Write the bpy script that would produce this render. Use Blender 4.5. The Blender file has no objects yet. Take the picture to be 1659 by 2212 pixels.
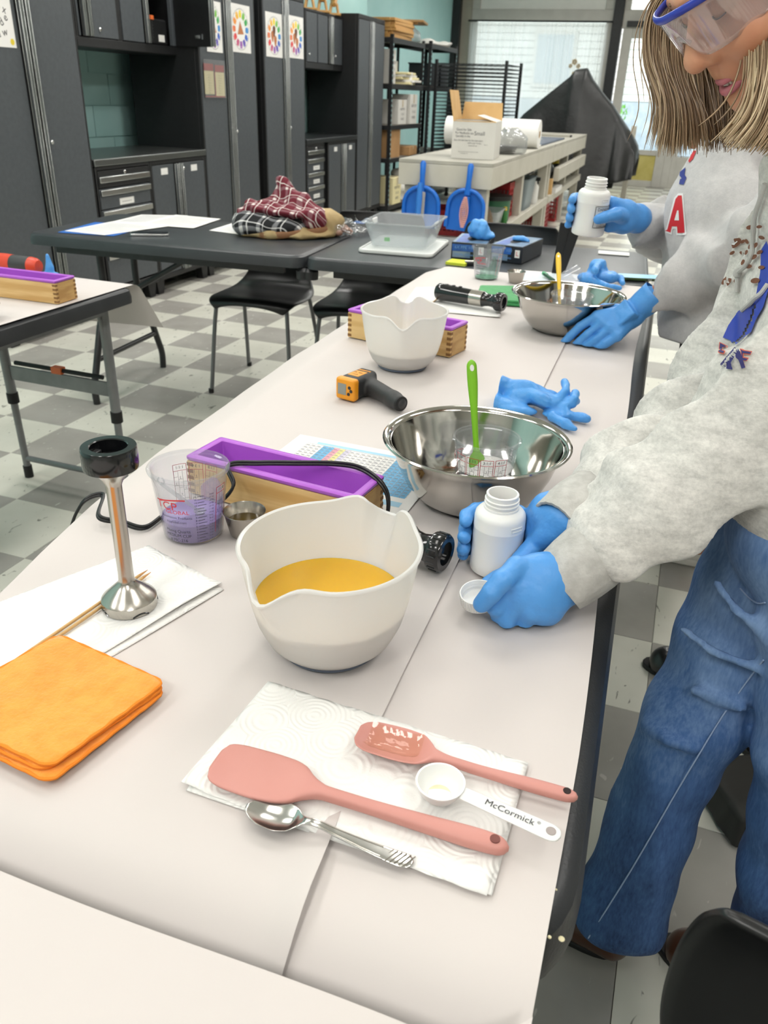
import bpy, bmesh, math, random
import numpy as np
import openvdb
from mathutils import Vector, Matrix, Euler
random.seed(7)
SC = bpy.context.scene
COL = SC.collection
PI = math.pi

# ---------------------------------------------------------------- camera
cam_d = bpy.data.cameras.new('camera')
cam = bpy.data.objects.new('camera', cam_d)
COL.objects.link(cam)
cam.matrix_world = Matrix(((0.938883, -0.186568, 0.289293, 0.000000),
    (0.342659, 0.426192, -0.837225, 0.000000),
    (0.032905, 0.885185, 0.464074, 1.291080),
    (0.000000, 0.000000, 0.000000, 1.000000)))
cam_d.sensor_fit = 'VERTICAL'
cam_d.sensor_height = 36.0
cam_d.lens = 1724.84 / 2212 * 36.0
cam_d.clip_start = 0.02
cam_d.clip_end = 200
cam_d.dof.use_dof = True
cam_d.dof.focus_distance = 0.98
cam_d.dof.aperture_fstop = 11.0
SC.camera = cam

# ---------------------------------------------------------------- world, lights, exposure
w = bpy.data.worlds.new('world')
SC.world = w
w.use_nodes = True
_bg = w.node_tree.nodes['Background']          # even overcast sky
_bg.inputs[0].default_value = (0.86, 0.93, 1.0, 1)
_bg.inputs[1].default_value = 2.6
sun_d = bpy.data.lights.new('sun', 'SUN')
sun_d.energy, sun_d.angle, sun_d.color = 4.0, math.radians(3), (1.0, 0.96, 0.90)
sun = bpy.data.objects.new('sun', sun_d)
sun.rotation_euler = Vector((0.35, 0.80, -0.62)).to_track_quat('-Z', 'Y').to_euler()
COL.objects.link(sun)

def area_light(name, loc, sx, sy, power, rot=(0, 0, 0), col=(1, 1, 1)):
    d = bpy.data.lights.new(name, 'AREA')
    d.shape = 'RECTANGLE'
    d.size, d.size_y, d.energy, d.color = sx, sy, power, col
    o = bpy.data.objects.new(name, d)
    o.location, o.rotation_euler = loc, rot
    COL.objects.link(o)
    return o

CEIL = 3.30
LAMPS = [(x, y) for y in (-1.6, 0.5, 2.6, 4.9, 7.4, 10.0, 12.8) for x in (-2.7, -0.75, 1.2)]
for x, y in LAMPS:
    k = 2.0 if y > 4 else 2.4 if y < -1 else (1.8 if x < -2 else 1.2 if y > 2 else .45) if x < 1 else (.9 if y < 1 else 1.4)
    area_light('troffer_light', (x, y, CEIL - 0.035), 0.5, 1.1, 12 * k, col=(1.0, 0.98, 0.955))

SC.view_settings.view_transform = 'Standard'
SC.view_settings.look = 'None'
SC.view_settings.gamma = 1.0
SC.view_settings.use_curve_mapping = False
SC.view_settings.exposure = 0.0
cy = SC.cycles
cy.use_denoising = True
cy.max_bounces = 7
cy.diffuse_bounces = 3
cy.glossy_bounces = 4
cy.transmission_bounces = 5
cy.transparent_max_bounces = 14
cy.caustics_reflective = False
cy.caustics_refractive = False
cy.sample_clamp_indirect = 6.0


# ---------------------------------------------------------------- colour and material helpers
def lin(c):
    if isinstance(c, str):
        c = tuple(int(c[i:i + 2], 16) for i in (1, 3, 5))
    r = []
    for v in c[:3]:
        v = v / 255.0
        r.append(v / 12.92 if v <= 0.04045 else ((v + 0.055) / 1.055) ** 2.4)
    return (r[0], r[1], r[2], 1.0)

def new_mat(name):
    m = bpy.data.materials.new(name)
    m.use_nodes = True
    return m, m.node_tree, m.node_tree.nodes['Principled BSDF']

def noise_node(nt, scale, detail=3, rough=0.55, coord='Object', stretch=None, dist=0.0):
    tc = nt.nodes.new('ShaderNodeTexCoord')
    out = nt.nodes.new('ShaderNodeNewGeometry').outputs['Position'] if coord == 'World' else tc.outputs[coord]
    if stretch:
        mp = nt.nodes.new('ShaderNodeMapping')
        mp.inputs['Scale'].default_value = stretch
        nt.links.new(out, mp.inputs['Vector'])
        out = mp.outputs[0]
    n = nt.nodes.new('ShaderNodeTexNoise')
    n.inputs['Scale'].default_value = scale
    n.inputs['Detail'].default_value = detail
    n.inputs['Roughness'].default_value = rough
    n.inputs['Distortion'].default_value = dist
    nt.links.new(out, n.inputs['Vector'])
    return n.outputs['Fac']

def ramp(nt, fac, stops, interp='LINEAR'):
    r = nt.nodes.new('ShaderNodeValToRGB')
    r.color_ramp.interpolation = interp
    el = r.color_ramp.elements
    while len(el) < len(stops):
        el.new(0.5)
    for e, (p, c) in zip(el, stops):
        e.position = p
        e.color = c if len(c) == 4 else (c[0], c[1], c[2], 1)
    nt.links.new(fac, r.inputs['Fac'])
    return r.outputs['Color']

def bump(nt, b, fac, strength, dist):
    n = nt.nodes.new('ShaderNodeBump')
    n.inputs['Strength'].default_value = strength
    n.inputs['Distance'].default_value = dist
    nt.links.new(fac, n.inputs['Height'])
    nt.links.new(n.outputs[0], b.inputs['Normal'])

def mat(name, c, rough=0.5, metal=0.0, c2=None, scale=8, stretch=None, lo=0.35, hi=0.65, bscale=None, bstr=0.2, bdist=0.002,
        spec=0.5, sss=0.0, coat=0.0, sheen=0.0, bstretch=None, detail=3, emit=0.0):
    m, nt, b = new_mat(name)
    c = lin(c)
    b.inputs['Base Color'].default_value = c
    b.inputs['Roughness'].default_value = rough
    b.inputs['Metallic'].default_value = metal
    b.inputs['Specular IOR Level'].default_value = spec
    if sss:
        b.inputs['Subsurface Weight'].default_value = sss
        b.inputs['Subsurface Radius'].default_value = (0.02, 0.012, 0.008)
        b.inputs['Subsurface Scale'].default_value = 0.3
    b.inputs['Coat Weight'].default_value = coat
    b.inputs['Coat Roughness'].default_value = 0.08
    b.inputs['Sheen Weight'].default_value = sheen
    if emit:
        b.inputs['Emission Color'].default_value = c
        b.inputs['Emission Strength'].default_value = emit
    if c2 is not None:
        f = noise_node(nt, scale, detail, stretch=stretch)
        nt.links.new(ramp(nt, f, [(lo, c), (hi, lin(c2))]), b.inputs['Base Color'])
    if bscale:
        bump(nt, b, noise_node(nt, bscale, 3, stretch=bstretch), bstr, bdist)
    return m

def clear_mat(name, tint=(1, 1, 1), diffuse=0.06, refl=1.0, rough=0.04, dcol=(0.9, 0.92, 0.95)):
    """thin clear plastic: tinted see-through + fresnel gloss + a little haze"""
    m, nt, b = new_mat(name)
    nt.nodes.remove(b)
    out = nt.nodes['Material Output']
    tr = nt.nodes.new('ShaderNodeBsdfTransparent'); tr.inputs[0].default_value = (*tint, 1)
    df = nt.nodes.new('ShaderNodeBsdfDiffuse'); df.inputs[0].default_value = (*dcol, 1)
    gl = nt.nodes.new('ShaderNodeBsdfGlossy'); gl.inputs['Roughness'].default_value = rough
    m1 = nt.nodes.new('ShaderNodeMixShader'); m1.inputs[0].default_value = diffuse
    nt.links.new(tr.outputs[0], m1.inputs[1]); nt.links.new(df.outputs[0], m1.inputs[2])
    lw = nt.nodes.new('ShaderNodeLayerWeight')           # same reflectance from both sides of the thin wall
    pw = nt.nodes.new('ShaderNodeMath'); pw.operation = 'POWER'; pw.inputs[1].default_value = 4.0
    nt.links.new(lw.outputs['Facing'], pw.inputs[0])
    mu = nt.nodes.new('ShaderNodeMath'); mu.operation = 'MULTIPLY_ADD'
    mu.inputs[1].default_value = .55 * min(refl, 1.6); mu.inputs[2].default_value = .035 * refl
    mu.use_clamp = True
    lw.inputs['Blend'].default_value = .5
    nt.links.new(pw.outputs[0], mu.inputs[0])
    m2 = nt.nodes.new('ShaderNodeMixShader')
    nt.links.new(mu.outputs[0], m2.inputs[0])
    nt.links.new(m1.outputs[0], m2.inputs[1]); nt.links.new(gl.outputs[0], m2.inputs[2])
    nt.links.new(m2.outputs[0], out.inputs[0])
    return m

# ---------------------------------------------------------------- mesh builder
def rotm(x=0, y=0, z=0):
    return Euler((x, y, z)).to_matrix()

class MB:
    def __init__(self):
        self.v, self.f, self.m = [], [], []
    def add(self, vs, fs, mi=0, M=None):
        n = len(self.v)
        if M is not None:
            vs = [tuple(M @ Vector(p)) for p in vs]
        self.v += [tuple(p) for p in vs]
        self.f += [tuple(i + n for i in f) for f in fs]
        self.m += [mi] * len(fs)
        return self
    def box(self, c, s, R=None, mi=0):
        vs = []
        for dx in (-.5, .5):
            for dy in (-.5, .5):
                for dz in (-.5, .5):
                    p = Vector((dx * s[0], dy * s[1], dz * s[2]))
                    if R is not None:
                        p = R @ p
                    vs.append(tuple(p + Vector(c)))
        return self.add(vs, [(0, 1, 3, 2), (4, 6, 7, 5), (0, 4, 5, 1), (2, 3, 7, 6), (0, 2, 6, 4), (1, 5, 7, 3)], mi)
    def bx(self, x0, x1, y0, y1, z0, z1, mi=0):
        return self.box(((x0 + x1) / 2, (y0 + y1) / 2, (z0 + z1) / 2), (abs(x1 - x0), abs(y1 - y0), abs(z1 - z0)), None, mi)
    def tube(self, pts, r, n=10, mi=0, closed=False, caps=True, flat=None, up=None):
        P = [Vector(p) for p in pts]
        k = len(P)
        rr = r if isinstance(r, (list, tuple)) else [r] * k
        T = []
        for i in range(k):
            if closed:
                t = P[(i + 1) % k] - P[i - 1]
            else:
                t = P[min(i + 1, k - 1)] - P[max(i - 1, 0)]
            T.append(t.normalized() if t.length > 1e-9 else Vector((0, 0, 1)))
        u = Vector(up) if up else Vector((0, 0, 1))
        if abs(u.normalized().dot(T[0])) > 0.95:
            u = Vector((1, 0, 0))
        a = (u - T[0] * u.dot(T[0])).normalized()
        vs = []
        for i in range(k):
            if i:
                a = a - T[i] * a.dot(T[i])
                a = a.normalized() if a.length > 1e-6 else T[i].orthogonal().normalized()
            b = T[i].cross(a)
            fa, fb = flat if flat else (1, 1)
            for j in range(n):
                t = 2 * PI * j / n
                vs.append(P[i] + a * (math.cos(t) * rr[i] * fa) + b * (math.sin(t) * rr[i] * fb))
        fs = []
        for i in range(k if closed else k - 1):
            for j in range(n):
                i2, j2 = (i + 1) % k, (j + 1) % n
                fs.append((i * n + j, i * n + j2, i2 * n + j2, i2 * n + j))
        if caps and not closed:
            fs.append(tuple(range(n - 1, -1, -1)))
            fs.append(tuple((k - 1) * n + j for j in range(n)))
        return self.add(vs, fs, mi)
    def lathe(self, prof, n=32, c=(0, 0, 0), M=None, mi=0, a0=0, a1=2 * PI):
        full = abs(a1 - a0 - 2 * PI) < 1e-6
        cols = n if full else n + 1
        vs = []
        for r, z in prof:
            for j in range(cols):
                t = a0 + (a1 - a0) * j / n
                p = Vector((r * math.cos(t), r * math.sin(t), z))
                if M is not None:
                    p = M @ p
                vs.append(p + Vector(c))
        fs = []
        for i in range(len(prof) - 1):
            for j in range(n):
                j2 = (j + 1) % cols
                fs.append((i * cols + j, i * cols + j2, (i + 1) * cols + j2, (i + 1) * cols + j))
        return self.add(vs, fs, mi)
    def prism(self, poly, z0, z1, M=None, mi=0):
        n = len(poly)
        vs = [(p[0], p[1], z0) for p in poly] + [(p[0], p[1], z1) for p in poly]
        fs = [tuple(range(n - 1, -1, -1)), tuple(range(n, 2 * n))]
        fs += [(i, (i + 1) % n, n + (i + 1) % n, n + i) for i in range(n)]
        return self.add(vs, fs, mi, M)
    def grid(self, fn, nu, nv, mi=0, cu=False, cv=False):
        ku = nu if cu else nu + 1
        kv = nv if cv else nv + 1
        vs = [fn(i / nu, j / nv) for i in range(ku) for j in range(kv)]
        fs = []
        for i in range(nu):
            for j in range(nv):
                i2, j2 = (i + 1) % ku, (j + 1) % kv
                fs.append((i * kv + j, i2 * kv + j, i2 * kv + j2, i * kv + j2))
        return self.add(vs, fs, mi)
    def shift(self, d):
        self.v = [(p[0] + d[0], p[1] + d[1], p[2] + d[2]) for p in self.v]
        return self
    def mesh(self, name, mats, smooth=40):
        me = bpy.data.meshes.new(name)
        me.from_pydata([tuple(p) for p in self.v], [], self.f)
        for m in (mats if isinstance(mats, (list, tuple)) else [mats]):
            me.materials.append(m)
        if any(self.m):
            me.polygons.foreach_set('material_index', self.m)
        bm = bmesh.new()
        bm.from_mesh(me)
        bmesh.ops.recalc_face_normals(bm, faces=bm.faces)
        bm.to_mesh(me)
        bm.free()
        if smooth:
            me.polygons.foreach_set('use_smooth', [True] * len(me.polygons))
            me.set_sharp_from_angle(angle=math.radians(smooth))
        me.update()
        return me

def link(name, me, parent=None):
    o = bpy.data.objects.new(name, me)
    COL.objects.link(o)
    if parent:
        o.parent = parent
    return o

def root_loc(o):
    p = Vector((0, 0, 0))
    while o is not None:
        p = p + o.location
        o = o.parent
    return p

def put(name, mb, mats, parent=None, world=False, smooth=40, bevel=0, seg=2, solid=0, sub=0, offset=0):
    """link a builder as ONE object; world=True means its points are world points (parents unrotated)"""
    if parent is not None and world:
        mb.shift(-root_loc(parent))
    o = link(name, mb.mesh(name, mats, smooth), parent)
    if solid:
        d = o.modifiers.new('solid', 'SOLIDIFY'); d.thickness = solid; d.offset = offset
    if bevel:
        d = o.modifiers.new('bevel', 'BEVEL'); d.width = bevel; d.segments = seg; d.limit_method = 'ANGLE'
        d.angle_limit = math.radians(40)
    if sub:
        d = o.modifiers.new('sub', 'SUBSURF'); d.levels = d.render_levels = sub
    return o

def tag(o, label, cat, group=None):
    o['label'] = label
    o['category'] = cat
    if group:
        o['group'] = group
    return o

def thing(name, label, cat, loc=(0, 0, 0), rz=0, group=None):
    o = bpy.data.objects.new(name, None)
    o.empty_display_size = 0.05
    COL.objects.link(o)
    o.location = loc
    o.rotation_euler = (0, 0, rz)
    return tag(o, label, cat, group)

def struct(o):
    o['kind'] = 'structure'
    return o

def copy_tree(o, parent=None):
    c = o.copy()
    COL.objects.link(c)
    c.parent = parent
    for ch in o.children:
        copy_tree(ch, c)
    return c

# ---------------------------------------------------------------- lettering
def text_mesh(s, size, align='CENTER'):
    cu = bpy.data.curves.new('t', 'FONT')
    cu.body = s
    cu.size = size
    cu.align_x = align
    cu.align_y = 'CENTER'
    cu.resolution_u = 3
    o = bpy.data.objects.new('t', cu)
    COL.objects.link(o)
    bpy.context.view_layer.update()
    me = bpy.data.meshes.new_from_object(o.evaluated_get(bpy.context.evaluated_depsgraph_get()))
    vs = [tuple(v.co) for v in me.vertices]
    fs = [tuple(p.vertices) for p in me.polygons]
    bpy.data.objects.remove(o)
    bpy.data.curves.remove(cu)
    bpy.data.meshes.remove(me)
    return vs, fs

def text_map(mb, s, size, fn, mi=0, align='CENTER', sx=1.0):
    vs, fs = text_mesh(s, size, align)
    mb.add([fn(v[0] * sx, v[1]) for v in vs], fs, mi)
    return mb

def plane_fn(o, u, v, off=0.0):
    o, u, v = Vector(o), Vector(u).normalized(), Vector(v).normalized()
    n = u.cross(v)
    return lambda x, y: tuple(o + u * x + v * y + n * off)

# ---------------------------------------------------------------- signed distance shapes
def A(p):
    return np.array(p, dtype=np.float32)

def cap(P, a, b, ra, rb=None):
    if rb is None:
        rb = ra
    a, b = A(a), A(b)
    ba = b - a
    pa = P - a
    h = np.clip((pa @ ba) / max(float(ba @ ba), 1e-9), 0, 1)
    d = pa - h[:, None] * ba
    return np.sqrt((d * d).sum(1)) - (ra + (rb - ra) * h)

def ell(P, c, r, R=None):
    q = P - A(c)
    if R is not None:
        q = q @ np.array(R, dtype=np.float32)      # columns of R are the local axes
    r = A(r)
    k0 = np.sqrt(((q / r) ** 2).sum(1))
    k1 = np.sqrt(((q / (r * r)) ** 2).sum(1)) + 1e-9
    return k0 * (k0 - 1) / k1

def rbox(P, c, h, rad, R=None):
    q = P - A(c)
    if R is not None:
        q = q @ np.array(R, dtype=np.float32)
    q = np.abs(q) - A(h)
    return np.sqrt((np.maximum(q, 0) ** 2).sum(1)) + np.minimum(q.max(1), 0) - rad

def smin(a, b, k):
    h = np.clip(0.5 + 0.5 * (b - a) / k, 0, 1)
    return b * (1 - h) + a * h - k * h * (1 - h)

def smax(a, b, k):
    return -smin(-a, -b, k)

def wob(P, f, seed, n=6):
    rs = np.random.RandomState(seed)
    d = np.zeros(len(P), dtype=np.float32)
    for i in range(n):
        v = rs.normal(size=3); v /= np.linalg.norm(v)
        d += np.sin(P @ A(v) * (f * (0.7 + 0.9 * rs.rand())) + rs.rand() * 6.28)
    return d / n

def chain(P, pts, rad, k=0.004):
    d = None
    for i in range(len(pts) - 1):
        e = cap(P, pts[i], pts[i + 1], rad[i], rad[i + 1])
        d = e if d is None else smin(d, e, k)
    return d

def sdf_mb(fn, lo, hi, vox, mb=None, mi=0):
    lo, hi = A(lo), A(hi)
    n = np.ceil((hi - lo) / vox).astype(int) + 1
    ax = [lo[i] + vox * np.arange(n[i], dtype=np.float32) for i in range(3)]
    X, Y, Z = np.meshgrid(*ax, indexing='ij')
    P = np.stack([X.ravel(), Y.ravel(), Z.ravel()], 1)
    d = fn(P).astype(np.float32)
    g = openvdb.FloatGrid(1.0)
    g.copyFromArray(d.reshape(n))
    r = g.convertToPolygons(0.0, 0.0)
    pts = lo + np.asarray(r[0]) * vox
    tr = np.asarray(r[1]) if len(r) > 2 else np.zeros((0, 3), int)
    qu = np.asarray(r[-1])
    mb = mb or MB()
    mb.add(pts.tolist(), [tuple(map(int, f)) for f in tr] + [tuple(map(int, f)) for f in qu], mi)
    return mb

def put_sdf(name, fn, lo, hi, vox, mats, parent=None, smooth=180):
    mb = sdf_mb(fn, lo, hi, vox)
    return put(name, mb, mats, parent, world=parent is not None, smooth=smooth)

def spline(pts, n):
    """Catmull-Rom through pts, n samples per span"""
    P = [Vector(p) for p in pts]
    P = [P[0] * 2 - P[1]] + P + [P[-1] * 2 - P[-2]]
    out = []
    for i in range(1, len(P) - 2):
        for j in range(n):
            t = j / n
            a, b, c, d = P[i - 1:i + 3]
            out.append(0.5 * ((2 * b) + (c - a) * t + (2 * a - 5 * b + 4 * c - d) * t * t + (3 * b - a - 3 * c + d) * t ** 3))
    out.append(P[-2])
    return out


# ================================================================ SETTING
TILE, TX0, TY0 = 0.3048, -2.62116, 3.73647

def tile_mat(name, a, b, speck, amount):
    m, nt, bs = new_mat(name)
    f = noise_node(nt, 3.2, 4, coord='World')
    base = ramp(nt, f, [(0.3, lin(a)), (0.7, lin(b))])
    s = noise_node(nt, 46, 2, coord='World', stretch=(1, 0.42, 1), dist=0.6)
    sm = ramp(nt, s, [(amount, (0, 0, 0, 1)), (amount + 0.05, (1, 1, 1, 1))])
    mx = nt.nodes.new('ShaderNodeMixRGB')
    mx.inputs[2].default_value = lin(speck)
    nt.links.new(sm, mx.inputs[0]); nt.links.new(base, mx.inputs[1])
    nt.links.new(mx.outputs[0], bs.inputs['Base Color'])
    bs.inputs['Roughness'].default_value = 0.24
    bs.inputs['Specular IOR Level'].default_value = 0.45
    bump(nt, bs, noise_node(nt, 5, 2, coord='World'), 0.06, 0.004)
    return m

M_tile_l = tile_mat('tile_light', '#e3e2d6', '#d3d2c5', '#8f8e84', 0.66)
M_tile_d = tile_mat('tile_dark', '#b3b0a9', '#9d9a93', '#c9c6bf', 0.68)
M_grout = mat('tile_joint', '#77746b', 0.8)

floor = struct(put('floor', MB().bx(-6.5, 5.0, -4.0, 15.85, -0.06, -0.004), M_grout))
def tile_mesh(m):
    h, b = TILE / 2 - 0.0006, 0.0012
    mb = MB()
    vs = [(sx * (h - e), sy * (h - e), z) for e, z in ((0, -0.004), (0, -b), (b, 0)) for sx, sy in ((-1, -1), (1, -1), (1, 1), (-1, 1))]
    fs = [(8, 9, 10, 11)] + [(k * 4 + i, k * 4 + (i + 1) % 4, k * 4 + 4 + (i + 1) % 4, k * 4 + 4 + i) for k in (0, 1) for i in range(4)]
    return mb.add(vs, fs).mesh('tile', m, 0)
ME_t = {0: tile_mesh(M_tile_d), 1: tile_mesh(M_tile_l)}
_ci = cam.matrix_world.inverted()
def seen(p):
    q = _ci @ Vector(p)
    if q.z > -0.2:
        return False
    x, y = 829.5 + 1724.84 * q.x / -q.z, 1106 - 1724.84 * q.y / -q.z
    return -60 < x < 1720 and -60 < y < 2280
def under_paper(p):
    d = Vector(p) - Vector((0, 0, 1.291)); t = (0.74 - 1.291) / d.z
    q = Vector((0, 0, 1.291)) + d * t
    return -0.8 < q.x < -0.02 and 0.3 < q.y < 2.8
_near, _far = [], []
for i in range(-13, 25):
    for j in range(-26, 40):
        c = (TX0 + (i + .5) * TILE, TY0 + (j + .5) * TILE, 0)
        if c[0] < -3.95 or c[0] > 4.9 or c[1] > 15.7 or c[1] < -3.8:
            continue
        ok = seen(c) and not under_paper(c)
        (_near if ok else _far).append((c[1] ** 2 + c[0] ** 2, c, (i + j) % 2))
_near.sort()
_far += _near[290:]
for _, c, k in _near[:290]:
    o = link('tile', ME_t[k], floor); o.location = c
mbs = MB()
for _, c, k in _far:
    h = TILE / 2 - 0.0006
    mbs.bx(c[0] - h, c[0] + h, c[1] - h, c[1] + h, -0.004, 0, k)
o = put('tile_field', mbs, [M_tile_d, M_tile_l], floor, smooth=0)
o['kind'] = 'stuff'

M_teal = mat('teal_paint', '#a9d6d3', 0.55, c2='#b2dbd8', scale=3, bscale=60, bstr=0.08, bdist=0.001)
M_white_wall = mat('white_paint', '#dad9d3', 0.7, c2='#e2e1dc', scale=2)
M_taupe = mat('taupe_paint', '#a39c8d', 0.6, c2='#aaa394', scale=4)
M_black_steel = mat('black_steel', '#141516', 0.45, c2='#1c1d1f', scale=20)
M_frame = mat('window_frame_paint', '#b9b6ae', 0.45, c2='#c2bfb7', scale=6)
M_glass = clear_mat('window_glass', (0.93, 0.97, 0.97), 0.0, 1.0, 0.0)

wall = struct(put('wall_left', MB().bx(-4.55, -4.45, -4, 15.8, 0, 3.4), M_teal))
# the lower painted block wall behind the cabinets, course by course inside the two open niches
blockwall = struct(put('wall_left_blocks', MB().bx(-4.44, -4.042, -4, 10.4, 0, 3.3), M_teal))
ME_block = MB().bx(-0.012, 0, 0.003, 0.397, 0.003, 0.197).mesh('block', M_teal, 0)
_bb = ME_block
for y0, y1 in ((4.15, 6.1), (7.3, 9.2)):
    for r in range(5):
        y = y0 - (0.2 if r % 2 else 0)
        while y < y1:
            o = link('block', _bb, blockwall); o.location = (-4.03, y, 0.75 + r * 0.2)
            y += 0.4
struct(put('wall_right', MB().bx(4.95, 5.05, -4, 15.8, 0, 3.4), M_white_wall))
struct(put('wall_front', MB().bx(-4.55, 5.05, -4.1, -4.0, 0, 3.4), M_white_wall))
M_ceil = mat('ceiling_tile_white', '#e9e8e3', 0.85, c2='#dfded8', scale=30)
ceiling = struct(put('ceiling', MB().bx(-4.55, 5.05, -4.1, 16.0, CEIL, CEIL + 0.1), M_ceil))
M_lens = mat('lamp_lens', '#fffaf0', 0.4, emit=3.0)
for x, y in LAMPS:
    t = thing('ceiling_lamp', 'flat rectangular white lamp panel fixed to the ceiling', 'lamp', (x, y, CEIL), 0, 'ceiling panel lamps')
    f = MB()
    for a in (-1, 1):
        f.bx(a * 0.27 - .02, a * 0.27 + .02, -.59, .59, -0.03, -0.001)
        f.bx(-.25, .25, a * 0.57 - .02, a * 0.57 + .02, -0.03, -0.001)
    put('frame', f, M_white_wall, t)
    put('lens', MB().bx(-.25, .25, -.55, .55, -0.02, -0.006), M_lens, t)

# ---- back wall: taupe pier, tall shop window with a net curtain, black post, glazed door
YB = 15.6
back = struct(put('wall_back', MB().bx(-4.55, -4.14, YB, YB + .2, 0, 3.4).bx(-4.14, 5.05, YB, YB + .2, 2.98, 3.4)
                  .bx(-4.14, -1.75, YB, YB + .2, 0, 0.12).bx(1.2, 5.05, YB, YB + .2, 0, 3.4), M_taupe))
struct(put('trim_1', MB().bx(-5.1 + .55, -4.86 + .55, YB - .12, YB - .002, 0, 3.29), M_black_steel, bevel=.004))
win = struct(put('window_1', MB().bx(-4.14, -1.76, YB + .02, YB + .1, 2.45, 2.62).bx(-4.14, -4.04, YB + .02, YB + .1, .12, 2.45)
                 .bx(-1.86, -1.76, YB + .02, YB + .1, .12, 2.45).bx(-4.04, -1.86, YB + .02, YB + .1, .12, .22)
                 .bx(-4.14, -1.76, YB + .02, YB + .1, 2.88, 2.98).bx(-4.14, -4.0, YB + .02, YB + .1, 2.62, 2.88).bx(-1.9, -1.76, YB + .02, YB + .1, 2.62, 2.88),
                 M_frame, bevel=.006))
put('pane', MB().bx(-4.04, -1.86, YB + .055, YB + .062, .22, 2.45), M_glass, win)
M_shade = mat('white_blind', '#eceae4', 0.8, c2='#f2f0ea', scale=3)
put('blind', MB().bx(-4.0, -1.9, YB + .05, YB + .06, 2.62, 2.88), M_shade, win)
struct(put('trim_2', MB().bx(-1.755, -1.60, YB - .05, YB + .12, 0, 3.0), M_black_steel, bevel=.006))
door = struct(put('door_1', MB().bx(-1.57, -1.42, YB, YB + .06, 0, 2.36).bx(-.72, -.57, YB, YB + .06, 0, 2.36)
                  .bx(-1.42, -.72, YB, YB + .06, 2.22, 2.36).bx(-1.42, -.72, YB, YB + .06, 0, .10).bx(-1.42, -.72, YB, YB + .06, .50, .58), M_frame, bevel=.006))
put('pane', MB().bx(-1.42, -.72, YB + .025, YB + .031, .58, 2.22), M_glass, door)
M_yellow_panel = mat('yellow_panel', '#b9ab5c', 0.6, c2='#c8bb70', scale=6)
put('kick_panel', MB().bx(-1.42, -.72, YB + .02, YB + .036, .10, .50), M_yellow_panel, door)
put('door_closer', MB().bx(-1.52, -1.05, YB - .06, YB - .001, 2.38, 2.46).tube([(-1.1, YB - .05, 2.42), (-.85, YB - .25, 2.40), (-.75, YB - .02, 2.40)], .012, 8), M_black_steel, door)
struct(put('trim_3', MB().bx(-1.60, -.45, YB, YB + .1, 2.36, 2.62).bx(-1.60, -.45, YB, YB + .1, 2.9, 3.0).bx(-1.6, -1.5, YB, YB + .1, 2.62, 2.9)
           .bx(-.57, -.45, YB, YB + .1, 0, 2.9), M_frame, bevel=.004))
w2 = struct(put('window_2', MB().bx(-.45, -.37, YB, YB + .1, 0.0, 3.0).bx(1.12, 1.2, YB, YB + .1, 0, 3.0).bx(-.37, 1.12, YB, YB + .1, 0, .5).bx(-.37, 1.12, YB, YB + .1, 2.9, 3.0), M_frame, bevel=.004))
put('pane', MB().bx(-.37, 1.12, YB + .04, YB + .046, .5, 2.9), M_glass, w2)

# net curtain on its rod
M_net, nt, bs = new_mat('net_curtain')
nt.nodes.remove(bs)
_tl = nt.nodes.new('ShaderNodeBsdfTranslucent'); _tl.inputs[0].default_value = (.86, .85, .82, 1)
_df = nt.nodes.new('ShaderNodeBsdfDiffuse'); _df.inputs[0].default_value = (.8, .79, .76, 1)
_tp = nt.nodes.new('ShaderNodeBsdfTransparent')
_m1 = nt.nodes.new('ShaderNodeMixShader'); _m1.inputs[0].default_value = .55
_m2 = nt.nodes.new('ShaderNodeMixShader'); _m2.inputs[0].default_value = .26
nt.links.new(_df.outputs[0], _m1.inputs[1]); nt.links.new(_tl.outputs[0], _m1.inputs[2])
nt.links.new(_m1.outputs[0], _m2.inputs[1]); nt.links.new(_tp.outputs[0], _m2.inputs[2])
nt.links.new(_m2.outputs[0], nt.nodes['Material Output'].inputs[0])
cur = thing('net_curtain', 'white net curtain hanging from a black rod across the shop window', 'curtain', (-2.95, YB - .1, .2))
def cf(u, v):
    x = -4.13 + u * 2.33
    a = 0.012 + 0.022 * (1 - v)
    ph = 62 * u + 3 * math.sin(7 * u) + 1.5 * math.sin(19 * u)
    return (x, YB - .1 + a * math.sin(ph) + .01 * math.sin(3.1 * ph), .18 + v * 2.24)
put('cloth', MB().grid(cf, 300, 8), M_net, cur, world=True, smooth=180)
put('rod', MB().tube([(-4.16, YB - .1, 2.44), (-1.74, YB - .1, 2.44)], .014, 8), M_black_steel, cur, world=True)
_hm = MB()
for i in range(36):
    _hm.lathe([(.013, -.01), (.013, .01)], 8, c=(-4.1 + i * .065, YB - .1, 2.44), M=rotm(0, PI / 2, 0))
o = put('curtain_ring', _hm, M_black_steel, cur, world=True); o['kind'] = 'stuff'
M_flw = mat('pale_ochre', '#d8c3a0', .7)
_fm = MB()
for (x, z, r) in ((-2.27, 1.86, .05), (-2.33, 1.80, .035), (-2.20, 1.80, .04), (-2.25, 1.68, .05), (-2.13, 1.66, .03)):
    for k in range(5):
        a = k * 2 * PI / 5
        _fm.lathe([(0, 0), (r * .45, .0), (r * .45, .004), (0, .004)], 8, c=(x + r * .55 * math.cos(a), YB - .15, z + r * .55 * math.sin(a)), M=rotm(PI / 2))
put('flower_motif', _fm, M_flw, cur, world=True)

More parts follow.
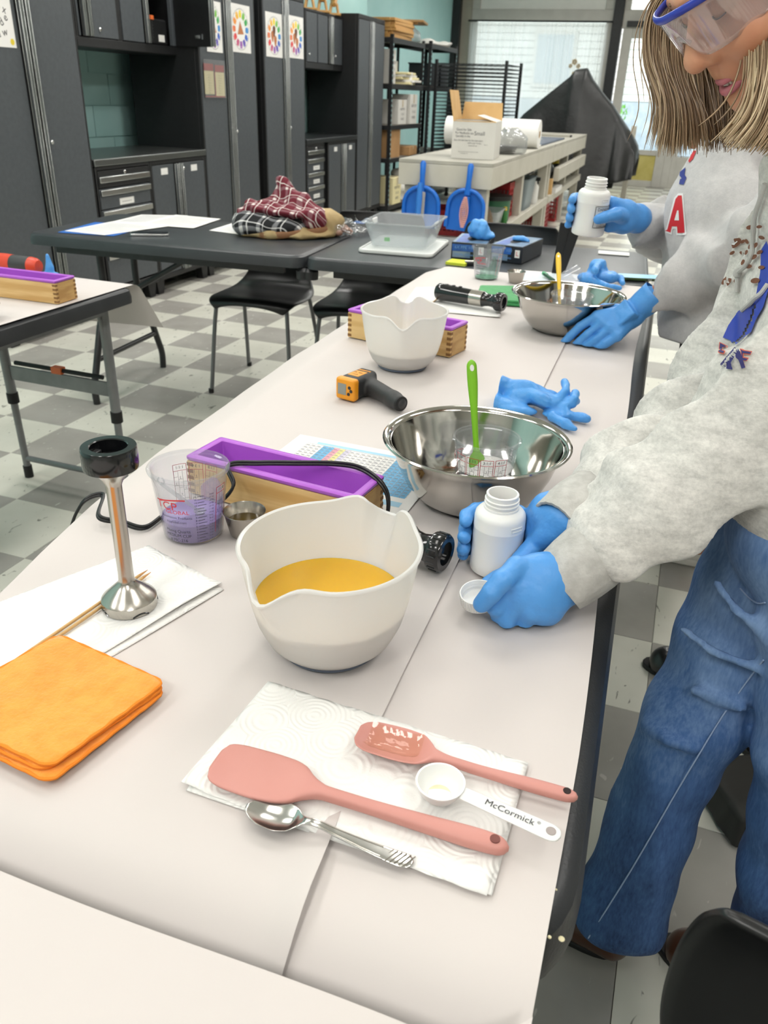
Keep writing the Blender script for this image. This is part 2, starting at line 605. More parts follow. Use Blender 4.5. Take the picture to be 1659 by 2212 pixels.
# ---- the street beyond the glass
M_street = mat('pavement_concrete', '#b9b8b3', .8, c2='#c8c7c2', scale=1.5)
struct(put('ground_outside', MB().bx(-16, 12, 15.86, 34, -.08, -.02), M_street))
M_siding = mat('pale_siding', '#d5d4cd', .7, c2='#c9c8c1', scale=2)
M_stone = mat('grey_blue_stone', '#8f9aa3', .8, c2='#a9b1b8', scale=3)
M_dark_glass = mat('dark_glazing', '#98a4aa', .15)
bl = thing('building', 'pale low building across the street seen through the door glass', 'building', (-3, 26, 0))
put('wall', MB().bx(-15, 9, 26, 27, 1.3, 6), M_siding, bl, world=True)
put('stone_base', MB().bx(-15, 9, 25.9, 27, 0, 1.3), M_stone, bl, world=True)
for k in range(26):
    put('siding_board', MB().bx(-15, 9, 25.965, 26.0, 1.32 + k * .18, 1.32 + k * .18 + .16), M_siding, bl, world=True)
for x in (-11, -7.4, -4.4, 1.6, 4.6):
    f = put('window', MB().bx(x - .6, x + .6, 25.9, 25.96, 1.6, 3.0), M_frame, bl, world=True)
    put('pane', MB().bx(x - .5, x + .5, 25.88, 25.9, 1.7, 2.9), M_dark_glass, f, world=False).location = (3, -26, 0)
M_leaf = mat('bright_leaf', '#7fc23c', .6, c2='#5fa52c', scale=14)
sh = thing('potted_shrub', 'bright green shrub in a pot outside the door glass', 'plant', (-1.86, 19.6, 0))
put('pot', MB().lathe([(0, -.02), (.14, -.02), (.18, .4), (.165, .4), (.14, .34), (0, .34)], 16), M_stone, sh)
_lm = MB()
for i in range(160):
    a, b, r = random.uniform(0, 6.28), random.uniform(-1, 1), random.uniform(.05, .24)
    c = Vector((r * math.cos(a), r * math.sin(a), .82 + .42 * b))
    d = Vector((random.gauss(0, 1), random.gauss(0, 1), random.gauss(0, 1))).normalized()
    e = d.orthogonal().normalized()
    _lm.add([c - d * .06, c + e * .022, c + d * .06, c - e * .022], [(0, 1, 2, 3)])
o = put('foliage', _lm, M_leaf, sh, smooth=0); o['kind'] = 'stuff'
put('stem', MB().tube([(0, 0, .3), (.02, 0, .7), (0, .02, 1.1)], .014, 6), M_stone, sh)


# ================================================================ CABINET RUN ALONG THE LEFT WALL
M_cab = mat('charcoal_panel', '#474c50', 0.45, c2='#4d5256', scale=40, bscale=220, bstr=0.12, bdist=0.0006)
M_cabk = mat('black_carcass', '#121314', 0.5, c2='#17181a', scale=30)
M_chrome = mat('brushed_aluminium', '#d3d6d5', 0.24, 1.0)
M_lock = mat('chrome_lock', '#e2e4e4', 0.15, 1.0)
M_worktop = mat('steel_worktop', '#8a8d8c', 0.32, 1.0, bscale=90, bstr=0.04, bdist=0.001, bstretch=(.05, 1, 1))
M_labelw = mat('white_label', '#e8e8e4', 0.6)
M_ink = mat('black_ink', '#1a1a1c', 0.6)
M_inkg = mat('grey_ink', '#6c6c70', 0.7)
CRZ = math.atan(0.03)
def cab_root(name, label, cat, y, off=0.0):
    return thing(name, label, cat, (-3.30 + off - .03 * (y - 4), y, 0), CRZ)

def feet(mb, y0, y1, d):
    for y in (y0 + .05, y1 - .05):
        for x in (-.06, -d + .06):
            mb.prism([(-.05, .10), (.05, .10), (.03, 0), (-.03, 0)], -.025, .025, Matrix.Translation((x, y, 0)) @ Matrix(((0, 0, 1, 0), (1, 0, 0, 0), (0, 1, 0, 0), (0, 0, 0, 1))))

def four_feet(r, L):
    fm = MB(); feet(fm, 0, L, .55)
    for k in range(4):
        m1 = MB(); m1.v = fm.v[k * 8:(k + 1) * 8]
        m1.f = [tuple(i - k * 8 for i in f) for f in fm.f[k * 6:(k + 1) * 6]]; m1.m = [0] * 6
        put('foot', m1, M_cabk, r)

def lock(parent, y, z, x=0.002):
    put('lock', MB().lathe([(0, 0), (.011, 0), (.011, .006), (.007, .010), (0, .010)], 14, c=(x, y, z), M=rotm(0, PI / 2)), M_lock, parent)

def handle(parent, y0, y1, z0, z1):
    mb = MB().bx(0.0, .006, y0, y1, z0, z1).bx(.006, .026, y0, y0 + .003, z0, z1).bx(.006, .026, y1 - .003, y1, z0, z1)
    return put('handle', mb, M_chrome, parent, bevel=.0015)

def locker(y0, y1, split, label):
    L = y1 - y0
    r = cab_root('locker', label, 'locker', y0)
    s = split - y0
    b = MB().bx(-.55, -.03, 0, L, .10, 1.985).bx(-.03, .0, 0, .012, .10, 1.985).bx(-.03, 0, L - .012, L, .10, 1.985).bx(-.03, 0, .012, L - .012, 1.945, 1.985).bx(-.03, 0, .012, L - .012, .10, .135)
    put('body', b, M_cabk, r, bevel=.003)
    four_feet(r, L)
    for a, bb, hy in ((.016, s - .047, s - .034), (s + .047, L - .016, s + .010)):
        d = put('door', MB().bx(-.028, .002, a, bb, .14, 1.94), M_cab, r, bevel=.003)
        handle(d, hy, hy + .026, .14, 1.94)
        if a > s:
            lock(d, a + .035, 1.0)
    return r

locker(3.30, 4.16, 3.75, 'charcoal two-door locker at the near end of the cabinet run, white sheet taped on it')
locker(5.455, 6.32, 5.87, 'charcoal two-door locker with a clear flier pocket under its left poster')
locker(6.46, 7.27, 6.86, 'charcoal two-door locker beside the black gap, posters on both doors')
locker(8.63, 9.46, 9.02, 'charcoal two-door locker at the far end, without any poster')

def base_drawers(y0, y1, label, labels):
    L = y1 - y0
    r = cab_root('drawer_cabinet', label, 'cabinet', y0)
    put('body', MB().bx(-.55, -.03, 0, L, .10, .855).bx(-.03, 0, 0, .015, .10, .855).bx(-.03, 0, L - .015, L, .10, .855).bx(-.03, 0, .015, L - .015, .835, .855).bx(-.03, 0, .015, L - .015, .10, .15), M_cabk, r, bevel=.003)
    four_feet(r, L)
    zs = [.83, .73, .61, .49, .36, .155]
    for i in range(5):
        d = put('drawer', MB().bx(-.028, .001, .02, L - .02, zs[i + 1] + .006, zs[i]), M_cab if i else M_cabk, r, bevel=.003)
        h = MB().bx(.001, .014, .022, L - .022, zs[i + 1] + .035 if i == 0 else zs[i] - .038, zs[i + 1] + .068 if i == 0 else zs[i] - .005)
        put('handle', h, M_chrome, d, bevel=.003)
        if i == 0:
            lock(d, L * .5, zs[0] - .018, .001)
        elif i < labels:
            put('label_card', MB().bx(.0012, .003, L * .36, L * .36 + .15, zs[i + 1] + .018, zs[i + 1] + .055), M_labelw, d)
            tm = MB(); text_map(tm, '~~~~~', .035, plane_fn((.0034, L * .36 + .075, zs[i + 1] + .036), (0, 1, 0), (0, 0, 1)))
            put('label_writing', tm, M_inkg, d, smooth=0)
    return r

def base_doors(y0, y1, split, label, two=True):
    L = y1 - y0; s = split - y0
    r = cab_root('base_cabinet', label, 'cabinet', y0)
    put('body', MB().bx(-.55, -.03, 0, L, .10, .855).bx(-.03, 0, 0, .02, .10, .855).bx(-.03, 0, L - .02, L, .10, .855).bx(-.03, 0, .02, L - .02, .83, .855).bx(-.03, 0, .02, L - .02, .10, .13), M_cabk, r, bevel=.003)
    four_feet(r, L)
    for a, bb, hy in ((.022, s - .05, s - .037), (s + .05, L - .022, s + .011)):
        d = put('door', MB().bx(-.028, .001, a, bb, .135, .825), M_cab, r, bevel=.003)
        handle(d, hy, hy + .026, .135, .825)
        put('label_card', MB().bx(.001, .003, (a + bb) / 2 - .03, (a + bb) / 2 + .05, .765, .805), M_labelw, d)
        if a > s:
            lock(d, a + .025, .79, .001)
    return r

base_drawers(4.175, 4.74, 'charcoal five-drawer cabinet with silver handles under the near steel worktop', 4)
base_doors(4.745, 5.45, 5.07, 'charcoal two-door base cabinet right of the drawers under the near worktop')
base_drawers(7.29, 7.72, 'charcoal drawer cabinet with white cards under the far dark worktop', 4)
base_doors(7.82, 8.60, 8.22, 'charcoal two-door base cabinet under the far worktop beside the end locker')

def worktop(y0, y1, label, m):
    r = cab_root('worktop', label, 'worktop', y0)
    put('slab', MB().bx(-.57, .012, 0, y1 - y0, .857, .895), m, r, bevel=.004)
worktop(4.165, 5.452, 'brushed steel worktop in the near niche, teal wall behind it', M_worktop)
worktop(7.28, 8.62, 'dark steel worktop in the far black niche', mat('dark_steel_worktop', '#55585a', .4, 1.0))

# upper cabinets, set back from the locker fronts
OFF = -0.17
def upper(y0, y1, label):
    L = y1 - y0
    r = cab_root('wall_cabinet', label, 'cabinet', y0, OFF)
    b = MB().bx(-.40, -.38, 0, L, 1.475, 1.95).bx(-.38, 0, 0, L, 1.475, 1.525).bx(-.38, 0, 0, L, 1.93, 1.95).bx(-.38, 0, 0, .02, 1.525, 1.93).bx(-.38, 0, L - .02, L, 1.525, 1.93)
    return r, L, b
r, L, b = upper(4.385, 5.70, 'charcoal wall cabinet over the near worktop with one door swung open')
b.bx(-.38, -.001, .40, .45, 1.525, 1.93).bx(-.38, -.001, .735, .75, 1.525, 1.93)
put('body', b, M_cabk, r, bevel=.003)
d = put('door', MB().bx(-.026, .002, .022, .04, 1.53, 1.925), M_cab, r, bevel=.002); handle(d, .055, .085, 1.53, 1.925)
d = put('door', MB().bx(-.026, .002, .165, .405, 1.53, 1.925), M_cab, r, bevel=.002); handle(d, .10, .13, 1.53, 1.925); lock(d, .22, 1.57)
d = put('door', MB().bx(-.026, .002, .455, .685, 1.53, 1.925), M_cab, r, bevel=.002); handle(d, .70, .725, 1.53, 1.925)
R_ = rotm(0, 0, math.radians(-12))
d = put('door', MB().bx(-.026, .002, 1.03, L - .022, 1.53, 1.925), M_cab, r, bevel=.002)
HY = 1.01
d = put('door', MB().box((.155, HY + .03, 1.7275), (.31, .022, .40), R_), M_cabk, r, bevel=.002)
d['label'] = 'open door seen on its black inner side'
handle(d, HY - .025, HY + .005, 1.53, 1.925).location = (.31, .0, 0)
put('latch', MB().bx(.18, .24, HY + .005, HY + .019, 1.575, 1.595).bx(.235, .245, HY - .005, HY + .016, 1.57, 1.60), M_lock, d)
tb = thing('tool_case', 'black tool case with a white sticker in the open wall cabinet', 'case', (OFF - 3.30 - .17, 5.255, 1.526), CRZ)
put('shell', MB().bx(-.12, .12, -.10, .11, 0, .15), M_cabk, tb, bevel=.012)
put('sticker', MB().bx(.1205, .122, .0, .07, .02, .06), M_labelw, tb)
for i in range(7):
    put('socket', MB().lathe([(0, 0), (.007, 0), (.007, .004), (0, .004)], 8, c=(.1205, -.07, .02 + i * .018), M=rotm(0, PI / 2)), M_lock, tb)
M_orange_p = mat('orange_plastic', '#e8743a', .4)
put('clip', MB().bx(.10, .128, -.085, -.05, .14, .165), M_orange_p, tb, bevel=.003)

r, L, b = upper(7.68, 8.63, 'charcoal wall cabinet with three doors over the far niche')
put('body', b, M_cabk, r, bevel=.003)
for a, bb in ((.025, .275), (.30, .545), (.70, .925)):
    d = put('door', MB().bx(-.026, .002, a, bb, 1.53, 1.925), M_cab, r, bevel=.002)
    if a > .6:
        handle(d, .57, .60, 1.53, 1.925); handle(d, .61, .64, 1.53, 1.925); lock(d, .74, 1.60)
    elif a < .1:
        lock(d, .08, 1.59)

# ---------------------------------------------------------------- posters on the lockers
M_paper = mat('white_paper', '#efeeea', 0.65, c2='#f3f2ee', scale=5)
WHEEL = ['#f2d93a', '#7fc153', '#46ab5c', '#3f8fd0', '#3b66c4', '#6a58b8', '#a163b4', '#c95a83', '#e34a4a', '#ec7f4f', '#f09a45', '#f4bb3f']
WM = [M_paper, M_inkg, mat('terracotta', '#c07a4c', .7), mat('dark_brown_print', '#6e4630', .7)] + [mat('wheel_ink', c, .7) for c in WHEEL]
def wheel(y0, y1, z0, z1, label, tri):
    x = -3.30 - .03 * (y0 - 4) + .0045
    t = thing('poster', label, 'poster', (x, y0, z0), CRZ)
    w, h = y1 - y0, z1 - z0
    put('sheet', MB().bx(0, .0008, 0, w, 0, h), M_paper, t)
    mb = MB()
    cy_, cz, ra, rb = w / 2, h / 2 - .005, w * .43, h * .43
    def pt(a, k): return (.0012, cy_ + ra * k * math.sin(a), cz + rb * k * math.cos(a))
    for i in range(48):
        a0, a1 = i * 2 * PI / 48, (i + 1) * 2 * PI / 48
        mb.add([pt(a0, 1.0), pt(a1, 1.0), pt(a1, .98), pt(a0, .98)], [(0, 1, 2, 3)], 1)
    for i in range(12):
        a = i * PI / 6
        for da, db, k0, k1 in ((-.2, .2, .58, .84), (-.13, .13, .84, .93)):
            mb.add([pt(a + da, k1), pt(a + db, k1), pt(a + db, k0), pt(a + da, k0)], [(0, 1, 2, 3)], 4 + i)
    if tri == 0:
        mb.add([pt(-.1, .42), pt(2.1, .42), pt(4.1, .45)], [(0, 1, 2)], 2)
    else:
        for da, k, mi in ((0, .25, 3), (2.6, .3, 2), (4.6, .25, 2)):
            c = pt(da, k)
            mb.add([(c[0], c[1] + .025 * math.cos(q) * (1 + .3 * math.sin(3 * q)), c[2] + .04 * math.sin(q)) for q in [j * 2 * PI / 10 for j in range(10)]], [tuple(range(10))], mi)
    put('colour_wheel', mb, WM, t, smooth=0)
    tm = MB()
    for k in range(24):
        a = (k / 24 - .5) * 5
        if abs(a) > 2.2: continue
        p = pt(a, 1.06)
        text_map(tm, 'color wheel families and mixes'[k % 29], .012, plane_fn(p, (0, math.cos(a), -math.sin(a)), (0, math.sin(a), math.cos(a))))
    put('arc_lettering', tm, M_inkg, t, smooth=0)
wheel(5.565, 5.79, 1.508, 1.815, 'colour wheel poster partly hidden by the open cabinet door', 0)
wheel(5.92, 6.235, 1.525, 1.83, 'colour wheel poster with a tan triangle left of the black gap', 0)
wheel(6.50, 6.805, 1.52, 1.825, 'colour wheel poster just right of the black gap', 1)
wheel(6.925, 7.235, 1.53, 1.835, 'colour wheel poster furthest along the lockers', 1)
pw = thing('notice_sheet', 'white sheet with handwriting taped high on the nearest locker', 'paper', (-3.30 + .03 * .55 + .0045, 3.40, 1.43), CRZ)
put('sheet', MB().bx(0, .0008, 0, .275, 0, .36), M_paper, pw)
tm = MB()
for k, (s, a) in enumerate((('a w', .2), ('d e', .6), ('S o x', -.3), ('f r', .5), ('8 b', -.6))):
    text_map(tm, s, .05, plane_fn((.0012, .19 + .02 * (k % 2), .06 + k * .055), (0, math.cos(a), math.sin(a)), (0, -math.sin(a), math.cos(a))))
put('handwriting', tm, M_ink, pw, smooth=0)
put('smiley_dot', MB().lathe([(0, .0), (.014, .0), (.014, .001), (0, .001)], 14, c=(.001, .25, .025), M=rotm(0, PI / 2)), mat('yellow_print', '#e6cf3c', .6), pw)
fp = thing('flier_pocket', 'clear plastic pocket with red and cream fliers under the left poster', 'flier holder', (-3.30 - .03 * 1.48 + .006, 5.50, 1.235), CRZ)
M_cream = mat('cream_paper', '#e9dfae', .7); M_redp = mat('dull_red_print', '#a8403c', .6)
put('flier', MB().bx(0, .002, .0, .13, .01, .155).bx(.002, .004, .15, .28, .0, .15), M_cream, fp)
put('flier_heading', MB().bx(.0, .0022, .0, .13, .157, .20).bx(.002, .0042, .15, .28, .152, .195).bx(.0, .0045, 0, .28, -.008, .0).bx(.002, .0046, .14, .149, 0, .15), M_redp, fp)
tm = MB()
for i in range(8):
    for yy in (.07, .215):
        text_map(tm, '=- - -', .02, plane_fn((.0046, yy, .13 - i * .016), (0, 1, 0), (0, 0, 1)))
put('flier_text', tm, M_ink, fp, smooth=0)
M_sleeve = clear_mat('clear_sleeve', (.96, .96, .96), .08, 1.0, .08)
put('sleeve', MB().bx(.007, .0085, -.01, .29, -.012, .225), M_sleeve, fp)

# ---------------------------------------------------------------- figures on top of the far wall cabinet
M_pine = mat('pale_pine', '#c39a5c', .5, c2='#b58748', scale=10, stretch=(1, 1, .2))
def easel_figure(y, x, label, lean):
    t = thing('wooden_figure', label, 'figure', (x, y, 1.951), .4)
    put('base', MB().bx(-.07, .07, -.10, .10, 0, .02), M_pine, t, bevel=.004)
    for sx, sy in ((-.04, -.07), (-.04, .07), (.045, -.06), (.045, .06)):
        put('leg', MB().tube([(sx, sy, .015), (sx * .6, sy * .5, .10)], [.012, .014], 10), M_pine, t)
    put('body', MB().lathe([(0, -.08), (.03, -.075), (.036, -.02), (.03, .05), (.02, .08), (0, .082)], 14, c=(0, 0, .125), M=rotm(PI / 2 + lean, 0, 0)), M_pine, t)
    put('neck', MB().tube([(0, -.07, .14), (0, -.11, .21)], .014, 10), M_pine, t)
    put('head', MB().lathe([(0, -.05), (.02, -.04), (.026, 0), (.016, .04), (0, .045)], 12, c=(0, -.13, .22), M=rotm(PI / 2.6, 0, 0)), M_pine, t)
easel_figure(7.99, -3.68, 'small jointed wooden animal figure on the far wall cabinet, left one', 0)
easel_figure(8.24, -3.66, 'small jointed wooden animal figure on the far wall cabinet, middle one', .1)
easel_figure(8.52, -3.66, 'small jointed wooden animal figure leaning forward at the cabinet right end', .5)


# ================================================================ SHELF RACKS, WORKBENCH, COVERED STAND
M_rack = mat('rack_steel', '#1d1e20', .5)
M_slot = mat('rack_slot', '#9fc6c6', .6)
M_shelfb = mat('shelf_board', '#6f6a62', .7, c2='#7d776d', scale=10)
def rack(x0, x1, y0, y1, zs, label):
    t = thing('shelf_rack', label, 'shelf', ((x0 + x1) / 2, (y0 + y1) / 2, 0))
    for x in (x0, x1):
        for y in (y0, y1):
            sx, sy = (1 if x == x0 else -1), (1 if y == y0 else -1)
            p = put('post', MB().bx(x, x + sx * .038, y, y + sy * .004, 0, zs[-1] + .03).bx(x, x + sx * .004, y, y + sy * .038, 0, zs[-1] + .03), M_rack, t, world=True)
            if x == x1:
                sm = MB()
                z = .06
                while z < zs[-1]:
                    sm.bx(x + .0005, x + .0025, y + sy * .012, y + sy * .026, z, z + .022)
                    z += .05
                o = put('slot', sm, M_slot, None); o.parent = p; o.location = -root_loc(p); o['kind'] = 'stuff'
    for z in zs:
        s = put('shelf', MB().bx(x0, x1, y0, y1, z - .012, z), M_shelfb, t, world=True)
        b = MB().bx(x1 - .02, x1 + .004, y0, y1, z - .05, z - .004).bx(x0 - .004, x0 + .02, y0, y1, z - .05, z - .004).bx(x0, x1, y0 - .004, y0 + .01, z - .05, z - .004).bx(x0, x1, y1 - .01, y1 + .004, z - .05, z - .004)
        o = put('shelf_beam', b, M_rack, None); o.parent = s; o.location = -root_loc(s)
    return t
RZ = [.10, .62, .97, 1.39, 1.84]
rack(-3.86, -3.40, 9.56, 10.72, RZ, 'black slotted steel shelf rack next to the last locker')
rack(-3.86, -3.40, 11.0, 12.2, [.10, .62, 1.39, 1.86], 'black slotted steel shelf rack behind the wire drying rack')

M_wood_frame = mat('frame_wood', '#c69a5d', .55, c2='#b98a4b', scale=12, stretch=(1, .15, 1))
def bxthing(name, label, cat, c, s, m, rz=0, group=None, bev=.004, lid=None):
    t = thing(name, label, cat, (c[0], c[1], c[2]), rz, group)
    put('body', MB().bx(-s[0] / 2, s[0] / 2, -s[1] / 2, s[1] / 2, 0, s[2]), m, t, bevel=bev)
    return t
for k in range(6):
    t = thing('printing_screen', 'pale wooden frame in the stack on top of the near rack, ' + ('lowest', 'second from the bottom', 'third from the bottom', 'third from the top', 'second from the top', 'topmost')[k],
              'frame', (-3.62 + random.uniform(-.02, .02), 9.93 + random.uniform(-.03, .03), 1.842 + k * .031), random.uniform(-.05, .05), 'stacked wooden frames')
    f = MB()
    for a in (-1, 1):
        f.bx(a * .20 - .025, a * .20 + .025, -.33, .33, 0, .03)
        f.bx(-.175, .175, a * .33 - .02, a * .33 + .02, 0, .03)
    put('rail', f, M_wood_frame, t, bevel=.003)
    put('mesh_panel', MB().bx(-.18, .18, -.31, .31, .012, .016), M_white_wall, t)
M_bagw = clear_mat('milky_plastic', (.9, .92, .92), .35, 1, .15)
def blob(name, label, cat, c, r, m, seed=0, amp=.18, f=9, flat=True, group=None):
    rx = max(r)
    def fn(P):
        d = ell(P, (0, 0, 0), r) + wob(P, f / rx, seed) * rx * amp
        if flat:
            d = np.maximum(d, -r[2] * .55 - P[:, 2])
        return d
    R_ = [x * 1.35 for x in r]
    mb = sdf_mb(fn, [-x for x in R_], R_, rx / 13)
    mb.shift((0, 0, r[2] * .55))
    o = put(name, mb, m, smooth=180)
    o.location = c
    return tag(o, label, cat, group)
t = thing('wooden_board', 'brown wooden panel lying over the far end of the frame stack', 'board', (-3.55, 10.46, 2.03), .2)
put('board', MB().bx(-.22, .22, -.26, .26, 0, .025), mat('brown_board', '#a98756', .6, c2='#957244', scale=8, stretch=(1, .1, 1)), t, bevel=.003)
put('cleat', MB().bx(-.15, .15, -.22, -.18, -.018, 0), M_wood_frame, t)
blob('plastic_bag', 'clear crumpled plastic bag beside the wooden frames on the rack', 'bag', (-3.56, 10.45, 1.843), (.17, .2, .10), M_bagw, 3)
M_whitebox = mat('white_carton', '#d4d2cb', .6, c2='#dbd9d2', scale=4)
M_brownbox = mat('brown_carton', '#a88155', .75, c2='#b48c5e', scale=6)
def carton(c, s, m, label, rz=0, prints=True):
    t = thing('carton', label, 'box', c, rz)
    put('body', MB().bx(-s[0] / 2, s[0] / 2, -s[1] / 2, s[1] / 2, 0, s[2]), m, t, bevel=.004)
    put('tape', MB().bx(-s[0] / 2 - .001, s[0] / 2 + .001, -.02, .02, s[2] * .7, s[2] + .001), mat('tape', '#bfb092', .4), t)
    if prints:
        for k, w_ in enumerate(('KEEP DRY', '12 x 8', 'PAPER')):
            tm = MB()
            text_map(tm, w_, s[2] * .14, plane_fn((s[0] / 2 + .001, 0, s[2] * (.62 - .2 * k)), (0, 1, 0), (0, 0, 1)))
            put('print_line', tm, M_inkg, t, smooth=0)
    return t
carton((-3.56, 9.72, 1.391), (.22, .20, .34), M_whitebox, 'tall white carton on the fourth shelf nearest the locker')
carton((-3.60, 10.0, 1.391), (.10, .34, .24), M_whitebox, 'white board box leaning upright behind the paper pile on the fourth shelf')
for k in range(5):
    c = (-3.52 + random.uniform(-.03, .03), 10.28 + random.uniform(-.06, .06), 1.391 + .026 * k)
    t = thing('paper_packet', 'white paper packet in the low pile on the fourth shelf, ' + ('lowest', 'second', 'third', 'fourth', 'topmost')[k] + ' of five', 'paper', c, random.uniform(-.3, .3), 'paper packets on the shelf')
    put('wrapper', MB().bx(-.13, .13, -.2, .2, 0, .024), M_whitebox if k % 2 else M_cream, t, bevel=.005)
    put('band', MB().bx(-.131, .131, -.03, .03, -.0005, .0245), M_paper, t)
carton((-3.56, 10.0, .971), (.3, .30, .26), M_whitebox, 'white printed carton on the middle shelf, left of the taller one')
carton((-3.53, 10.36, .971), (.28, .26, .32), M_whitebox, 'taller white printed carton on the middle shelf')
def open_carton(c, s, m, label, rz, flaps, inner):
    t = thing('open_carton', label, 'box', c, rz)
    x, y, z, e = s[0] / 2, s[1] / 2, s[2], .005
    put('body', MB().bx(-x, x, -y, y, 0, e).bx(-x, -x + e, -y, y, e, z).bx(x - e, x, -y, y, e, z).bx(-x + e, x - e, -y, -y + e, e, z).bx(-x + e, x - e, y - e, y, e, z), [m], t)
    for side, ang, l in flaps:
        a = math.radians(ang)
        o = {'f': (0, -y, z), 'b': (0, y, z), 'l': (-x, 0, z), 'r': (x, 0, z)}[side]
        wd = 2 * x if side in 'fb' else 2 * y
        rot = {'f': 0, 'b': PI, 'l': -PI / 2, 'r': PI / 2}[side]
        M = Matrix.Translation(o) @ Matrix.Rotation(rot, 4, 'Z') @ Matrix.Rotation(-a, 4, 'X')
        mb = MB()
        mb.add([(-wd / 2, 0, 0), (wd / 2, 0, 0), (wd / 2 - .01, 0, l), (-wd / 2 + .01, 0, l), (-wd / 2, .004, 0), (wd / 2, .004, 0), (wd / 2 - .01, .004, l), (-wd / 2 + .01, .004, l)],
               [(0, 1, 2, 3)], 0, M)
        mb.add([(-wd / 2, .004, 0), (wd / 2, .004, 0), (wd / 2 - .01, .004, l), (-wd / 2 + .01, .004, l), (-wd / 2, 0, 0), (wd / 2, 0, 0), (wd / 2 - .01, 0, l), (-wd / 2 + .01, 0, l)],
               [(3, 2, 1, 0), (0, 1, 5, 4), (2, 3, 7, 6), (1, 2, 6, 5), (0, 4, 7, 3)], 1, M)
        put('flap', mb, [m, inner], t, smooth=0)
    return t
M_kraft = mat('kraft_inside', '#d8b27a', .75, c2='#cfa76d', scale=8)
open_carton((-3.55, 9.80, .621), (.26, .36, .30), M_brownbox, 'brown open carton on the second shelf nearest the locker', 0, (('r', 115, .12), ('b', 60, .12)), M_kraft)
carton((-3.52, 10.42, .621), (.25, .42, .10), M_brownbox, 'flat brown carton on the second shelf', .1, False)
carton((-3.54, 9.85, .101), (.3, .3, .30), M_cream, 'cream carton on the bottom shelf of the near rack')
blob('white_sack', 'white plastic sack on the bottom shelf of the near rack', 'bag', (-3.50, 10.38, .101), (.16, .24, .26), mat('white_sack', '#d9d8d0', .5, bscale=20, bstr=.3, bdist=.01), 5)
blob('folded_sheet', 'white folded sheet on top of the rack behind', 'cloth', (-3.6, 11.75, 1.861), (.17, .35, .04), M_whitebox, 8)
for k, y in enumerate((11.3, 11.75)):
    t = bxthing('dark_bin', 'dark bin on the upper shelf of the rack behind, ' + ('nearer one', 'farther one')[k], 'bin', (-3.58, y, 1.391), (.3, .36, .26), mat('dark_bin', '#22262b', .5), 0, 'dark bins')
    put('rim', MB().bx(-.16, .16, -.19, .19, .245, .262), M_rack, t, bevel=.004)

# wire drying rack: many thin shelves between corner posts
M_wire = mat('black_wire', '#17181a', .45)
t = thing('drying_rack', 'tall black wire drying rack with dozens of thin shelves', 'rack', (-2.91, 11.55, 0), -.05)
W_, D_, H_ = .46, .36, 1.70
for x in (-W_, W_):
    for y in (-D_, D_):
        put('post', MB().bx(x - .018, x + .018, y - .018, y + .018, .06, H_), M_wire, t, bevel=.003)
        put('caster', MB().lathe([(0, -.014), (.03, -.014), (.032, 0), (.03, .014), (0, .014)], 12, c=(x, y, .033), M=rotm(PI / 2)), M_wire, t)
sm = MB()
for k in range(1):
    for y in (-D_, D_):
        sm.bx(-W_, W_, y - .005, y + .005, -.004, .004)
    for x in (-W_, W_):
        sm.bx(x - .006, x + .006, -D_, D_, -.006, .006)
    for i in range(11):
        x = -W_ + (i + 1) * 2 * W_ / 12
        sm.bx(x - .0022, x + .0022, -D_, D_, -.002, .0025)
    for i in range(3):
        y = -D_ + (i + 1) * 2 * D_ / 4
        sm.bx(-W_, W_, y - .0022, y + .0022, -.0045, -.001)
me = sm.mesh('wire_shelf', M_wire, 0)
for k in range(34):
    o = link('wire_shelf', me, t); o.location = (0, 0, .22 + k * .0435)

# workbench
_before = set(bpy.data.objects)
M_bench = mat('cream_bench_paint', '#c9c5b8', .5, c2='#c2beb0', scale=5, bscale=40, bstr=.05, bdist=.002)
M_bench_top = mat('bench_top', '#b9b6aa', .55, c2='#a9a69a', scale=4)
def bench(y0, y1, label, shelf_z, apron2):
    t = thing('workbench', label, 'table', (-1.68, (y0 + y1) / 2, 0), 0)
    X0, X1 = -2.0, -1.34
    put('top_board', MB().bx(X0, X1, y0, y1, .875, .90), M_bench_top, t, world=True, bevel=.003)
    put('apron', MB().bx(X0, X1, y0, y0 + .03, .735, .874).bx(X0, X1, y1 - .03, y1, .735, .874).bx(X0, X0 + .03, y0 + .03, y1 - .03, .735, .874).bx(X1 - .03, X1, y0 + .03, y1 - .03, .735, .874), M_bench, t, world=True, bevel=.003)
    for y in (y0 + .09, (y0 + y1) / 2, y1 - .09):
        for x in (X0 + .08, X1 - .08):
            put('leg', MB().bx(x - .045, x + .045, y - .045, y + .045, 0, .735), M_bench, t, world=True, bevel=.003)
    put('shelf', MB().bx(X0 + .03, X1 - .035, y0 + .04, y1 - .04, shelf_z - .02, shelf_z), M_bench, t, world=True)
    put('rail', MB().bx(X1 - .034, X1 - .006, y0 + .03, y1 - .03, shelf_z - .06, shelf_z + .012), M_bench, t, world=True, bevel=.003)
    if apron2:
        put('side_tray', MB().bx(X1 - .03, X1 + .03, y0 + .35, y1 - .05, .53, .66), M_bench, t, world=True, bevel=.004)
        put('tray_board', MB().bx(X1 - .34, X1 - .031, y0 + .35, y1 - .05, .53, .545), M_bench, t, world=True)
    return t
bench(5.66, 8.75, 'long cream painted workbench with two blue dustpans on its near end', .40, False)
bench(8.77, 11.9, 'cream painted workbench continuing beyond the first one with a side tray', .40, True)

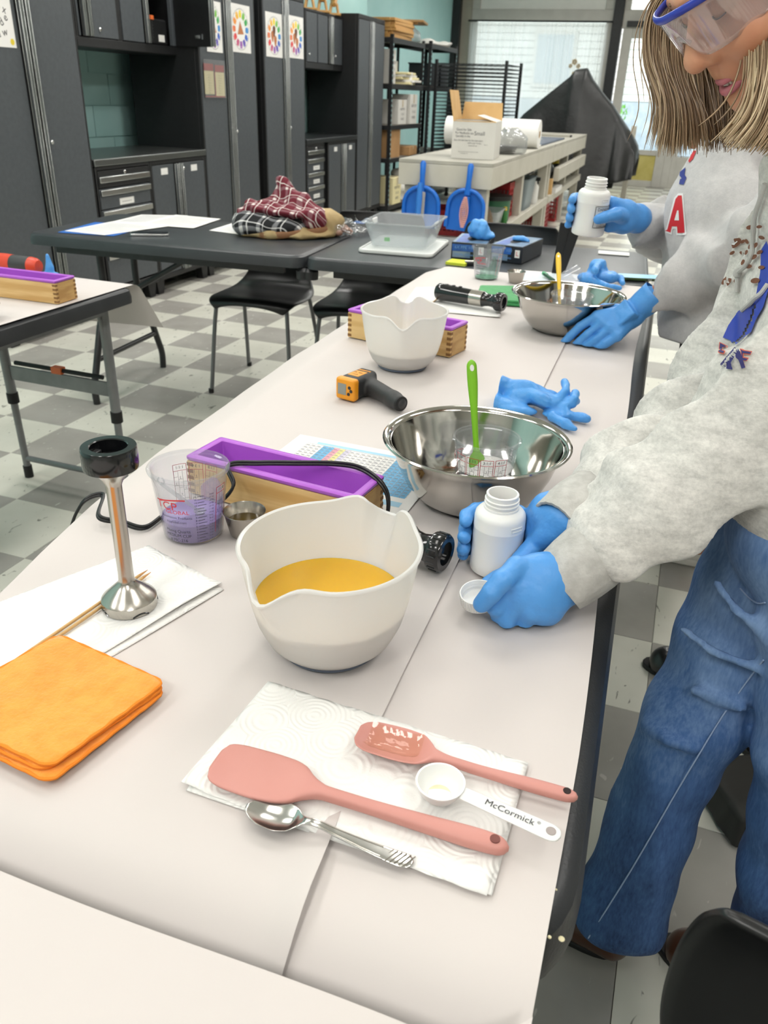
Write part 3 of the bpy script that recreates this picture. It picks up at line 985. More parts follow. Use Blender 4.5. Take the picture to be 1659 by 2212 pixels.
# dustpans with brushes on the near end of the bench
M_blue_p = mat('blue_plastic', '#1f6fd1', .32, c2='#2273d6', scale=20)
M_bristle = mat('pale_bristle', '#b9b5b0', .8)
M_pinkbr = mat('pink_bristle', '#e2a9a4', .8)
def dustpan(x, label, kind, tilt):
    t = thing('dustpan', label, 'dustpan', (x, 5.645, .86), 0)
    R = rotm(0, tilt, 0)
    pts = []
    for k in range(25):
        a = PI * k / 24
        pts.append((.125 * math.cos(a), -.245 + .115 * math.sin(a)))
    poly = [(-.125, -.40)] + [(-.128, -.38)] + list(reversed(pts)) + [(.128, -.38), (.125, -.40)]
    MX = Matrix(((1, 0, 0, 0), (0, 0, -1, 0), (0, 1, 0, 0), (0, 0, 0, 1)))
    M4 = R.to_4x4() @ MX
    mb = MB().prism(poly, .004, .010, M4)
    rim = [M4 @ Vector((p[0], p[1], .022)) for p in poly[1:-1]]
    mb.tube(rim, .014, 8)
    put('pan', mb, M_blue_p, t, smooth=50)
    hm = MB().tube([M4 @ Vector((0, -.16, .02)), M4 @ Vector((0, -.08, .022)), M4 @ Vector((0, .02, .02)), M4 @ Vector((0, .035, .018))], [.024, .018, .021, .012], 12)
    put('handle', hm, M_blue_p, t)
    b = thing('hand_brush', label.replace('dustpan', 'hand brush clipped in dustpan').replace(' with', ' that has')[:90], 'brush', (x, 5.645, .86), 0)
    if kind == 0:
        put('back', MB().tube([M4 @ Vector((-.005, -.10, .052)), M4 @ Vector((-.005, -.2, .058)), M4 @ Vector((-.012, -.36, .058))], [.016, .022, .018], 12), mat('lighter_blue_plastic', '#3d86de', .3), b)
        br = MB()
        for k in range(30):
            u = k / 29
            p = M4 @ Vector((.012 - .006 * u, -.16 - .21 * u, .05))
            br.tube([p, M4 @ Vector((.032 + .003 * random.random() - .008 * u, -.165 - .225 * u, .05))], .004, 5)
        o = put('bristles', br, M_bristle, b); o['kind'] = 'stuff'
    else:
        put('back', MB().tube([M4 @ Vector((.008, -.17, .048)), M4 @ Vector((.004, -.27, .054)), M4 @ Vector((.0, -.36, .05))], [.018, .026, .018], 12, flat=(1, 1.2)), M_blue_p, b)
        br = MB()
        for k in range(16):
            for s in range(5):
                u = k / 15; e = math.sin(PI * (u * .9 + .05))
                q = Vector((.004 + (s - 2) * .011 * e, -.175 - .185 * u, .066))
                br.tube([M4 @ q, M4 @ (q + Vector(((s - 2) * .002, 0, .02)))], .006, 5)
        o = put('bristles', br, M_pinkbr, b); o['kind'] = 'stuff'
    return t
dustpan(-1.815, 'blue dustpan hung left on the bench end with grey bristles', 0, 0)
dustpan(-1.485, 'blue dustpan hung right on the bench end with pink bristles', 1, math.radians(3))

# things on the bench
wb = open_carton((-1.575, 6.17, .902), (.30, .44, .24), M_whitebox, 'white open carton with printed lines and raised kraft flaps on the bench', .08 + PI / 2 - PI / 2, (('l', -12, .19), ('b', -18, .12), ('f', 115, .06), ('r', 75, .14)), M_kraft)
wb.rotation_euler.z = .10
tm = MB()
for k, (s, sz, x, z) in enumerate((('Good for Sale', .022, -.07, .185), ('For MacBooks use', .020, -.065, .163), ('Specially in the', .020, -.075, .143), ('Box, the best box for the next years', .016, -.035, .118), ('OPEN LAST TO FILL', .013, .01, .10), ('handle with care', .011, .0, .085),
                                   ('NO. 12', .009, .09, .093), ('keep in a dry place away from direct heat and light', .008, -.03, .045), ('recycle after use', .009, -.06, .034))):
    text_map(tm, s, sz, plane_fn((x, -.2212, z), (1, 0, 0), (0, 0, 1)), sx=.85)
text_map(tm, 'Small', .036, plane_fn((.04, -.2212, .163), (1, 0, 0), (0, 0, 1)))
put('print', tm, M_inkg, wb, smooth=0)
t = thing('paper_roll', 'large roll of white paper lying on the bench behind the carton', 'roll', (-1.78, 7.75, .90), 0)
put('roll', MB().lathe([(.03, -.42), (.115, -.42), (.115, .42), (.03, .42)], 36, c=(0, 0, .116), M=rotm(0, PI / 2)), M_paper, t)
put('core', MB().lathe([(.024, -.422), (.03, -.422), (.03, .422), (.024, .422)], 24, c=(0, 0, .116), M=rotm(0, PI / 2)), M_kraft, t)
M_greybag = clear_mat('grey_bag', (.84, .85, .85), .22, 1.3, .12, (.62, .63, .63))
blob('grey_bag', 'grey translucent bag of dark discs on the bench beside the carton', 'bag', (-1.47, 6.85, .901), (.15, .22, .12), M_greybag, 12, .22)
t = thing('plate_pile', 'dark flat plates inside the grey bag on the bench', 'plate', (-1.5, 6.78, .902), 0)
for k in range(4):
    put('plate', MB().lathe([(0, 0), (.1, 0), (.105, .008), (0, .012)], 24, c=(.006 * k, 0, k * .016)), M_wire, t)
t = thing('wall_banner', 'flat navy sign board with pale marks lying on the bench', 'board', (-1.62, 9.1, .902), 0)
put('board', MB().bx(-.2, .22, -.9, .9, 0, .012), mat('navy_board', '#4a5668', .5), t)
put('border', MB().bx(-.2, .22, -1.0, -.9, 0, .013), M_paper, t)
tm = MB()
for k in range(3):
    text_map(tm, '~o~', .22, plane_fn((0, -.4 + .4 * k, .0125), (1, 0, 0), (0, 1, 0)))
put('mark', tm, M_paper, t, smooth=0)
t = thing('wood_strip', 'thin grey strip lying across the bench behind the sign board', 'strip', (-1.7, 10.6, .902), .0)
put('strip', MB().bx(-.3, .3, -.03, .03, 0, .02), M_bench_top, t)
put('end_cap', MB().bx(.29, .31, -.032, .032, 0, .022), M_cabk, t)

# things on the bench shelf and under it
M_red = mat('red_plastic', '#a5262b', .4, c2='#b22c30', scale=10)
def crate(c, s, label, m=None):
    m = m or M_red
    t = thing('red_crate', label, 'crate', c, 0)
    x, y, z = s[0] / 2, s[1] / 2, s[2]
    put('base', MB().bx(-x, x, -y, y, 0, .006), m, t)
    f = MB()
    for a in (-1, 1):
        f.bx(a * x - .005, a * x + .005, -y, y, z - .05, z); f.bx(a * x - .004, a * x + .004, -y, y, 0, .03)
        f.bx(-x, x, a * y - .005, a * y + .005, z - .05, z); f.bx(-x, x, a * y - .004, a * y + .004, 0, .03)
    n = int(s[1] / .03)
    for i in range(n + 1):
        yy = -y + 2 * y * i / n
        for a in (-1, 1):
            f.bx(a * x - .003, a * x + .003, yy - .005, yy + .005, .03, z - .05)
    n = int(s[0] / .03)
    for i in range(n + 1):
        xx = -x + 2 * x * i / n
        for a in (-1, 1):
            f.bx(xx - .005, xx + .005, a * y - .003, a * y + .003, .03, z - .05)
    for k in range(1, 5):
        zz = .03 + (z - .08) * k / 5
        for a in (-1, 1):
            f.bx(a * x - .003, a * x + .003, -y, y, zz - .005, zz + .005)
            f.bx(-x, x, a * y - .003, a * y + .003, zz - .005, zz + .005)
    put('side_grille', f, m, t, smooth=0)
    return t
crate((-1.66, 5.95, .402), (.44, .34, .17), 'red plastic crate on the bench shelf behind the dustpans')
crate((-1.66, 5.93, .002), (.40, .32, .30), 'red plastic crate on the floor under the near bench end')
crate((-1.62, 7.15, .402), (.36, .40, .27), 'tall red plastic crate on the bench shelf past the clear tub')
crate((-1.62, 9.3, .002), (.4, .4, .3), 'red plastic crate on the floor under the far bench')
crate((-1.62, 10.4, .002), (.4, .5, .3), 'red plastic crate on the floor at the far bench end')
M_tub = clear_mat('clear_tub', (.9, .93, .93), .22, .8, .12)
def tub(name, label, c, s, rz=0, m=None, taper=.85, wall_=.003, rimw=.012, group=None):
    t = thing(name, label, 'tub', c, rz, group)
    x, y, z = s[0] / 2, s[1] / 2, s[2]
    r = min(x, y) * .22
    def ring(k, zz, inset=0):
        pts = []
        for cx, cy_, a0 in ((1, 1, 0), (-1, 1, PI / 2), (-1, -1, PI), (1, -1, 3 * PI / 2)):
            for j in range(7):
                a = a0 + j * PI / 12
                pts.append((cx * (x * k - r) + (r - inset) * math.cos(a), cy_ * (y * k - r) + (r - inset) * math.sin(a), zz))
        return pts
    rings = [ring(taper, .0), ring(taper + (1 - taper) * .05, .01), ring(1, z - .004), ring(1 + rimw / x, z - .004), ring(1 + rimw / x, z), ring(1, z, wall_ * .5), ring(taper, .006, wall_)]
    mb = MB()
    n = len(rings[0])
    vs = [p for R_ in rings for p in R_]
    fs = [(i * n + j, i * n + (j + 1) % n, (i + 1) * n + (j + 1) % n, (i + 1) * n + j) for i in range(len(rings) - 1) for j in range(n)]
    fs += [tuple(range(n - 1, -1, -1)), tuple((len(rings) - 1) * n + j for j in range(n))]
    mb.add(vs, fs)
    put('tub_body', mb, m or M_tub, t, smooth=50)
    return t
tub('clear_bin', 'clear plastic bin of odds and ends on the bench shelf near the corner', (-1.55, 6.35, .402), (.34, .34, .13))
blob('beige_pouch', 'brown woven pot at the near right corner of the bench shelf', 'pot', (-1.43, 5.93, .402), (.07, .09, .13), mat('brown_weave', '#6f5d48', .8, c2='#5f4f3d', scale=30), 4, .03)
t = thing('green_container', 'round green container with a dark lid on the bench shelf', 'container', (-1.55, 6.78, .402), 0)
put('body', MB().lathe([(0, 0), (.15, 0), (.16, .16), (0, .16)], 28), mat('green_plastic', '#2f6b4a', .4), t)
put('lid', MB().lathe([(0, .161), (.168, .161), (.168, .19), (0, .195)], 28), M_cabk, t)
tub('blue_grey_bin', 'grey blue translucent bin near the middle bench leg on the shelf', (-1.55, 7.72, .402), (.36, .5, .26), m=clear_mat('blue_grey_plastic', (.55, .65, .68), .5, .6, .2, (.45, .52, .55)))
t = thing('spray_bottle', 'white bottle with a black top on the bench shelf', 'bottle', (-1.42, 8.15, .402), 0)
put('body', MB().lathe([(0, 0), (.05, 0), (.052, .15), (.03, .19), (.03, .2), (0, .2)], 20), M_white_wall, t)
put('trigger', MB().bx(-.03, .06, -.015, .015, .2, .235).bx(.03, .045, -.01, .01, .17, .2), M_cabk, t, bevel=.004)
t = thing('glue_bottle', 'small green bottle with a yellow cap on the bench shelf edge', 'bottle', (-1.40, 6.62, .402), 0)
put('body', MB().lathe([(0, 0), (.022, 0), (.022, .08), (.01, .1), (0, .1)], 14), mat('green_bottle', '#3b7a3c', .4), t)
put('cap', MB().lathe([(0, .1), (.016, .1), (.014, .125), (0, .127)], 14), mat('yellow_cap', '#e0c22e', .4), t)
blob('packing_bag', 'grey bag of packing in the side tray of the far bench', 'bag', (-1.52, 9.6, .547), (.1, .3, .1), M_greybag, 22, .2)
bxthing('brown_parcel', 'small brown parcel in the side tray of the far bench', 'box', (-1.50, 10.6, .547), (.14, .5, .12), M_brownbox)
t = thing('yellow_tin', 'yellow topped tin behind the side tray of the bench', 'tin', (-1.52, 9.9, .402), 0)
put('body', MB().lathe([(0, 0), (.1, 0), (.1, .25), (0, .25)], 20), M_cabk, t)
put('lid', MB().lathe([(0, .251), (.105, .251), (.105, .3), (0, .3)], 20), mat('yellow_lid', '#d9bd2f', .4), t)
bxthing('kraft_envelope', 'tan card folder standing under the far bench', 'folder', (-1.5, 9.0, .402), (.3, .04, .16), M_kraft)
bxthing('white_packet', 'white packet lying on the far bench shelf', 'packet', (-1.5, 9.45, .402), (.34, .5, .05), M_paper)

# the two benches stand a little askew in the room
for o in set(bpy.data.objects) - _before:
    if o.parent is None:
        p = Vector((o.location.x + 1.34, o.location.y - 5.66, 0))
        p.rotate(Euler((0, 0, math.radians(1.7))))
        o.location = (p.x - 1.288, p.y + 5.695, o.location.z)
        o.rotation_euler.z += math.radians(1.7)
# draped stand at the back
M_cover = mat('black_cover', '#1a1b1b', .42, c2='#242525', scale=6, bscale=14, bstr=.25, bdist=.02)
st = thing('covered_stand', 'tall stand draped in a black fabric cover in front of the shop window', 'stand', (-1.78, 13.0, 0), 0)
prof = [(-1.12, .70), (-.95, .86), (-.76, 1.10), (-.45, 1.36), (-.16, 1.60), (-.10, 1.68), (.06, 1.70), (.16, 1.56), (.36, 1.36), (.50, 1.24), (.62, 1.10), (.84, .86), (.92, .74), (.95, .60)]
def top_z(x):
    for (a, za), (b, zb) in zip(prof, prof[1:]):
        if a <= x <= b:
            return za + (zb - za) * (x - a) / (b - a)
    return prof[0][1] if x < 0 else prof[-1][1]
def cover(u, v):
    # v: 0..1 from front hem over the ridge to the back hem
    x = -1.12 + 2.07 * u
    zt = top_z(x)
    hem = .22 + .10 * math.sin(5 * u + 1) + (.14 if u > .82 else 0)
    s = abs(v - .5) * 2
    side = -1 if v < .5 else 1
    z = zt + (hem - zt) * s ** 1.35
    y = side * (.04 + .42 * s ** .7)
    fold = .045 * s * math.sin(26 * u + 3 * math.sin(6 * u)) + .03 * s * math.sin(11 * (u - .5) / (.3 + s))
    return (x + .03 * s * math.sin(17 * u), y + side * fold, max(z, .05))
put('cover', MB().grid(cover, 110, 48), M_cover, st, smooth=180, solid=.004)
for x in (-.75, .82):
    put('leg', MB().bx(x - .035, x + .035, -.03, .03, 0, 1.0), M_bench, st, bevel=.004)
put('mast', MB().bx(-.05, .03, -.02, .02, 0.5, 1.66).bx(-.75, .82, -.02, .02, .70, .78), M_bench, st)
put('foot_bar', MB().bx(-.8, -.7, -.3, .3, 0, .05), M_bench, st, bevel=.004)
put('foot_bar', MB().bx(.77, .87, -.3, .3, 0, .05), M_bench, st, bevel=.004)


# ================================================================ TABLES AND CHAIRS
M_blackpl = mat('black_table_plastic', '#2a2c2e', .42, c2='#313336', scale=12, bscale=260, bstr=.25, bdist=.0008)
M_blackpl_worn = mat('black_table_plastic_worn', '#222427', .38, c2='#2b2d30', scale=10, bscale=300, bstr=.35, bdist=.0009)
M_greytube = mat('grey_tube', '#87898a', .4, .3, c2='#7d7f80', scale=15)
M_blacktube = mat('black_tube', '#222325', .4, c2='#2a2b2d', scale=15)
M_rubber = mat('black_rubber', '#131314', .6)
M_butcher = mat('white_table_paper', '#d2cbc7', .62, c2='#d6cfcb', scale=2, bscale=7, bstr=.10, bdist=.01)

def rrect(x0, x1, y0, y1, r, n=8):
    out = []
    for cx, cy_, a0 in ((x1 - r, y1 - r, 0), (x0 + r, y1 - r, PI / 2), (x0 + r, y0 + r, PI), (x1 - r, y0 + r, 1.5 * PI)):
        for j in range(n + 1):
            a = a0 + j * PI / 2 / n
            out.append((cx + r * math.cos(a), cy_ + r * math.sin(a)))
    return out

def slab(x0, x1, y0, y1, r, z1, th, lip=.012):
    """moulded plastic top: rounded plan, sloping rim, hollow lip"""
    mb = MB()
    rings = [(0.0, z1 - th), (0.0, z1 - .026), (.005, z1 - .008), (.014, z1 - .001), (.022, z1), (.022, z1)]
    P = []
    for ins, z in rings[:5]:
        P.append([(p[0], p[1], z) for p in rrect(x0 + ins, x1 - ins, y0 + ins, y1 - ins, max(r - ins, .005))])
    n = len(P[0])
    vs = [q for R_ in P for q in R_]
    fs = [(i * n + j, i * n + (j + 1) % n, (i + 1) * n + (j + 1) % n, (i + 1) * n + j) for i in range(4) for j in range(n)]
    fs += [tuple(4 * n + j for j in range(n)), tuple(range(n - 1, -1, -1))]
    return mb.add(vs, fs)

def grey_leg_frame(t, xa, xb, y, ztop, lean=0.0, splay=0.0, zc=.30):
    """two height-adjustable grey legs joined by a pressed bar and a low bar"""
    for s, x in ((-1, xa), (1, xb)):
        f = lambda z: (x + s * splay * (ztop - z) / ztop, y + lean * (ztop - z) / ztop, z)
        l = put('leg', MB().tube([f(ztop), f(zc)], .0165, 14), M_greytube, t)
        o = put('lower_tube', MB().tube([f(zc), f(.03)], .0125, 12), M_greytube, l)
        o = put('collar', MB().tube([f(zc + .025), f(zc - .012)], .0195, 14), M_rubber, l)
        o = put('foot_cap', MB().tube([f(.045), f(.0)], .016, 12), M_rubber, l)
    g = lambda z, s, x: x + s * splay * (ztop - z) / ztop
    z = zc + .10
    put('cross_bar', MB().box(((g(z, -1, xa) + g(z, 1, xb)) / 2, y + lean * (ztop - z) / ztop, z), (g(z, 1, xb) - g(z, -1, xa), .008, .05)), M_greytube, t, bevel=.002)
    z = .075
    put('low_bar', MB().tube([(g(z, -1, xa), y + lean * .9, z), (g(z, 1, xb), y + lean * .9, z)], .0105, 10), M_greytube, t)

def grey_table(label, x0, x1, y0, y1, rz, piv, legs, m=None, r=.05, splay=.03):
    t = thing('folding_table', label, 'table', piv, rz)
    put('tabletop', slab(x0, x1, y0, y1, r, .733, .045), m or M_blackpl_worn, t, smooth=35)
    put('under_frame', MB().bx(x0 + .05, x0 + .075, y0 + .1, y1 - .1, .66, .687).bx(x1 - .075, x1 - .05, y0 + .1, y1 - .1, .66, .687), M_greytube, t)
    for y, lean in legs:
        grey_leg_frame(t, x0 + .09, x1 - .09, y, .687, lean, splay)
        for x in (x0 + .09, x1 - .09):
            put('brace', MB().tube([(x, y - lean * 2.2, .672), (x, y + lean * .2, .50)], .007, 8), M_greytube, t)
    return t
# main working tables, end to end along the right of the photograph
R2 = math.atan(.031)
main_a = grey_table('black plastic folding table under paper, nearest the camera with the big white bowl', -.735, 0.0, .025, 1.22, R2, (.026, .335, 0), ((.24, -.03), (.98, .03)), r=.11, splay=.045)
main_b = grey_table('black plastic folding table under paper, behind the steel bowl with the green spatula', -.755, 0.0, .0, 1.22, R2, (-.012, 1.558, 0), ((.34, -.03), (.98, .03)), r=.04, splay=.045)
near_t = grey_table('black plastic folding table under paper at the bottom left of the photo', -.9, 0.0, -1.22, 0, R2, (.012, .300, 0), ((-.24, .03), (-.98, -.03)), r=.06)
left_t = grey_table('narrow grey-legged table with a black rim on the left, wooden mould on it', -.62, 0.0, -1.25, 0, -.01, (-1.575, 2.115, 0), ((-.06, .01), (-1.0, -.03)), r=.04, splay=-.005)
# orange tag on the left table's bar and the strap
put('strap', MB().tube([(-.49, -.052, .436), (-.13, -.052, .436)], .008, 8), M_rubber, left_t)
put('orange_clip', MB().bx(-.33, -.29, -.064, -.04, .425, .447), M_orange_p, left_t)

# cross tables with black wishbone legs
XR = math.radians(4.2)
def wish_leg(t, x, y0, y1):
    f = MB()
    for y in (y0, y1):
        s = 1 if y == y1 else -1
        pts = spline([(x, y - s * .16, .69), (x, y - s * .16, .45), (x, y - s * .10, .33), (x, y - s * .035, .17), (x, y, .08), (x, y, .0)], 6)
        put('leg', MB().tube(pts, .0155, 12), M_blacktube, t)
    put('leg_bar', MB().tube([(x, y0 + .16, .42), (x, y1 - .16, .42)], .013, 10), M_blacktube, t)
    put('foot_bar', MB().tube([(x, y0 + .045, .19), (x, y1 - .045, .19)], .012, 10), M_blacktube, t)
def wish_table(label, loc, L, D, m, ends):
    t = thing('folding_table', label, 'table', loc, XR)
    put('tabletop', slab(0, L, 0, D, .055, .735, .045), m, t, smooth=35)
    for x in ends:
        wish_leg(t, x, .05, D - .05)
    put('hinge_bar', MB().tube([(ends[0], D / 2, .42), (ends[0] + .32, D / 2, .60), (ends[0] + .40, D / 2, .685)], .012, 10), M_blacktube, t)
    put('connector', MB().lathe([(0, -.03), (.028, -.03), (.03, 0), (.02, .012), (0, .012)], 18, c=(L - .01 if len(ends) == 1 else .012, .05, .675)), M_blacktube, t)
    put('rail', MB().bx(.1, L - .1, .06, .085, .655, .69).bx(.1, L - .1, D - .085, D - .06, .655, .69), M_blacktube, t)
    return t
M_blackpl_far = mat('black_table_plastic_far', '#34373a', .36, c2='#3b3f42', scale=6, bscale=200, bstr=.2, bdist=.0008)
cross_l = wish_table('black folding table with wishbone legs under the plaid clothing, to the left', (-2.56, 2.735, 0), 1.22, .69, M_blackpl_far, (.20,))
cross_r = wish_table('black folding table holding the clear tub and glove boxes', (-1.337, 2.826, 0), 1.265, .75, M_blackpl_far, (.36, 1.06))

# paper sheets
def paper(name, label, fn, nu, nv, group=None):
    o = put(name, MB().grid(fn, nu, nv), M_butcher, smooth=180)
    return tag(o, label, 'paper', group)
LE = [(.2, -.685), (.607, -.70), (.85, -.757), (1.083, -.798), (1.75, -.85), (2.66, -.866), (2.9, -.86)]
def left_edge(y):
    for (a, xa), (b, xb) in zip(LE, LE[1:]):
        if a <= y <= b:
            return xa + (xb - xa) * (y - a) / (b - a)
    return LE[0][1] if y < .2 else LE[-1][1]
def seam_x(y):
    return -.205 - .028 * (y - .5) + .012 * math.exp(-((y - .35) / .12) ** 2)
def wave(x, y):
    return .0012 * math.sin(9 * x + 4 * y) * math.sin(5 * y - 3 * x) + .0008 * math.sin(23 * y + 8 * x)
def endz(x, y):
    d = (.388 + .031 * (x - .026) - y) / .09
    return -.060 * d * d if d > 0 else 0.0
def paper_l(u, v):
    y = .29 + v * 2.62
    x1, x0 = seam_x(y) + .012, left_edge(y)
    x = x0 + (x1 - x0) * u
    tx = -.712 - .031 * (y - .335)
    droop = -.55 * max(0, tx - x) ** 1.25
    e = .0022 * math.exp(-((x1 - x) / .02) ** 2) * (1 + 3.2 * math.exp(-((y - .37) / .06) ** 2))
    return (x, y, .7375 + max(wave(x, y), -.0006) + droop + endz(x, y) + e)
def paper_r(u, v):
    y = .29 + v * 2.62
    x0 = seam_x(y) - .07
    x1 = .004 - .0335 * (y - .335) - .003 * math.sin(7 * y) - .006 * max(0, min(1, (y - .6) / .5))
    x = x0 + (x1 - x0) * u
    return (x, y, .7362 + .4 * max(wave(x, y), -.001) + endz(x, y))
paper('table_paper', 'wide white paper sheet covering the main tables left of the seam', paper_l, 60, 150)
paper('table_paper', 'white paper sheet covering the main tables right of the seam', paper_r, 30, 150)
def paper_n(u, v):
    y = .3025 - v * 1.0
    x = -.95 + u * (.952 + .0)
    yy = y + .006 * (x + .2) - .002 * math.sin(14 * x)
    if x > -.03:
        yy += .034 * (x + .03) / .03
    return (x, yy, .7405 + .003 * math.exp(-v / .06))
paper('table_paper', 'white paper sheet with a straight far edge at the bottom left of the photo', paper_n, 40, 20)
def paper_left(u, v):
    x = -2.2 + u * .60
    y = .85 + v * 1.30
    z = .7365 + .0008 * math.sin(9 * x + 5 * y)
    if x > -1.605 - .012: z -= .0
    return (x + .016 * 0, y, z)
def paper_left_flap(u, v):
    L = 1.28 + .20
    s = v * L
    x0, x1 = -2.19, -1.592 + .03 * max(0, s - 1.26) / .24
    x = x0 + (x1 - x0) * u
    if s < 1.26:
        return (x, .86 + s, .7365 + .0008 * math.sin(9 * x + 5 * s))
    q = s - 1.26
    a = min(q / .05, 1.15)
    if a < 1.15:
        return (x, 2.12 + .04 * math.sin(a), .7365 - .04 * (1 - math.cos(a)))
    r = q - .0575
    return (x + .02 * r, 2.12 + .04 * math.sin(1.15) + r * (.16 + .22 * u), .7365 - .04 * (1 - math.cos(1.15)) - r * (.90 - .1 * u))
paper('table_paper', 'white paper sheet on the narrow left table, its end drooping over the edge', paper_left_flap, 24, 90)

# paint specks on the black rim
M_speck = mat('dried_cream_speck', '#e9e0b8', .6)
for p, r in (((0.0119,0.4640,0.7220), .0030), ((0.0104,0.4593,0.7220), .0018), ((-0.0016,0.4556,0.7325), .0014), ((0.0008,0.4525,0.7325), .0012), ((-0.0014,0.4476,0.7325), .0012), ((0.0118,0.4210,0.7200), .0026), ((0.0028,0.4100,0.7325), .0016), ((-0.0012,0.6218,0.7220), .0022), ((-0.0025,0.6125,0.7240), .0016), ((-0.0036,0.6970,0.7250), .0014), ((-0.0081,0.7579,0.7280), .0012)):
    put('cream_speck', MB().lathe([(0, .0009), (r * .7, .0007), (r, 0)], 9, c=p), M_speck, main_a, world=False).matrix_parent_inverse = main_a.matrix_basis.inverted()
# chairs: black one-piece shell on four grey tube legs
M_shell = mat('black_chair_shell', '#0f1011', .33, c2='#131415', scale=20, bscale=300, bstr=.05, bdist=.0004)
M_shell_leg = mat('chair_leg_tube', '#6f7172', .35, .4)
def shell_fn():
    # centre line from front lip of seat to the top of the back: (y, z, halfwidth)
    cl = [(-.215, .425, .165), (-.205, .446, .195), (-.16, .455, .212), (-.05, .448, .222), (.06, .444, .215), (.13, .455, .195), (.175, .495, .165), (.20, .555, .15), (.222, .615, .175), (.240, .675, .205), (.256, .735, .212), (.267, .78, .205), (.271, .802, .19)]
    Y = spline([(0, c[0], c[1]) for c in cl], 4); Wd = spline([(c[2], 0, 0) for c in cl], 4)
    n = len(Y) - 1
    def f(u, v):
        k = v * n; i = min(int(k), n - 1); t = k - i
        p = Y[i].lerp(Y[i + 1], t); w = Wd[i].lerp(Wd[i + 1], t).x
        tx = (u - .5) * 2
        seat = max(0, 1 - v / .5)
        curl = -.030 * seat * abs(tx) ** 3 - .0 
        back = max(0, (v - .5) / .5)
        return (tx * w, p.y - .035 * back * tx * tx + (.02 * seat * abs(tx) ** 4), p.z + curl)
    return f
def make_chair(label):
    t = thing('shell_chair', label, 'chair', (0, 0, 0))
    put('shell', MB().grid(shell_fn(), 16, 44), M_shell, t, smooth=180, solid=.011, sub=1)
    for sx in (-1, 1):
        put('leg', MB().tube(spline([(sx * .10, -.02, .428), (sx * .15, -.13, .420), (sx * .172, -.168, .40), (sx * .20, -.215, .01)], 5), .0095, 12), M_shell_leg, t)
        put('leg', MB().tube(spline([(sx * .10, -.01, .428), (sx * .15, .10, .415), (sx * .172, .14, .39), (sx * .205, .235, .01)], 5), .0095, 12), M_shell_leg, t)
        for y in (-.216, .236):
            put('foot_cap', MB().lathe([(0, 0), (.012, 0), (.0125, .02), (0, .021)], 12, c=(sx * .2025, y, 0)), M_rubber, t)
    put('under_plate', MB().bx(-.12, .12, -.05, .04, .422, .434), M_rubber, t, bevel=.004)
    return t
chair0 = make_chair('black shell chair tucked under the seam of the two cross tables')
def chair(x, y, rz, label, first=[True]):
    if first[0]:
        c = chair0; first[0] = False
    else:
        c = copy_tree(chair0)
        c['label'] = label
    c.location = (x, y, 0); c.rotation_euler = (0, 0, rz)
    c['group'] = 'black shell chairs'
    return c
chair(-1.80, 3.385, .09, '')
chair(-1.31, 3.44, .12, 'black shell chair under the cross tables beside the first tucked one')
chair(-.70, 3.41, .07, 'black shell chair behind the glove boxes, its back above the table')
chair(.150, .123, -.55, 'black shell chair close to the camera in the lower right corner')


# ================================================================ THINGS ON THE MAIN TABLES
ZP = .7395
M_white_pl = None
def bowl_plastic():
    m, nt, b = new_mat('white_bowl_plastic')
    nt.nodes.remove(b)
    tl = nt.nodes.new('ShaderNodeBsdfTranslucent'); tl.inputs[0].default_value = (.95, .945, .925, 1)
    p = nt.nodes.new('ShaderNodeBsdfPrincipled')
    p.inputs['Base Color'].default_value = (.90, .90, .89, 1)
    p.inputs['Roughness'].default_value = .22
    mx = nt.nodes.new('ShaderNodeMixShader'); mx.inputs[0].default_value = .46
    nt.links.new(p.outputs[0], mx.inputs[1]); nt.links.new(tl.outputs[0], mx.inputs[2])
    nt.links.new(mx.outputs[0], nt.nodes['Material Output'].inputs[0])
    return m
M_bowl = bowl_plastic()
M_oil, nt, b = new_mat('golden_oil')
b.inputs['Base Color'].default_value = lin('#d8a827'); b.inputs['Roughness'].default_value = .03
b.inputs['Subsurface Weight'].default_value = .25; b.inputs['Subsurface Radius'].default_value = (.05, .03, .005); b.inputs['Subsurface Scale'].default_value = .3
M_steel = mat('polished_steel', '#c6c3bd', .10, 1.0, bscale=60, bstr=.015, bdist=.001)
M_steel_b = mat('satin_steel', '#b9b4ac', .24, 1.0, bscale=300, bstr=.05, bdist=.0006, bstretch=(1, 1, .04))
M_blackgloss = mat('black_gloss_plastic', '#131416', .16, coat=.4)
M_blacksoft = mat('black_soft_plastic', '#232426', .42)
M_wood = mat('mould_pine', '#e2bf83', .5, c2='#cda263', scale=14, stretch=(.25, 3, 3), lo=.42, hi=.6, bscale=60, bstr=.05, bdist=.001)
M_wood_end = mat('mould_pine_end', '#cfa86b', .55, c2='#b98f55', scale=18, stretch=(3, .6, 3), lo=.4, hi=.62)
M_dovetail = mat('dovetail_end_grain', '#8a6235', .6)
M_purple = mat('purple_silicone', '#b562d2', .42, c2='#ae5ccb', scale=12, sss=.05)

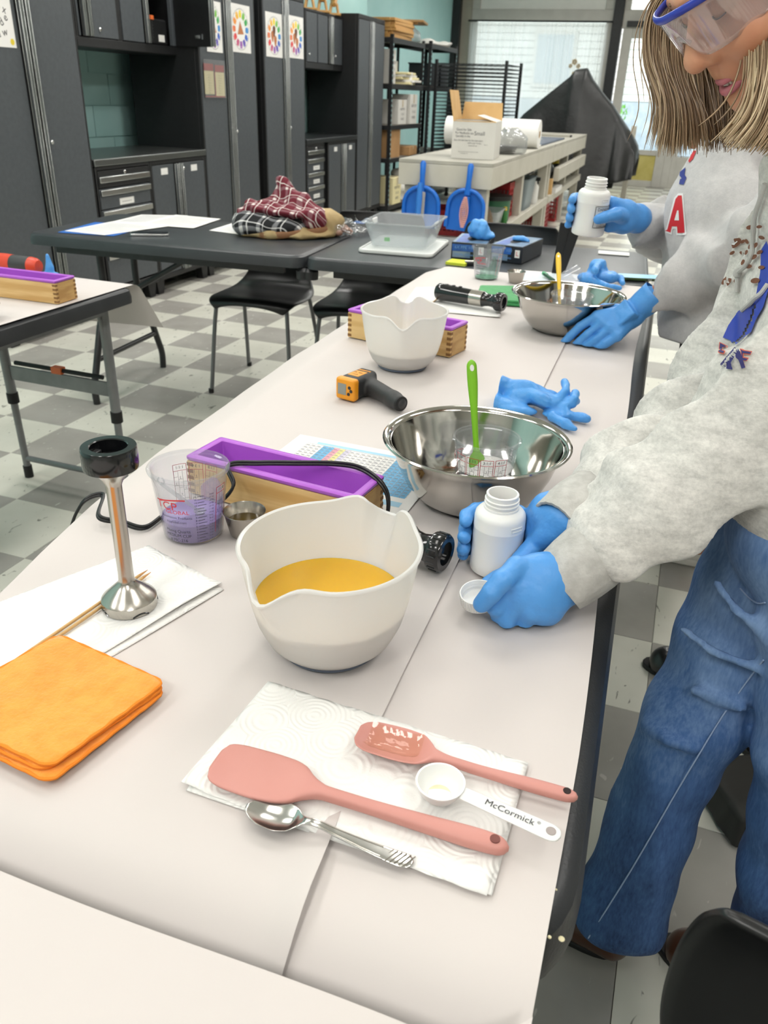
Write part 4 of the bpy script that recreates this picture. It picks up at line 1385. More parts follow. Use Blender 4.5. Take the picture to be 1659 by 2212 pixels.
def ang(a, b):
    return (a - b + PI) % (2 * PI) - PI
def white_bowl(label, c, spout, level):
    t = thing('mixing_bowl', label, 'bowl', (c[0], c[1], ZP), spout)      # spout along local +x
    prof = [(.0, .003), (.046, .003), (.058, .0065), (.0705, .019), (.0800, .040), (.0865, .066), (.0915, .095), (.096, .126)]
    def shape(th, k, inner):
        s = max(0, min(1, k))
        # radius / height along the wall
        i = s * (len(prof) - 1); j = min(int(i), len(prof) - 2); f = i - j
        r = prof[j][0] + (prof[j + 1][0] - prof[j][0]) * f
        z = prof[j][1] + (prof[j + 1][1] - prof[j][1]) * f
        top = max(0, (s - .55) / .45) ** 1.6
        d = ang(th, 0)
        sp = math.exp(-(d / .23) ** 2)
        r += top * sp * .017
        z += top * (-.017 * math.exp(-(d / .18) ** 2) + .003 * math.exp(-((abs(d) - .42) / .18) ** 2))
        h = ang(th, PI)
        notch = math.exp(-(h / .17) ** 4)
        peak = math.exp(-((abs(h) - .31) / (.13 if abs(h) < .31 else .24)) ** 2)
        r += top * (notch * .020 + peak * .006)
        z += top * (-.013 * notch + .0075 * peak)
        if inner:
            r -= .0024
            if s < .3: z += .003
        return (r * math.cos(th), r * math.sin(th), z)
    n, kv = 96, 26
    mb = MB()
    cols = []
    for i in range(n):
        th = 2 * PI * i / n
        col = [shape(th, k / kv, False) for k in range(1, kv + 1)]
        p, q = Vector(col[-1]), Vector(shape(th, 1, True))
        o = Vector((math.cos(th), math.sin(th), 0))
        lip = [p + o * .0022 + Vector((0, 0, .0006)), p + o * .0026 + Vector((0, 0, .003)), p + o * .0008 + Vector((0, 0, .0046)), q + Vector((0, 0, .0034))]
        col += [tuple(v) for v in lip]
        col += [shape(th, k / kv, True) for k in range(kv, 0, -1)]
        cols.append(col)
    m = len(cols[0])
    vs = [p for c_ in cols for p in c_] + [(0, 0, .004), (0, 0, .008)]
    fs = [(i * m + j, ((i + 1) % n) * m + j, ((i + 1) % n) * m + j + 1, i * m + j + 1) for i in range(n) for j in range(m - 1)]
    fs += [(n * m, ((i + 1) % n) * m, i * m) for i in range(n)] + [(n * m + 1, i * m + m - 1, ((i + 1) % n) * m + m - 1) for i in range(n)]
    mb.add(vs, fs)
    put('shell', mb, M_bowl, t, smooth=60)
    put('base_ring', MB().lathe([(.040, .0), (.053, .0), (.056, .002), (.0555, .0052), (.040, .0052)], 48), mat('grey_rubber_ring', '#5b6677', .5), t)
    # liquid
    lz = level
    j = 0
    lm = MB()
    rings = [(.0, .0095)] + [(r - .0030, z + .0035) for r, z in prof[1:] if z + .0035 < lz]
    for (ra, za), (rb, zb) in zip(prof, prof[1:]):
        if za <= lz < zb:
            rings.append((ra + (rb - ra) * (lz - za) / (zb - za) - .0030, lz))
    rings += [(rings[-1][0] - .002, lz - .0006), (0, lz - .0006)]
    put('oil', lm.lathe(rings, 64), M_oil, t, smooth=30)
    return t
white_bowl('large white mixing bowl half full of golden oil in the foreground', (-.291, .672), math.radians(-104), .062)
white_bowl('white mixing bowl in front of the farther wooden mould, spout towards the camera', (-.553, 1.69), math.radians(-73), .042)

def steel_bowl(label, c, r):
    t = thing('steel_bowl', label, 'bowl', (c[0], c[1], ZP))
    k = r / .14
    prof = [(0, .001), (.070, .001), (.078, .003), (.090, .012), (.104, .030), (.116, .055), (.1245, .082), (.1285, .094), (.134, .0985), (.1385, .0995), (.1405, .0975), (.1395, .0955), (.134, .0968), (.1305, .0945)]
    inn = [(.1275, .0935), (.1235, .082), (.115, .0555), (.103, .031), (.089, .0135), (.077, .0045), (.069, .0027), (0, .0027)]
    put('shell', MB().lathe([(a * k, z) for a, z in prof + inn], 96), M_steel, t, smooth=50)
    return t
steel_bowl('large steel bowl holding the cup with the green spatula', (-.236, 1.097), .141)
steel_bowl('farther steel bowl holding the cup with the yellow spatula', (-.262, 2.195), .150)

# ---- clear measuring cups
M_cup = clear_mat('clear_cup', (.93, .935, .95), .08, 1.1, .05)
M_redprint = mat('red_cup_print', '#d2303a', .5)
M_bluegreyprint = mat('dark_cup_print', '#2c2b33', .5)
def cup_prints(t, rad, h, a_brand, a_scale, grids, brand=True):
    rb, rt = rad[0] + .0006, rad[1] + .0006
    def wrap(a0, z0):
        def f(x, y):
            z = z0 + y
            r = rb + (rt - rb) * z / h
            a = a0 + x / r
            return (r * math.cos(a), r * math.sin(a), z)
        return f
    if brand:
        rm = MB()
        text_map(rm, 'TCP', .017, wrap(a_brand, h * .60), sx=1.1)
        text_map(rm, 'GLOBAL', .0078, wrap(a_brand + .32, h * .52), sx=1.15)
        pts = [wrap(a_brand, h * .69)(x, .003 * math.sin(x * 60)) for x in [i * .003 - .01 for i in range(14)]]
        for p, q in zip(pts, pts[1:]):
            rm.add([p, q, (q[0], q[1], q[2] - .002), (p[0], p[1], p[2] - .002)], [(0, 1, 2, 3)])
        put('brand_print', rm, M_redprint, t, smooth=0)
        km = MB()
        for k, s in enumerate(('Automotive Products', 'tcpglobal.com', '', 'Mixing Quarts', 'MEDIUM CUP', '# MC-216')):
            text_map(km, s, .0052 if k < 3 else .0062, wrap(a_brand + .25, h * (.44 - .07 * k)), sx=1.0)
        put('small_print', km, M_bluegreyprint, t, smooth=0)
    km = MB()
    for k in range(16):
        z = h * (.08 + .72 * k / 16)
        text_map(km, str(k + 1), .0036, wrap(a_scale - .14, z))
        f = wrap(a_scale, z)
        x1 = .009 if k % 2 else .012
        km.add([f(-.004, -.0003), f(x1 - .004, -.0003), f(x1 - .004, .0004), f(-.004, .0004)], [(0, 1, 2, 3)])
        text_map(km, '%d oz.' % (k + 1), .0032, wrap(a_scale + .33, z))
    put('scale_print', km, M_bluegreyprint, t, smooth=0)
    gm, nm = MB(), MB()
    for a0, head in grids:
        for s in range(2):
            for lx in (-.0095, .0095):
                for q in range(6):
                    f = wrap(a0, 0)
                    z0, z1 = h * (.15 + .11 * q), h * (.15 + .11 * (q + 1))
                    gm.add([f(lx - .0004, z0), f(lx + .0004, z0), f(lx + .0004, z1), f(lx - .0004, z1)], [(0, 1, 2, 3)])
        for z in (h * .81, h * .72):
            f = wrap(a0, z)
            for q in range(4):
                x0, x1 = -.0095 + .00475 * q, -.0095 + .00475 * (q + 1)
                gm.add([f(x0, -.0003), f(x1, -.0003), f(x1, .0004), f(x0, .0004)], [(0, 1, 2, 3)])
        text_map(nm, head, .0062, wrap(a0, h * .765))
        for q in range(3):
            for k in range(4):
                zz = h * (.22 + .12 * k) + .004 * q
                xx = -.0063 + .0063 * q
                f = wrap(a0, zz)
                nm.add([f(xx - .0028, -.0025), f(xx + .0028, -.0025), f(xx + .0028, -.0021), f(xx - .0028, -.0021)], [(0, 1, 2, 3)])
                if (k + q) % 2 == 0:
                    text_map(nm, str(5 - k), .0045, wrap(a0 + xx / .045, zz))
            f = wrap(a0, 0)
            nm.add([f(-.0063 + .0063 * q - .0002 + .003, h * .15), f(-.0063 + .0063 * q + .0002 + .003, h * .15), f(-.0063 + .0063 * q + .0002 + .003, h * .71), f(-.0063 + .0063 * q - .0002 + .003, h * .71)], [(0, 1, 2, 3)])
    put('ratio_frame', gm, M_redprint, t, smooth=0)
    put('ratio_print', nm, M_bluegreyprint, t, smooth=0)
def cup(label, loc, rad, h, fill=None, fmat=None, prints=None, rz=0):
    t = thing('measuring_cup', label, 'cup', loc, rz)
    rb, rt = rad
    prof = [(0, .001), (rb - .003, .001), (rb, .004), (rt, h - .006), (rt + .0035, h - .005), (rt + .0042, h - .002), (rt + .003, h), (rt - .0005, h), (rt - .0016, h - .006), (rb - .0014, .005), (rb - .004, .0028), (0, .0028)]
    put('cup_wall', MB().lathe(prof, 56), M_cup, t, smooth=50)
    if fill:
        rf = rb + (rt - rb) * fill / h - .0018
        put('contents', MB().lathe([(0, .0032), (rb - .003, .0034), (rb - .0018, .006), (rf, fill), (rf - .002, fill - .001), (0, fill - .002)], 48), fmat, t, smooth=40)
    if prints:
        cup_prints(t, rad, h, *prints)
    return t
M_lav = mat('lavender_soap', '#8f78bd', .25, c2='#9a84c6', scale=30, sss=.1)
M_film = clear_mat('lavender_film', (.84, .79, .94), .30, .6, .15, (.62, .52, .84))
c1 = cup('clear measuring cup with lavender soap in its bottom, left of the large bowl', (-.567, .832, ZP), (.0405, .0510), .103, .030, M_lav,
    (math.radians(-100), math.radians(-42), [(math.radians(-2), '1:1:8'), (math.radians(85), '1:1:8'), (math.radians(112), '1:3:9'), (math.radians(139), '1:1:1')]))
fm = MB()
def film(u, v):
    a = math.radians(-95) + u * math.radians(200)
    top = .036 + .028 * (math.sin(5 * u + .6) ** 2) * (.3 + u)
    z = .030 + (top - .030) * v
    r = .0405 + (.0510 - .0405) * z / .103 - .0021
    return (r * math.cos(a), r * math.sin(a), z)
put('soap_film', fm.grid(film, 40, 6), M_film, c1, smooth=180)
M_powder = mat('white_flakes', '#ebe8e2', .8, bscale=220, bstr=.8, bdist=.003)
c2_ = cup('clear measuring cup of white flakes standing in the nearer steel bowl', (-.221, 1.098, ZP + .0032), (.0405, .0478), .100, None, None,
    (math.radians(170), math.radians(40), [(math.radians(-128), '1:1'), (math.radians(-101), '2:1:1'), (math.radians(-74), '3:1:1'), (math.radians(-47), '4:1:1')]))
fl = MB()
def mound(u, v):
    a = 2 * PI * u
    r = .0425 * v
    z = .052 + .016 * math.exp(-((r * math.cos(a) - .006) ** 2 + (r * math.sin(a) + .002) ** 2) / .0004) + .0015 * math.sin(9 * a) * v * (1 - v) * 4
    return (r * math.cos(a), r * math.sin(a), z)
o = put('flakes', fl.grid(mound, 40, 14, cu=True).lathe([(0, .004), (.038, .005), (.0425, .052)], 40), M_powder, c2_, smooth=180); o['kind'] = 'stuff'
c3 = cup('clear measuring cup with red lettering standing in the farther steel bowl', (-.250, 2.175, ZP + .0034), (.042, .052), .098, None, None,
    (math.radians(-105), math.radians(60), [(math.radians(100), '1:1'), (math.radians(-40), '2:1')]))
rm = MB()
for a0 in (-1.9, 1.3):
    text_map(rm, 'TCP GLOBAL', .012, lambda x, y, a0=a0: ((.0465) * math.cos(a0 + x / .0465), (.0465) * math.sin(a0 + x / .0465), .035 + y), sx=1.1)
put('inner_print', rm, M_redprint, c3, smooth=0)
o = put('flakes', MB().lathe([(0, .004), (.040, .005), (.0425, .018), (.02, .028), (0, .034)], 36), M_powder, c3, smooth=180); o['kind'] = 'stuff'
M_greenfilm = mat('green_soap', '#3fa66f', .3)
c4 = cup('clear measuring cup with green residue near the far end of the paper', (-.616, 2.765, ZP), (.040, .0535), .106, .006, M_greenfilm,
    (math.radians(-120), math.radians(-60), [(math.radians(-20), '1:1')]))
M_gfilm = clear_mat('green_film', (.62, .86, .74), .28, .6, .15, (.2, .6, .4))
def film2(u, v):
    a = math.radians(-110) + u * math.radians(130)
    z = .008 + v * (.03 + .045 * math.sin(PI * u) ** 2 * (.6 + .4 * math.sin(17 * u)))
    r = .040 + .0135 * z / .106 - .0023
    return (r * math.cos(a), r * math.sin(a), z)
put('soap_film', MB().grid(film2, 36, 8), M_gfilm, c4, smooth=180)
t = thing('plastic_cup', 'small plain clear cup tipped on its side beside the far blue glove', 'cup', (-.345, 2.83, ZP + .022), 0)
put('cup_wall', MB().lathe([(0, -.035), (.018, -.035), (.026, .035), (.028, .035), (.028, .033), (.0195, -.037), (0, -.037)], 36, M=rotm(0, math.radians(74), .9)), M_cup, t, smooth=50)
# clear little spoon inside the lavender cup
M_clearspoon = clear_mat('clear_spoon', (.86, .87, .88), .16, 1.6, .05)
t = thing('clear_spoon', 'clear little spoon with a ring end leaning inside the lavender cup', 'spoon', (-.567, .832, ZP), 0)
ang0 = math.radians(-125)
pa, pb = Vector((.012, -.002, .036)), Vector((.036 * math.cos(ang0) - .004, .036 * math.sin(ang0), .083))
put('stem', MB().tube([pa, pa.lerp(pb, .5), pb], [.0022, .0032, .0026], 8), M_clearspoon, t)
put('ring', MB().tube([pb + Vector((.005 * math.cos(q), .0, .005 * math.sin(q) + .004)) for q in [i * 2 * PI / 14 for i in range(14)]], .0011, 6, closed=True), M_clearspoon, t)
put('bowl', MB().lathe([(0, .0), (.006, .002), (.0085, .007), (.0078, .0072), (.0055, .003), (0, .0014)], 18, c=(.014, -.003, .031)), M_clearspoon, t)

# ---- ramekins
def ramekin(label, loc, r, h, fill=None):
    t = thing('steel_ramekin', label, 'ramekin', loc)
    put('shell', MB().lathe([(0, 0), (r * .70, 0), (r * .74, .002), (r * .98, h - .004), (r * 1.04, h - .001), (r * 1.03, h), (r * .97, h - .003), (r * .715, .003), (0, .002)], 40), M_steel_b, t)
    if fill:
        put('dark_oil', MB().lathe([(0, fill), (r * .86, fill)], 32), mat('dark_oil', '#4a3a12', .05), t)
    return t
ramekin('small steel ramekin of dark oil between the lavender cup and large bowl', (-.500, .857, ZP), .0285, .036, .02)
ramekin('small steel ramekin near the far green-stained cup', (-.509, 2.745, ZP), .030, .038)
ramekin('small steel ramekin on the narrow left table at the photo edge', (-1.655, 1.60, .7385), .030, .040)

# ---- wooden moulds with purple liners
def mould(label, c, rz, L, Wd, H):
    t = thing('soap_mould', label, 'mould', c, rz)
    th = .009
    x, y = L / 2, Wd / 2
    b = MB()
    put('side_board', MB().bx(-x, x, -y, -y + th, 0, H), M_wood, t, bevel=.0008)
    put('side_board', MB().bx(-x, x, y - th, y, 0, H), M_wood, t, bevel=.0008)
    put('end_board', MB().bx(-x, -x + th, -y + th, y - th, 0, H), M_wood_end, t, bevel=.0008)
    put('end_board', MB().bx(x - th, x, -y + th, y - th, 0, H), M_wood_end, t, bevel=.0008)
    put('bottom_board', MB().bx(-x + th, x - th, -y + th, y - th, 0, .006), M_wood, t)
    n = 5
    for k in range(n):
        z = H * (k + .5) / n
        for sx in (-1, 1):
            for sy in (-1, 1):
                o = put('dovetail', MB().bx(sx * (x + .0004) - sx * .011, sx * (x + .0004), sy * (y + .0004) - sy * th, sy * (y + .0004), z - H * .052, z + H * .052), M_dovetail, t)
    # liner: rolled rim and hollow trough
    R_ = [(x - .0015, y - .0015, H + .0005), (x + .001, y + .001, H + .003), (x + .001, y + .001, H + .0068), (x - .001, y - .001, H + .0085), (x - .0095, y - .0095, H + .0085), (x - .0112, y - .0112, H + .007), (x - .014, y - .014, .010)]
    mb = MB()
    def ring(a, c_, z, r):
        return [(p[0], p[1], z) for p in rrect(-a, a, -c_, c_, r, 4)]
    P = [ring(a, c_, z, .004 if i < 4 else .0025) for i, (a, c_, z) in enumerate(R_)]
    m = len(P[0])
    mb.add([q for r in P for q in r], [(i * m + j, i * m + (j + 1) % m, (i + 1) * m + (j + 1) % m, (i + 1) * m + j) for i in range(len(P) - 1) for j in range(m)] + [tuple((len(P) - 1) * m + j for j in range(m))])
    put('liner', mb, M_purple, t, smooth=45)
    return t
mould('wooden mould with a purple liner behind the large white bowl', (-.492, .963, ZP), -.105, .288, .085, .054)
mould('wooden mould with a purple liner half hidden behind the farther white bowl', (-.606, 1.872, ZP), -.205, .292, .085, .063)
mould('wooden mould with a purple liner on the narrow left table', (-1.762, 1.845, .7385), .02, .30, .085, .056)

# ---- stick blenders
t = thing('blending_wand', 'steel blending shaft standing upright on the left paper towel', 'blender', (-.538, .645, .7425), math.radians(8))
bell = [(.0285, .0), (.0318, .0005), (.0318, .012), (.0300, .0145), (.024, .0200), (.016, .0275), (.0105, .033), (.0092, .036), (.0088, .045), (.0088, .158), (.0094, .160), (.0112, .164), (.013, .168), (.021, .1765), (.0282, .181)]
mb = MB().lathe(bell, 64)
put('shaft', mb, M_steel_b, t, smooth=35)
nb = MB()
for k in range(4):
    a = k * PI / 2 + .9
    nb.tube([(.0316 * math.cos(a + q), .0316 * math.sin(a + q), .001 + .0035 * (1 - (q / .3) ** 2)) for q in [-.3 + i * .06 for i in range(11)]], .0012, 5)
put('splash_cutout', nb, M_blackgloss, t)
cone = MB()
for k in range(24):
    a = 2 * PI * k / 24
    cone.add([(.030 * math.cos(a - .03), .030 * math.sin(a - .03), .0148), (.030 * math.cos(a + .03), .030 * math.sin(a + .03), .0148), (.012 * math.cos(a + .03), .012 * math.sin(a + .03), .0323), (.012 * math.cos(a - .03), .012 * math.sin(a - .03), .0323)], [(0, 1, 2, 3)])
put('collar', MB().lathe([(.0270, .179), (.0292, .180), (.0300, .184), (.0300, .202), (.0292, .2045), (.0288, .205), (.0205, .205), (.0195, .204), (.0188, .190), (.008, .187), (.008, .191), (0, .191)], 56), M_blackgloss, t, smooth=35)
put('socket_tabs', MB().bx(-.019, -.012, -.006, .006, .188, .197).bx(.012, .019, -.006, .006, .188, .197), M_blacksoft, t, bevel=.001)

def blender_handle(label, p, q):
    p, q = Vector(p), Vector(q)
    t = thing('stick_blender', label, 'blender', tuple(p))
    d = q - p; L = d.length
    M = d.to_track_quat('Z', 'X').to_matrix()
    prof = [(0, 0), (.020, .001), (.0245, .006), (.0255, .02), (.0235, .06), (.0225, .105)]
    put('grip', MB().lathe([(r, z * L / .2) for r, z in prof], 40, M=M), M_blackgloss, t)
    put('band', MB().lathe([(.0226, L * .525), (.0226, L * .70), (.0215, L * .705)], 40, M=M), M_steel_b, t)
    put('neck', MB().lathe([(.0222, L * .70), (.0185, L * .74), (.017, L * .80), (.0195, L * .87), (.0245, L * .89), (.0255, L * .90), (.0255, L * .985), (.0235, L), (.016, L), (.0155, L * .97), (0, L * .97)], 40, M=M), M_blackgloss, t)
    for k in range(3):
        a = .6 + 2 * PI * k / 3
        put('button', MB().lathe([(0, 0), (.006, 0), (.005, .0018), (0, .002)], 16, M=M @ rotm(0, PI / 2, 0), c=tuple(M @ Vector((.0238, .0, L * (.15 + .1 * k))))), M_blacksoft, t)
    for k in range(10):
        a = 2 * PI * k / 10
    rb = MB()
    for k in range(18):
        a = 2 * PI * k / 18
        rb.tube([M @ Vector((.0257 * math.cos(a), .0257 * math.sin(a), L * .91)), M @ Vector((.0257 * math.cos(a), .0257 * math.sin(a), L * .975))], .0011, 4)
    o = put('grip_rib', rb, M_blacksoft, t); o['kind'] = 'stuff'
    return t
blender_handle('black blender motor grip lying behind the large white bowl, round end showing', (-.386, .905, ZP + .0275), (-.213, .868, ZP + .0275))
h2 = blender_handle('black blender grip with a silver band lying on a far paper towel', (-.668, 2.345, ZP + .031), (-.452, 2.295, ZP + .0305))
tm = MB()
# power cord: over the table edge, behind the lavender cup, over the mould rim, down to the motor grip
cordp = spline([(-.83, .86, .50), (-.80, .84, .66), (-.757, .83, .742), (-.728, .845, .757), (-0.6980,0.7958,0.7520), (-0.6675,0.8034,0.7460), (-0.6312,0.8075,0.7430), (-.625, .862, .743), (-.575, .893, .748), (-.545, .905, .78), (-0.5617,0.9227,0.8030), (-0.5209,0.9427,0.8060), (-0.4690,0.9588,0.8090), (-0.4184,0.9773,0.8100), (-0.3816,0.9851,0.8070), (-.345, .968, .801), (-.328, .962, .78), (-.327, .95, .75), (-.345, .928, .745), (-.372, .918, .752), (-.392, .908, ZP + .027)], 8)
tag(put('power_cord', MB().tube(cordp, .0024, 8).tube([Vector(p) + Vector((.001, .002, .0034)) for p in cordp[:-6]], .0022, 8), mat('black_cord', '#17181a', .4)), 'black power cord running past the lavender cup and over the near mould', 'cord')

# ---- paper towels
def towel_mat():
    m, nt, b = new_mat('embossed_paper_towel')
    b.inputs['Base Color'].default_value = lin('#f3f2ee'); b.inputs['Roughness'].default_value = .85
    tc = nt.nodes.new('ShaderNodeTexCoord')
    vo = nt.nodes.new('ShaderNodeTexVoronoi'); vo.inputs['Scale'].default_value = 21
    nt.links.new(tc.outputs['Object'], vo.inputs['Vector'])
    sn = nt.nodes.new('ShaderNodeMath'); sn.operation = 'SINE'
    ml = nt.nodes.new('ShaderNodeMath'); ml.operation = 'MULTIPLY'; ml.inputs[1].default_value = 62
    nt.links.new(vo.outputs['Distance'], ml.inputs[0]); nt.links.new(ml.outputs[0], sn.inputs[0])
    n = noise_node(nt, 400, 2)
    ad = nt.nodes.new('ShaderNodeMath'); ad.operation = 'ADD'
    m2 = nt.nodes.new('ShaderNodeMath'); m2.operation = 'MULTIPLY'; m2.inputs[1].default_value = .8
    nt.links.new(n, m2.inputs[0]); nt.links.new(sn.outputs[0], ad.inputs[0]); nt.links.new(m2.outputs[0], ad.inputs[1])
    bump(nt, b, ad.outputs[0], .32, .0012)
    return m
M_towel = towel_mat()
def quad_sheet(P, z, nu, nv, amp, seed, edge=0.0, up=None):
    P = [Vector(p) for p in P]
    rs = random.Random(seed); ph = [rs.uniform(0, 6) for _ in range(6)]
    def f(u, v):
        p = P[0].lerp(P[1], u).lerp(P[3].lerp(P[2], u), v)
        e = min(u, 1 - u, v, 1 - v)
        j = edge * math.sin(60 * u + ph[4]) * (1 if v in (0, 1) else 0)
        zz = z + amp * (.5 + .5 * math.sin(7 * u + ph[0]) * math.sin(5 * v + ph[1])) + amp * .4 * math.sin(17 * u + 11 * v + ph[2])
        if up: zz += up(u, v)
        return (p.x, p.y + j, max(zz, z - .0002))
    return MB().grid(f, nu, nv)
t = thing('paper_towel', 'folded embossed paper towel under the pink spatulas in the foreground', 'paper towel', (-.19, .5, ZP))
put('lower_layer', quad_sheet([(-0.3201,0.5824,0.7370), (-0.0456,0.5672,0.7370), (-0.0453,0.4228,0.7370), (-0.3229,0.4263,0.7370)], .7398, 30, 20, .0004, 1), M_towel, t, world=True, solid=.0004, smooth=180)
put('upper_layer', quad_sheet([(-0.3232,0.5843,0.7370), (-0.0456,0.5716,0.7370), (-0.0490,0.4200,0.7370), (-0.3292,0.4295,0.7370)], .7408, 40, 26, .0006, 2, .0005, lambda u, v: .004 * max(0, .12 - u) / .12 * v), M_towel, t, world=True, solid=.0004, smooth=180)
t = thing('paper_towel', 'folded paper towel under the upright blending shaft on the left', 'paper towel', (-.6, .63, ZP))
put('lower_layer', quad_sheet([(-0.5892,0.7703,0.7370), (-0.4548,0.7198,0.7370), (-0.5483,0.3785,0.7370), (-0.7232,0.4852,0.7370)], .7398, 24, 30, .0004, 3), M_towel, t, world=True, solid=.0004, smooth=180)
put('upper_layer', quad_sheet([(-0.6008,0.7734,0.7370), (-0.4622,0.7280,0.7370), (-0.5577,0.3823,0.7370), (-0.7300,0.4914,0.7370)], .7407, 30, 40, .0007, 4, .0004, lambda u, v: .004 * max(0, u - .86) / .14 * (.6 + .4 * math.sin(9 * v))), M_towel, t, world=True, solid=.0004, smooth=180)
t = thing('paper_towel', 'paper towel lying under the far blender grip', 'paper towel', (-.6, 2.38, ZP))
put('sheet', quad_sheet([(-0.7688,2.4869,0.7370), (-0.5052,2.5259,0.7370), (-0.4485,2.2416,0.7370), (-0.7429,2.2086,0.7370)], .7400, 20, 14, .0008, 5), M_towel, t, world=True, solid=.0005, smooth=180)
put('folded_layer', quad_sheet([(-0.7823,2.4949,0.7370), (-0.6490,2.5840,0.7370), (-0.6197,2.3931,0.7370), (-0.7407,2.2352,0.7370)], .7416, 16, 12, .0012, 6), M_towel, t, world=True, solid=.0005, smooth=180)

# ---- skewers
M_skewer = mat('bamboo', '#d9b27a', .55, c2='#c99f63', scale=20, stretch=(.1, 1, 1))
def skewer(label, a, b, r=.0019):
    a, b = Vector(a), Vector(b)
    d = (b - a).normalized()
    t = thing('bamboo_skewer', label, 'skewer', tuple(a))
    put('stick', MB().tube([a, b - d * .016], r, 10), M_skewer, t, world=True)
    put('point', MB().tube([b - d * .016, b], [r, .0003], 10), mat('pale_bamboo_tip', '#c9955a', .6), t, world=True)
skewer('upper bamboo skewer of the two under the blending shaft', (-0.5899,0.4499,0.7445), (-0.5625,0.7162,0.7445))
skewer('lower bamboo skewer of the two under the blending shaft', (-0.5826,0.4424,0.7445), (-0.5556,0.7131,0.7445))
skewer('bamboo skewer on the far paper towel, left of the two', (-0.6636,2.2153,0.7445), (-0.6776,2.4900,0.7445), .0016)
skewer('bamboo skewer on the far paper towel, right of the two', (-0.6281,2.4213,0.7445), (-0.6277,2.5022,0.7445), .0016)

# ---- folded cloths
M_orange = mat('orange_microfibre', '#fb9a34', .9, c2='#ffa945', scale=60, bscale=240, bstr=.7, bdist=.0018, sheen=.4, lo=.3, hi=.7)
M_orange_hem = mat('orange_hem_thread', '#f88f28', .9, bscale=500, bstr=.5, bdist=.001)
def folded(label, name, P, z0, layers, th, m, mh, fan, cat='cloth'):
    P = [Vector(p) for p in P]
    c = sum(P, Vector()) / 4
    t = thing(name, label, cat, (c.x, c.y, z0))
    for k in range(layers):
        Q = [p + Vector(fan[k % len(fan)][i]) for i, p in enumerate(P)]
        z = z0 + th * k
        # rounded-corner plan from the quad
        ctr = sum(Q, Vector()) / 4
        poly = []
        for i in range(4):
            a, b, d = Q[i], Q[i - 1], Q[(i + 1) % 4]
            r = .012
            p0, p1 = a + (b - a).normalized() * r, a + (d - a).normalized() * r
            for s in range(5):
                u = s / 4
                poly.append(((p0 * (1 - u) ** 2 + a * 2 * u * (1 - u) + p1 * u * u)))
        # refine
        rim = []
        for p, q in zip(poly, poly[1:] + poly[:1]):
            n = max(1, int((q - p).length / .008))
            rim += [p.lerp(q, s / n) for s in range(n)]
        n = len(rim)
        mb = MB()
        rings = []
        for ins, zz in ((1.0, z + .0002), (1.012, z + th * .5), (1.0, z + th * .97), (.93, z + th * 1.0), (.7, z + th * 1.02), (.4, z + th * 1.03), (.15, z + th * 1.03)):
            rings.append([(ctr.x + (p.x - ctr.x) * ins, ctr.y + (p.y - ctr.y) * ins, zz + (.0006 * math.sin(40 * p.x) * math.sin(37 * p.y) if ins < .95 else 0)) for p in rim])
        mb.add([q for r in rings for q in r], [(i * n + j, i * n + (j + 1) % n, (i + 1) * n + (j + 1) % n, (i + 1) * n + j) for i in range(len(rings) - 1) for j in range(n)] + [tuple((len(rings) - 1) * n + j for j in range(n)), tuple(range(n - 1, -1, -1))])
        f = put('fold', mb, m, t, world=True, smooth=60)
        hm = MB().tube([(p.x, p.y, z + th * .62 + .0005 * math.sin(1.9 * i)) for i, p in enumerate(rim)], .0019, 6, closed=True)
        put('hem', hm, mh, f, world=True)
folded('folded orange microfibre cloth at the left edge of the foreground', 'microfibre_cloth', [(-0.5619,0.5521,0.7370), (-0.4105,0.5282,0.7370), (-0.4373,0.3896,0.7370), (-0.5936,0.4058,0.7370)], .7440, 3, .0042, M_orange, M_orange_hem,
       [((-.002, .002, 0), (.002, -.004, 0), (.004, -.005, 0), (0, -.004, 0)), ((0, 0, 0), (.001, -.002, 0), (-.006, .001, 0), (0, -.002, 0)), ((0, 0, 0), (0, 0, 0), (-.001, .003, 0), (0, .002, 0))])
M_green_c = mat('green_microfibre', '#3f9b58', .9, c2='#4aa863', scale=60, bscale=240, bstr=.6, bdist=.0018, sheen=.3)
folded('folded green microfibre cloth beside the farther steel bowl', 'microfibre_cloth', [(-0.5892,2.5635,0.7500), (-0.4657,2.6160,0.7500), (-0.3874,2.4002,0.7500), (-0.5468,2.3818,0.7500)], .7405, 2, .008, M_green_c, M_green_c,
       [((0, 0, 0), (0, 0, 0), (0, 0, 0), (0, 0, 0)), ((.002, 0, 0), (0, 0, 0), (-.002, .002, 0), (.002, .002, 0))])

# ---- pink spatulas
M_pink = mat('pink_silicone', '#d2948a', .5, c2='#cf9086', scale=20, sss=.06)
M_oilfilm = clear_mat('oil_film', (.96, .9, .82), .0, 1.2, .06)
def lerp_tab(tab, s):
    n = len(tab)
    i = 0
    while i < n - 2 and s > tab[i + 1][0]:
        i += 1
    a, b = tab[i], tab[i + 1]
    h = max(b[0] - a[0], 1e-6)
    t = min(1, max(0, (s - a[0]) / h))
    out = []
    for c in range(1, len(a)):
        d = (b[c] - a[c]) / h
        def slope(k):
            if k <= 0 or k >= n - 1: return d
            d0 = (tab[k][c] - tab[k - 1][c]) / max(tab[k][0] - tab[k - 1][0], 1e-6)
            d1 = (tab[k + 1][c] - tab[k][c]) / max(tab[k + 1][0] - tab[k][0], 1e-6)
            return 0 if d0 * d1 <= 0 else 2 * d0 * d1 / (d0 + d1)
        m0, m1 = slope(i) * h, slope(i + 1) * h
        out.append((2 * t ** 3 - 3 * t * t + 1) * a[c] + (t ** 3 - 2 * t * t + t) * m0 + (3 * t * t - 2 * t ** 3) * b[c] + (t ** 3 - t * t) * m1)
    return out
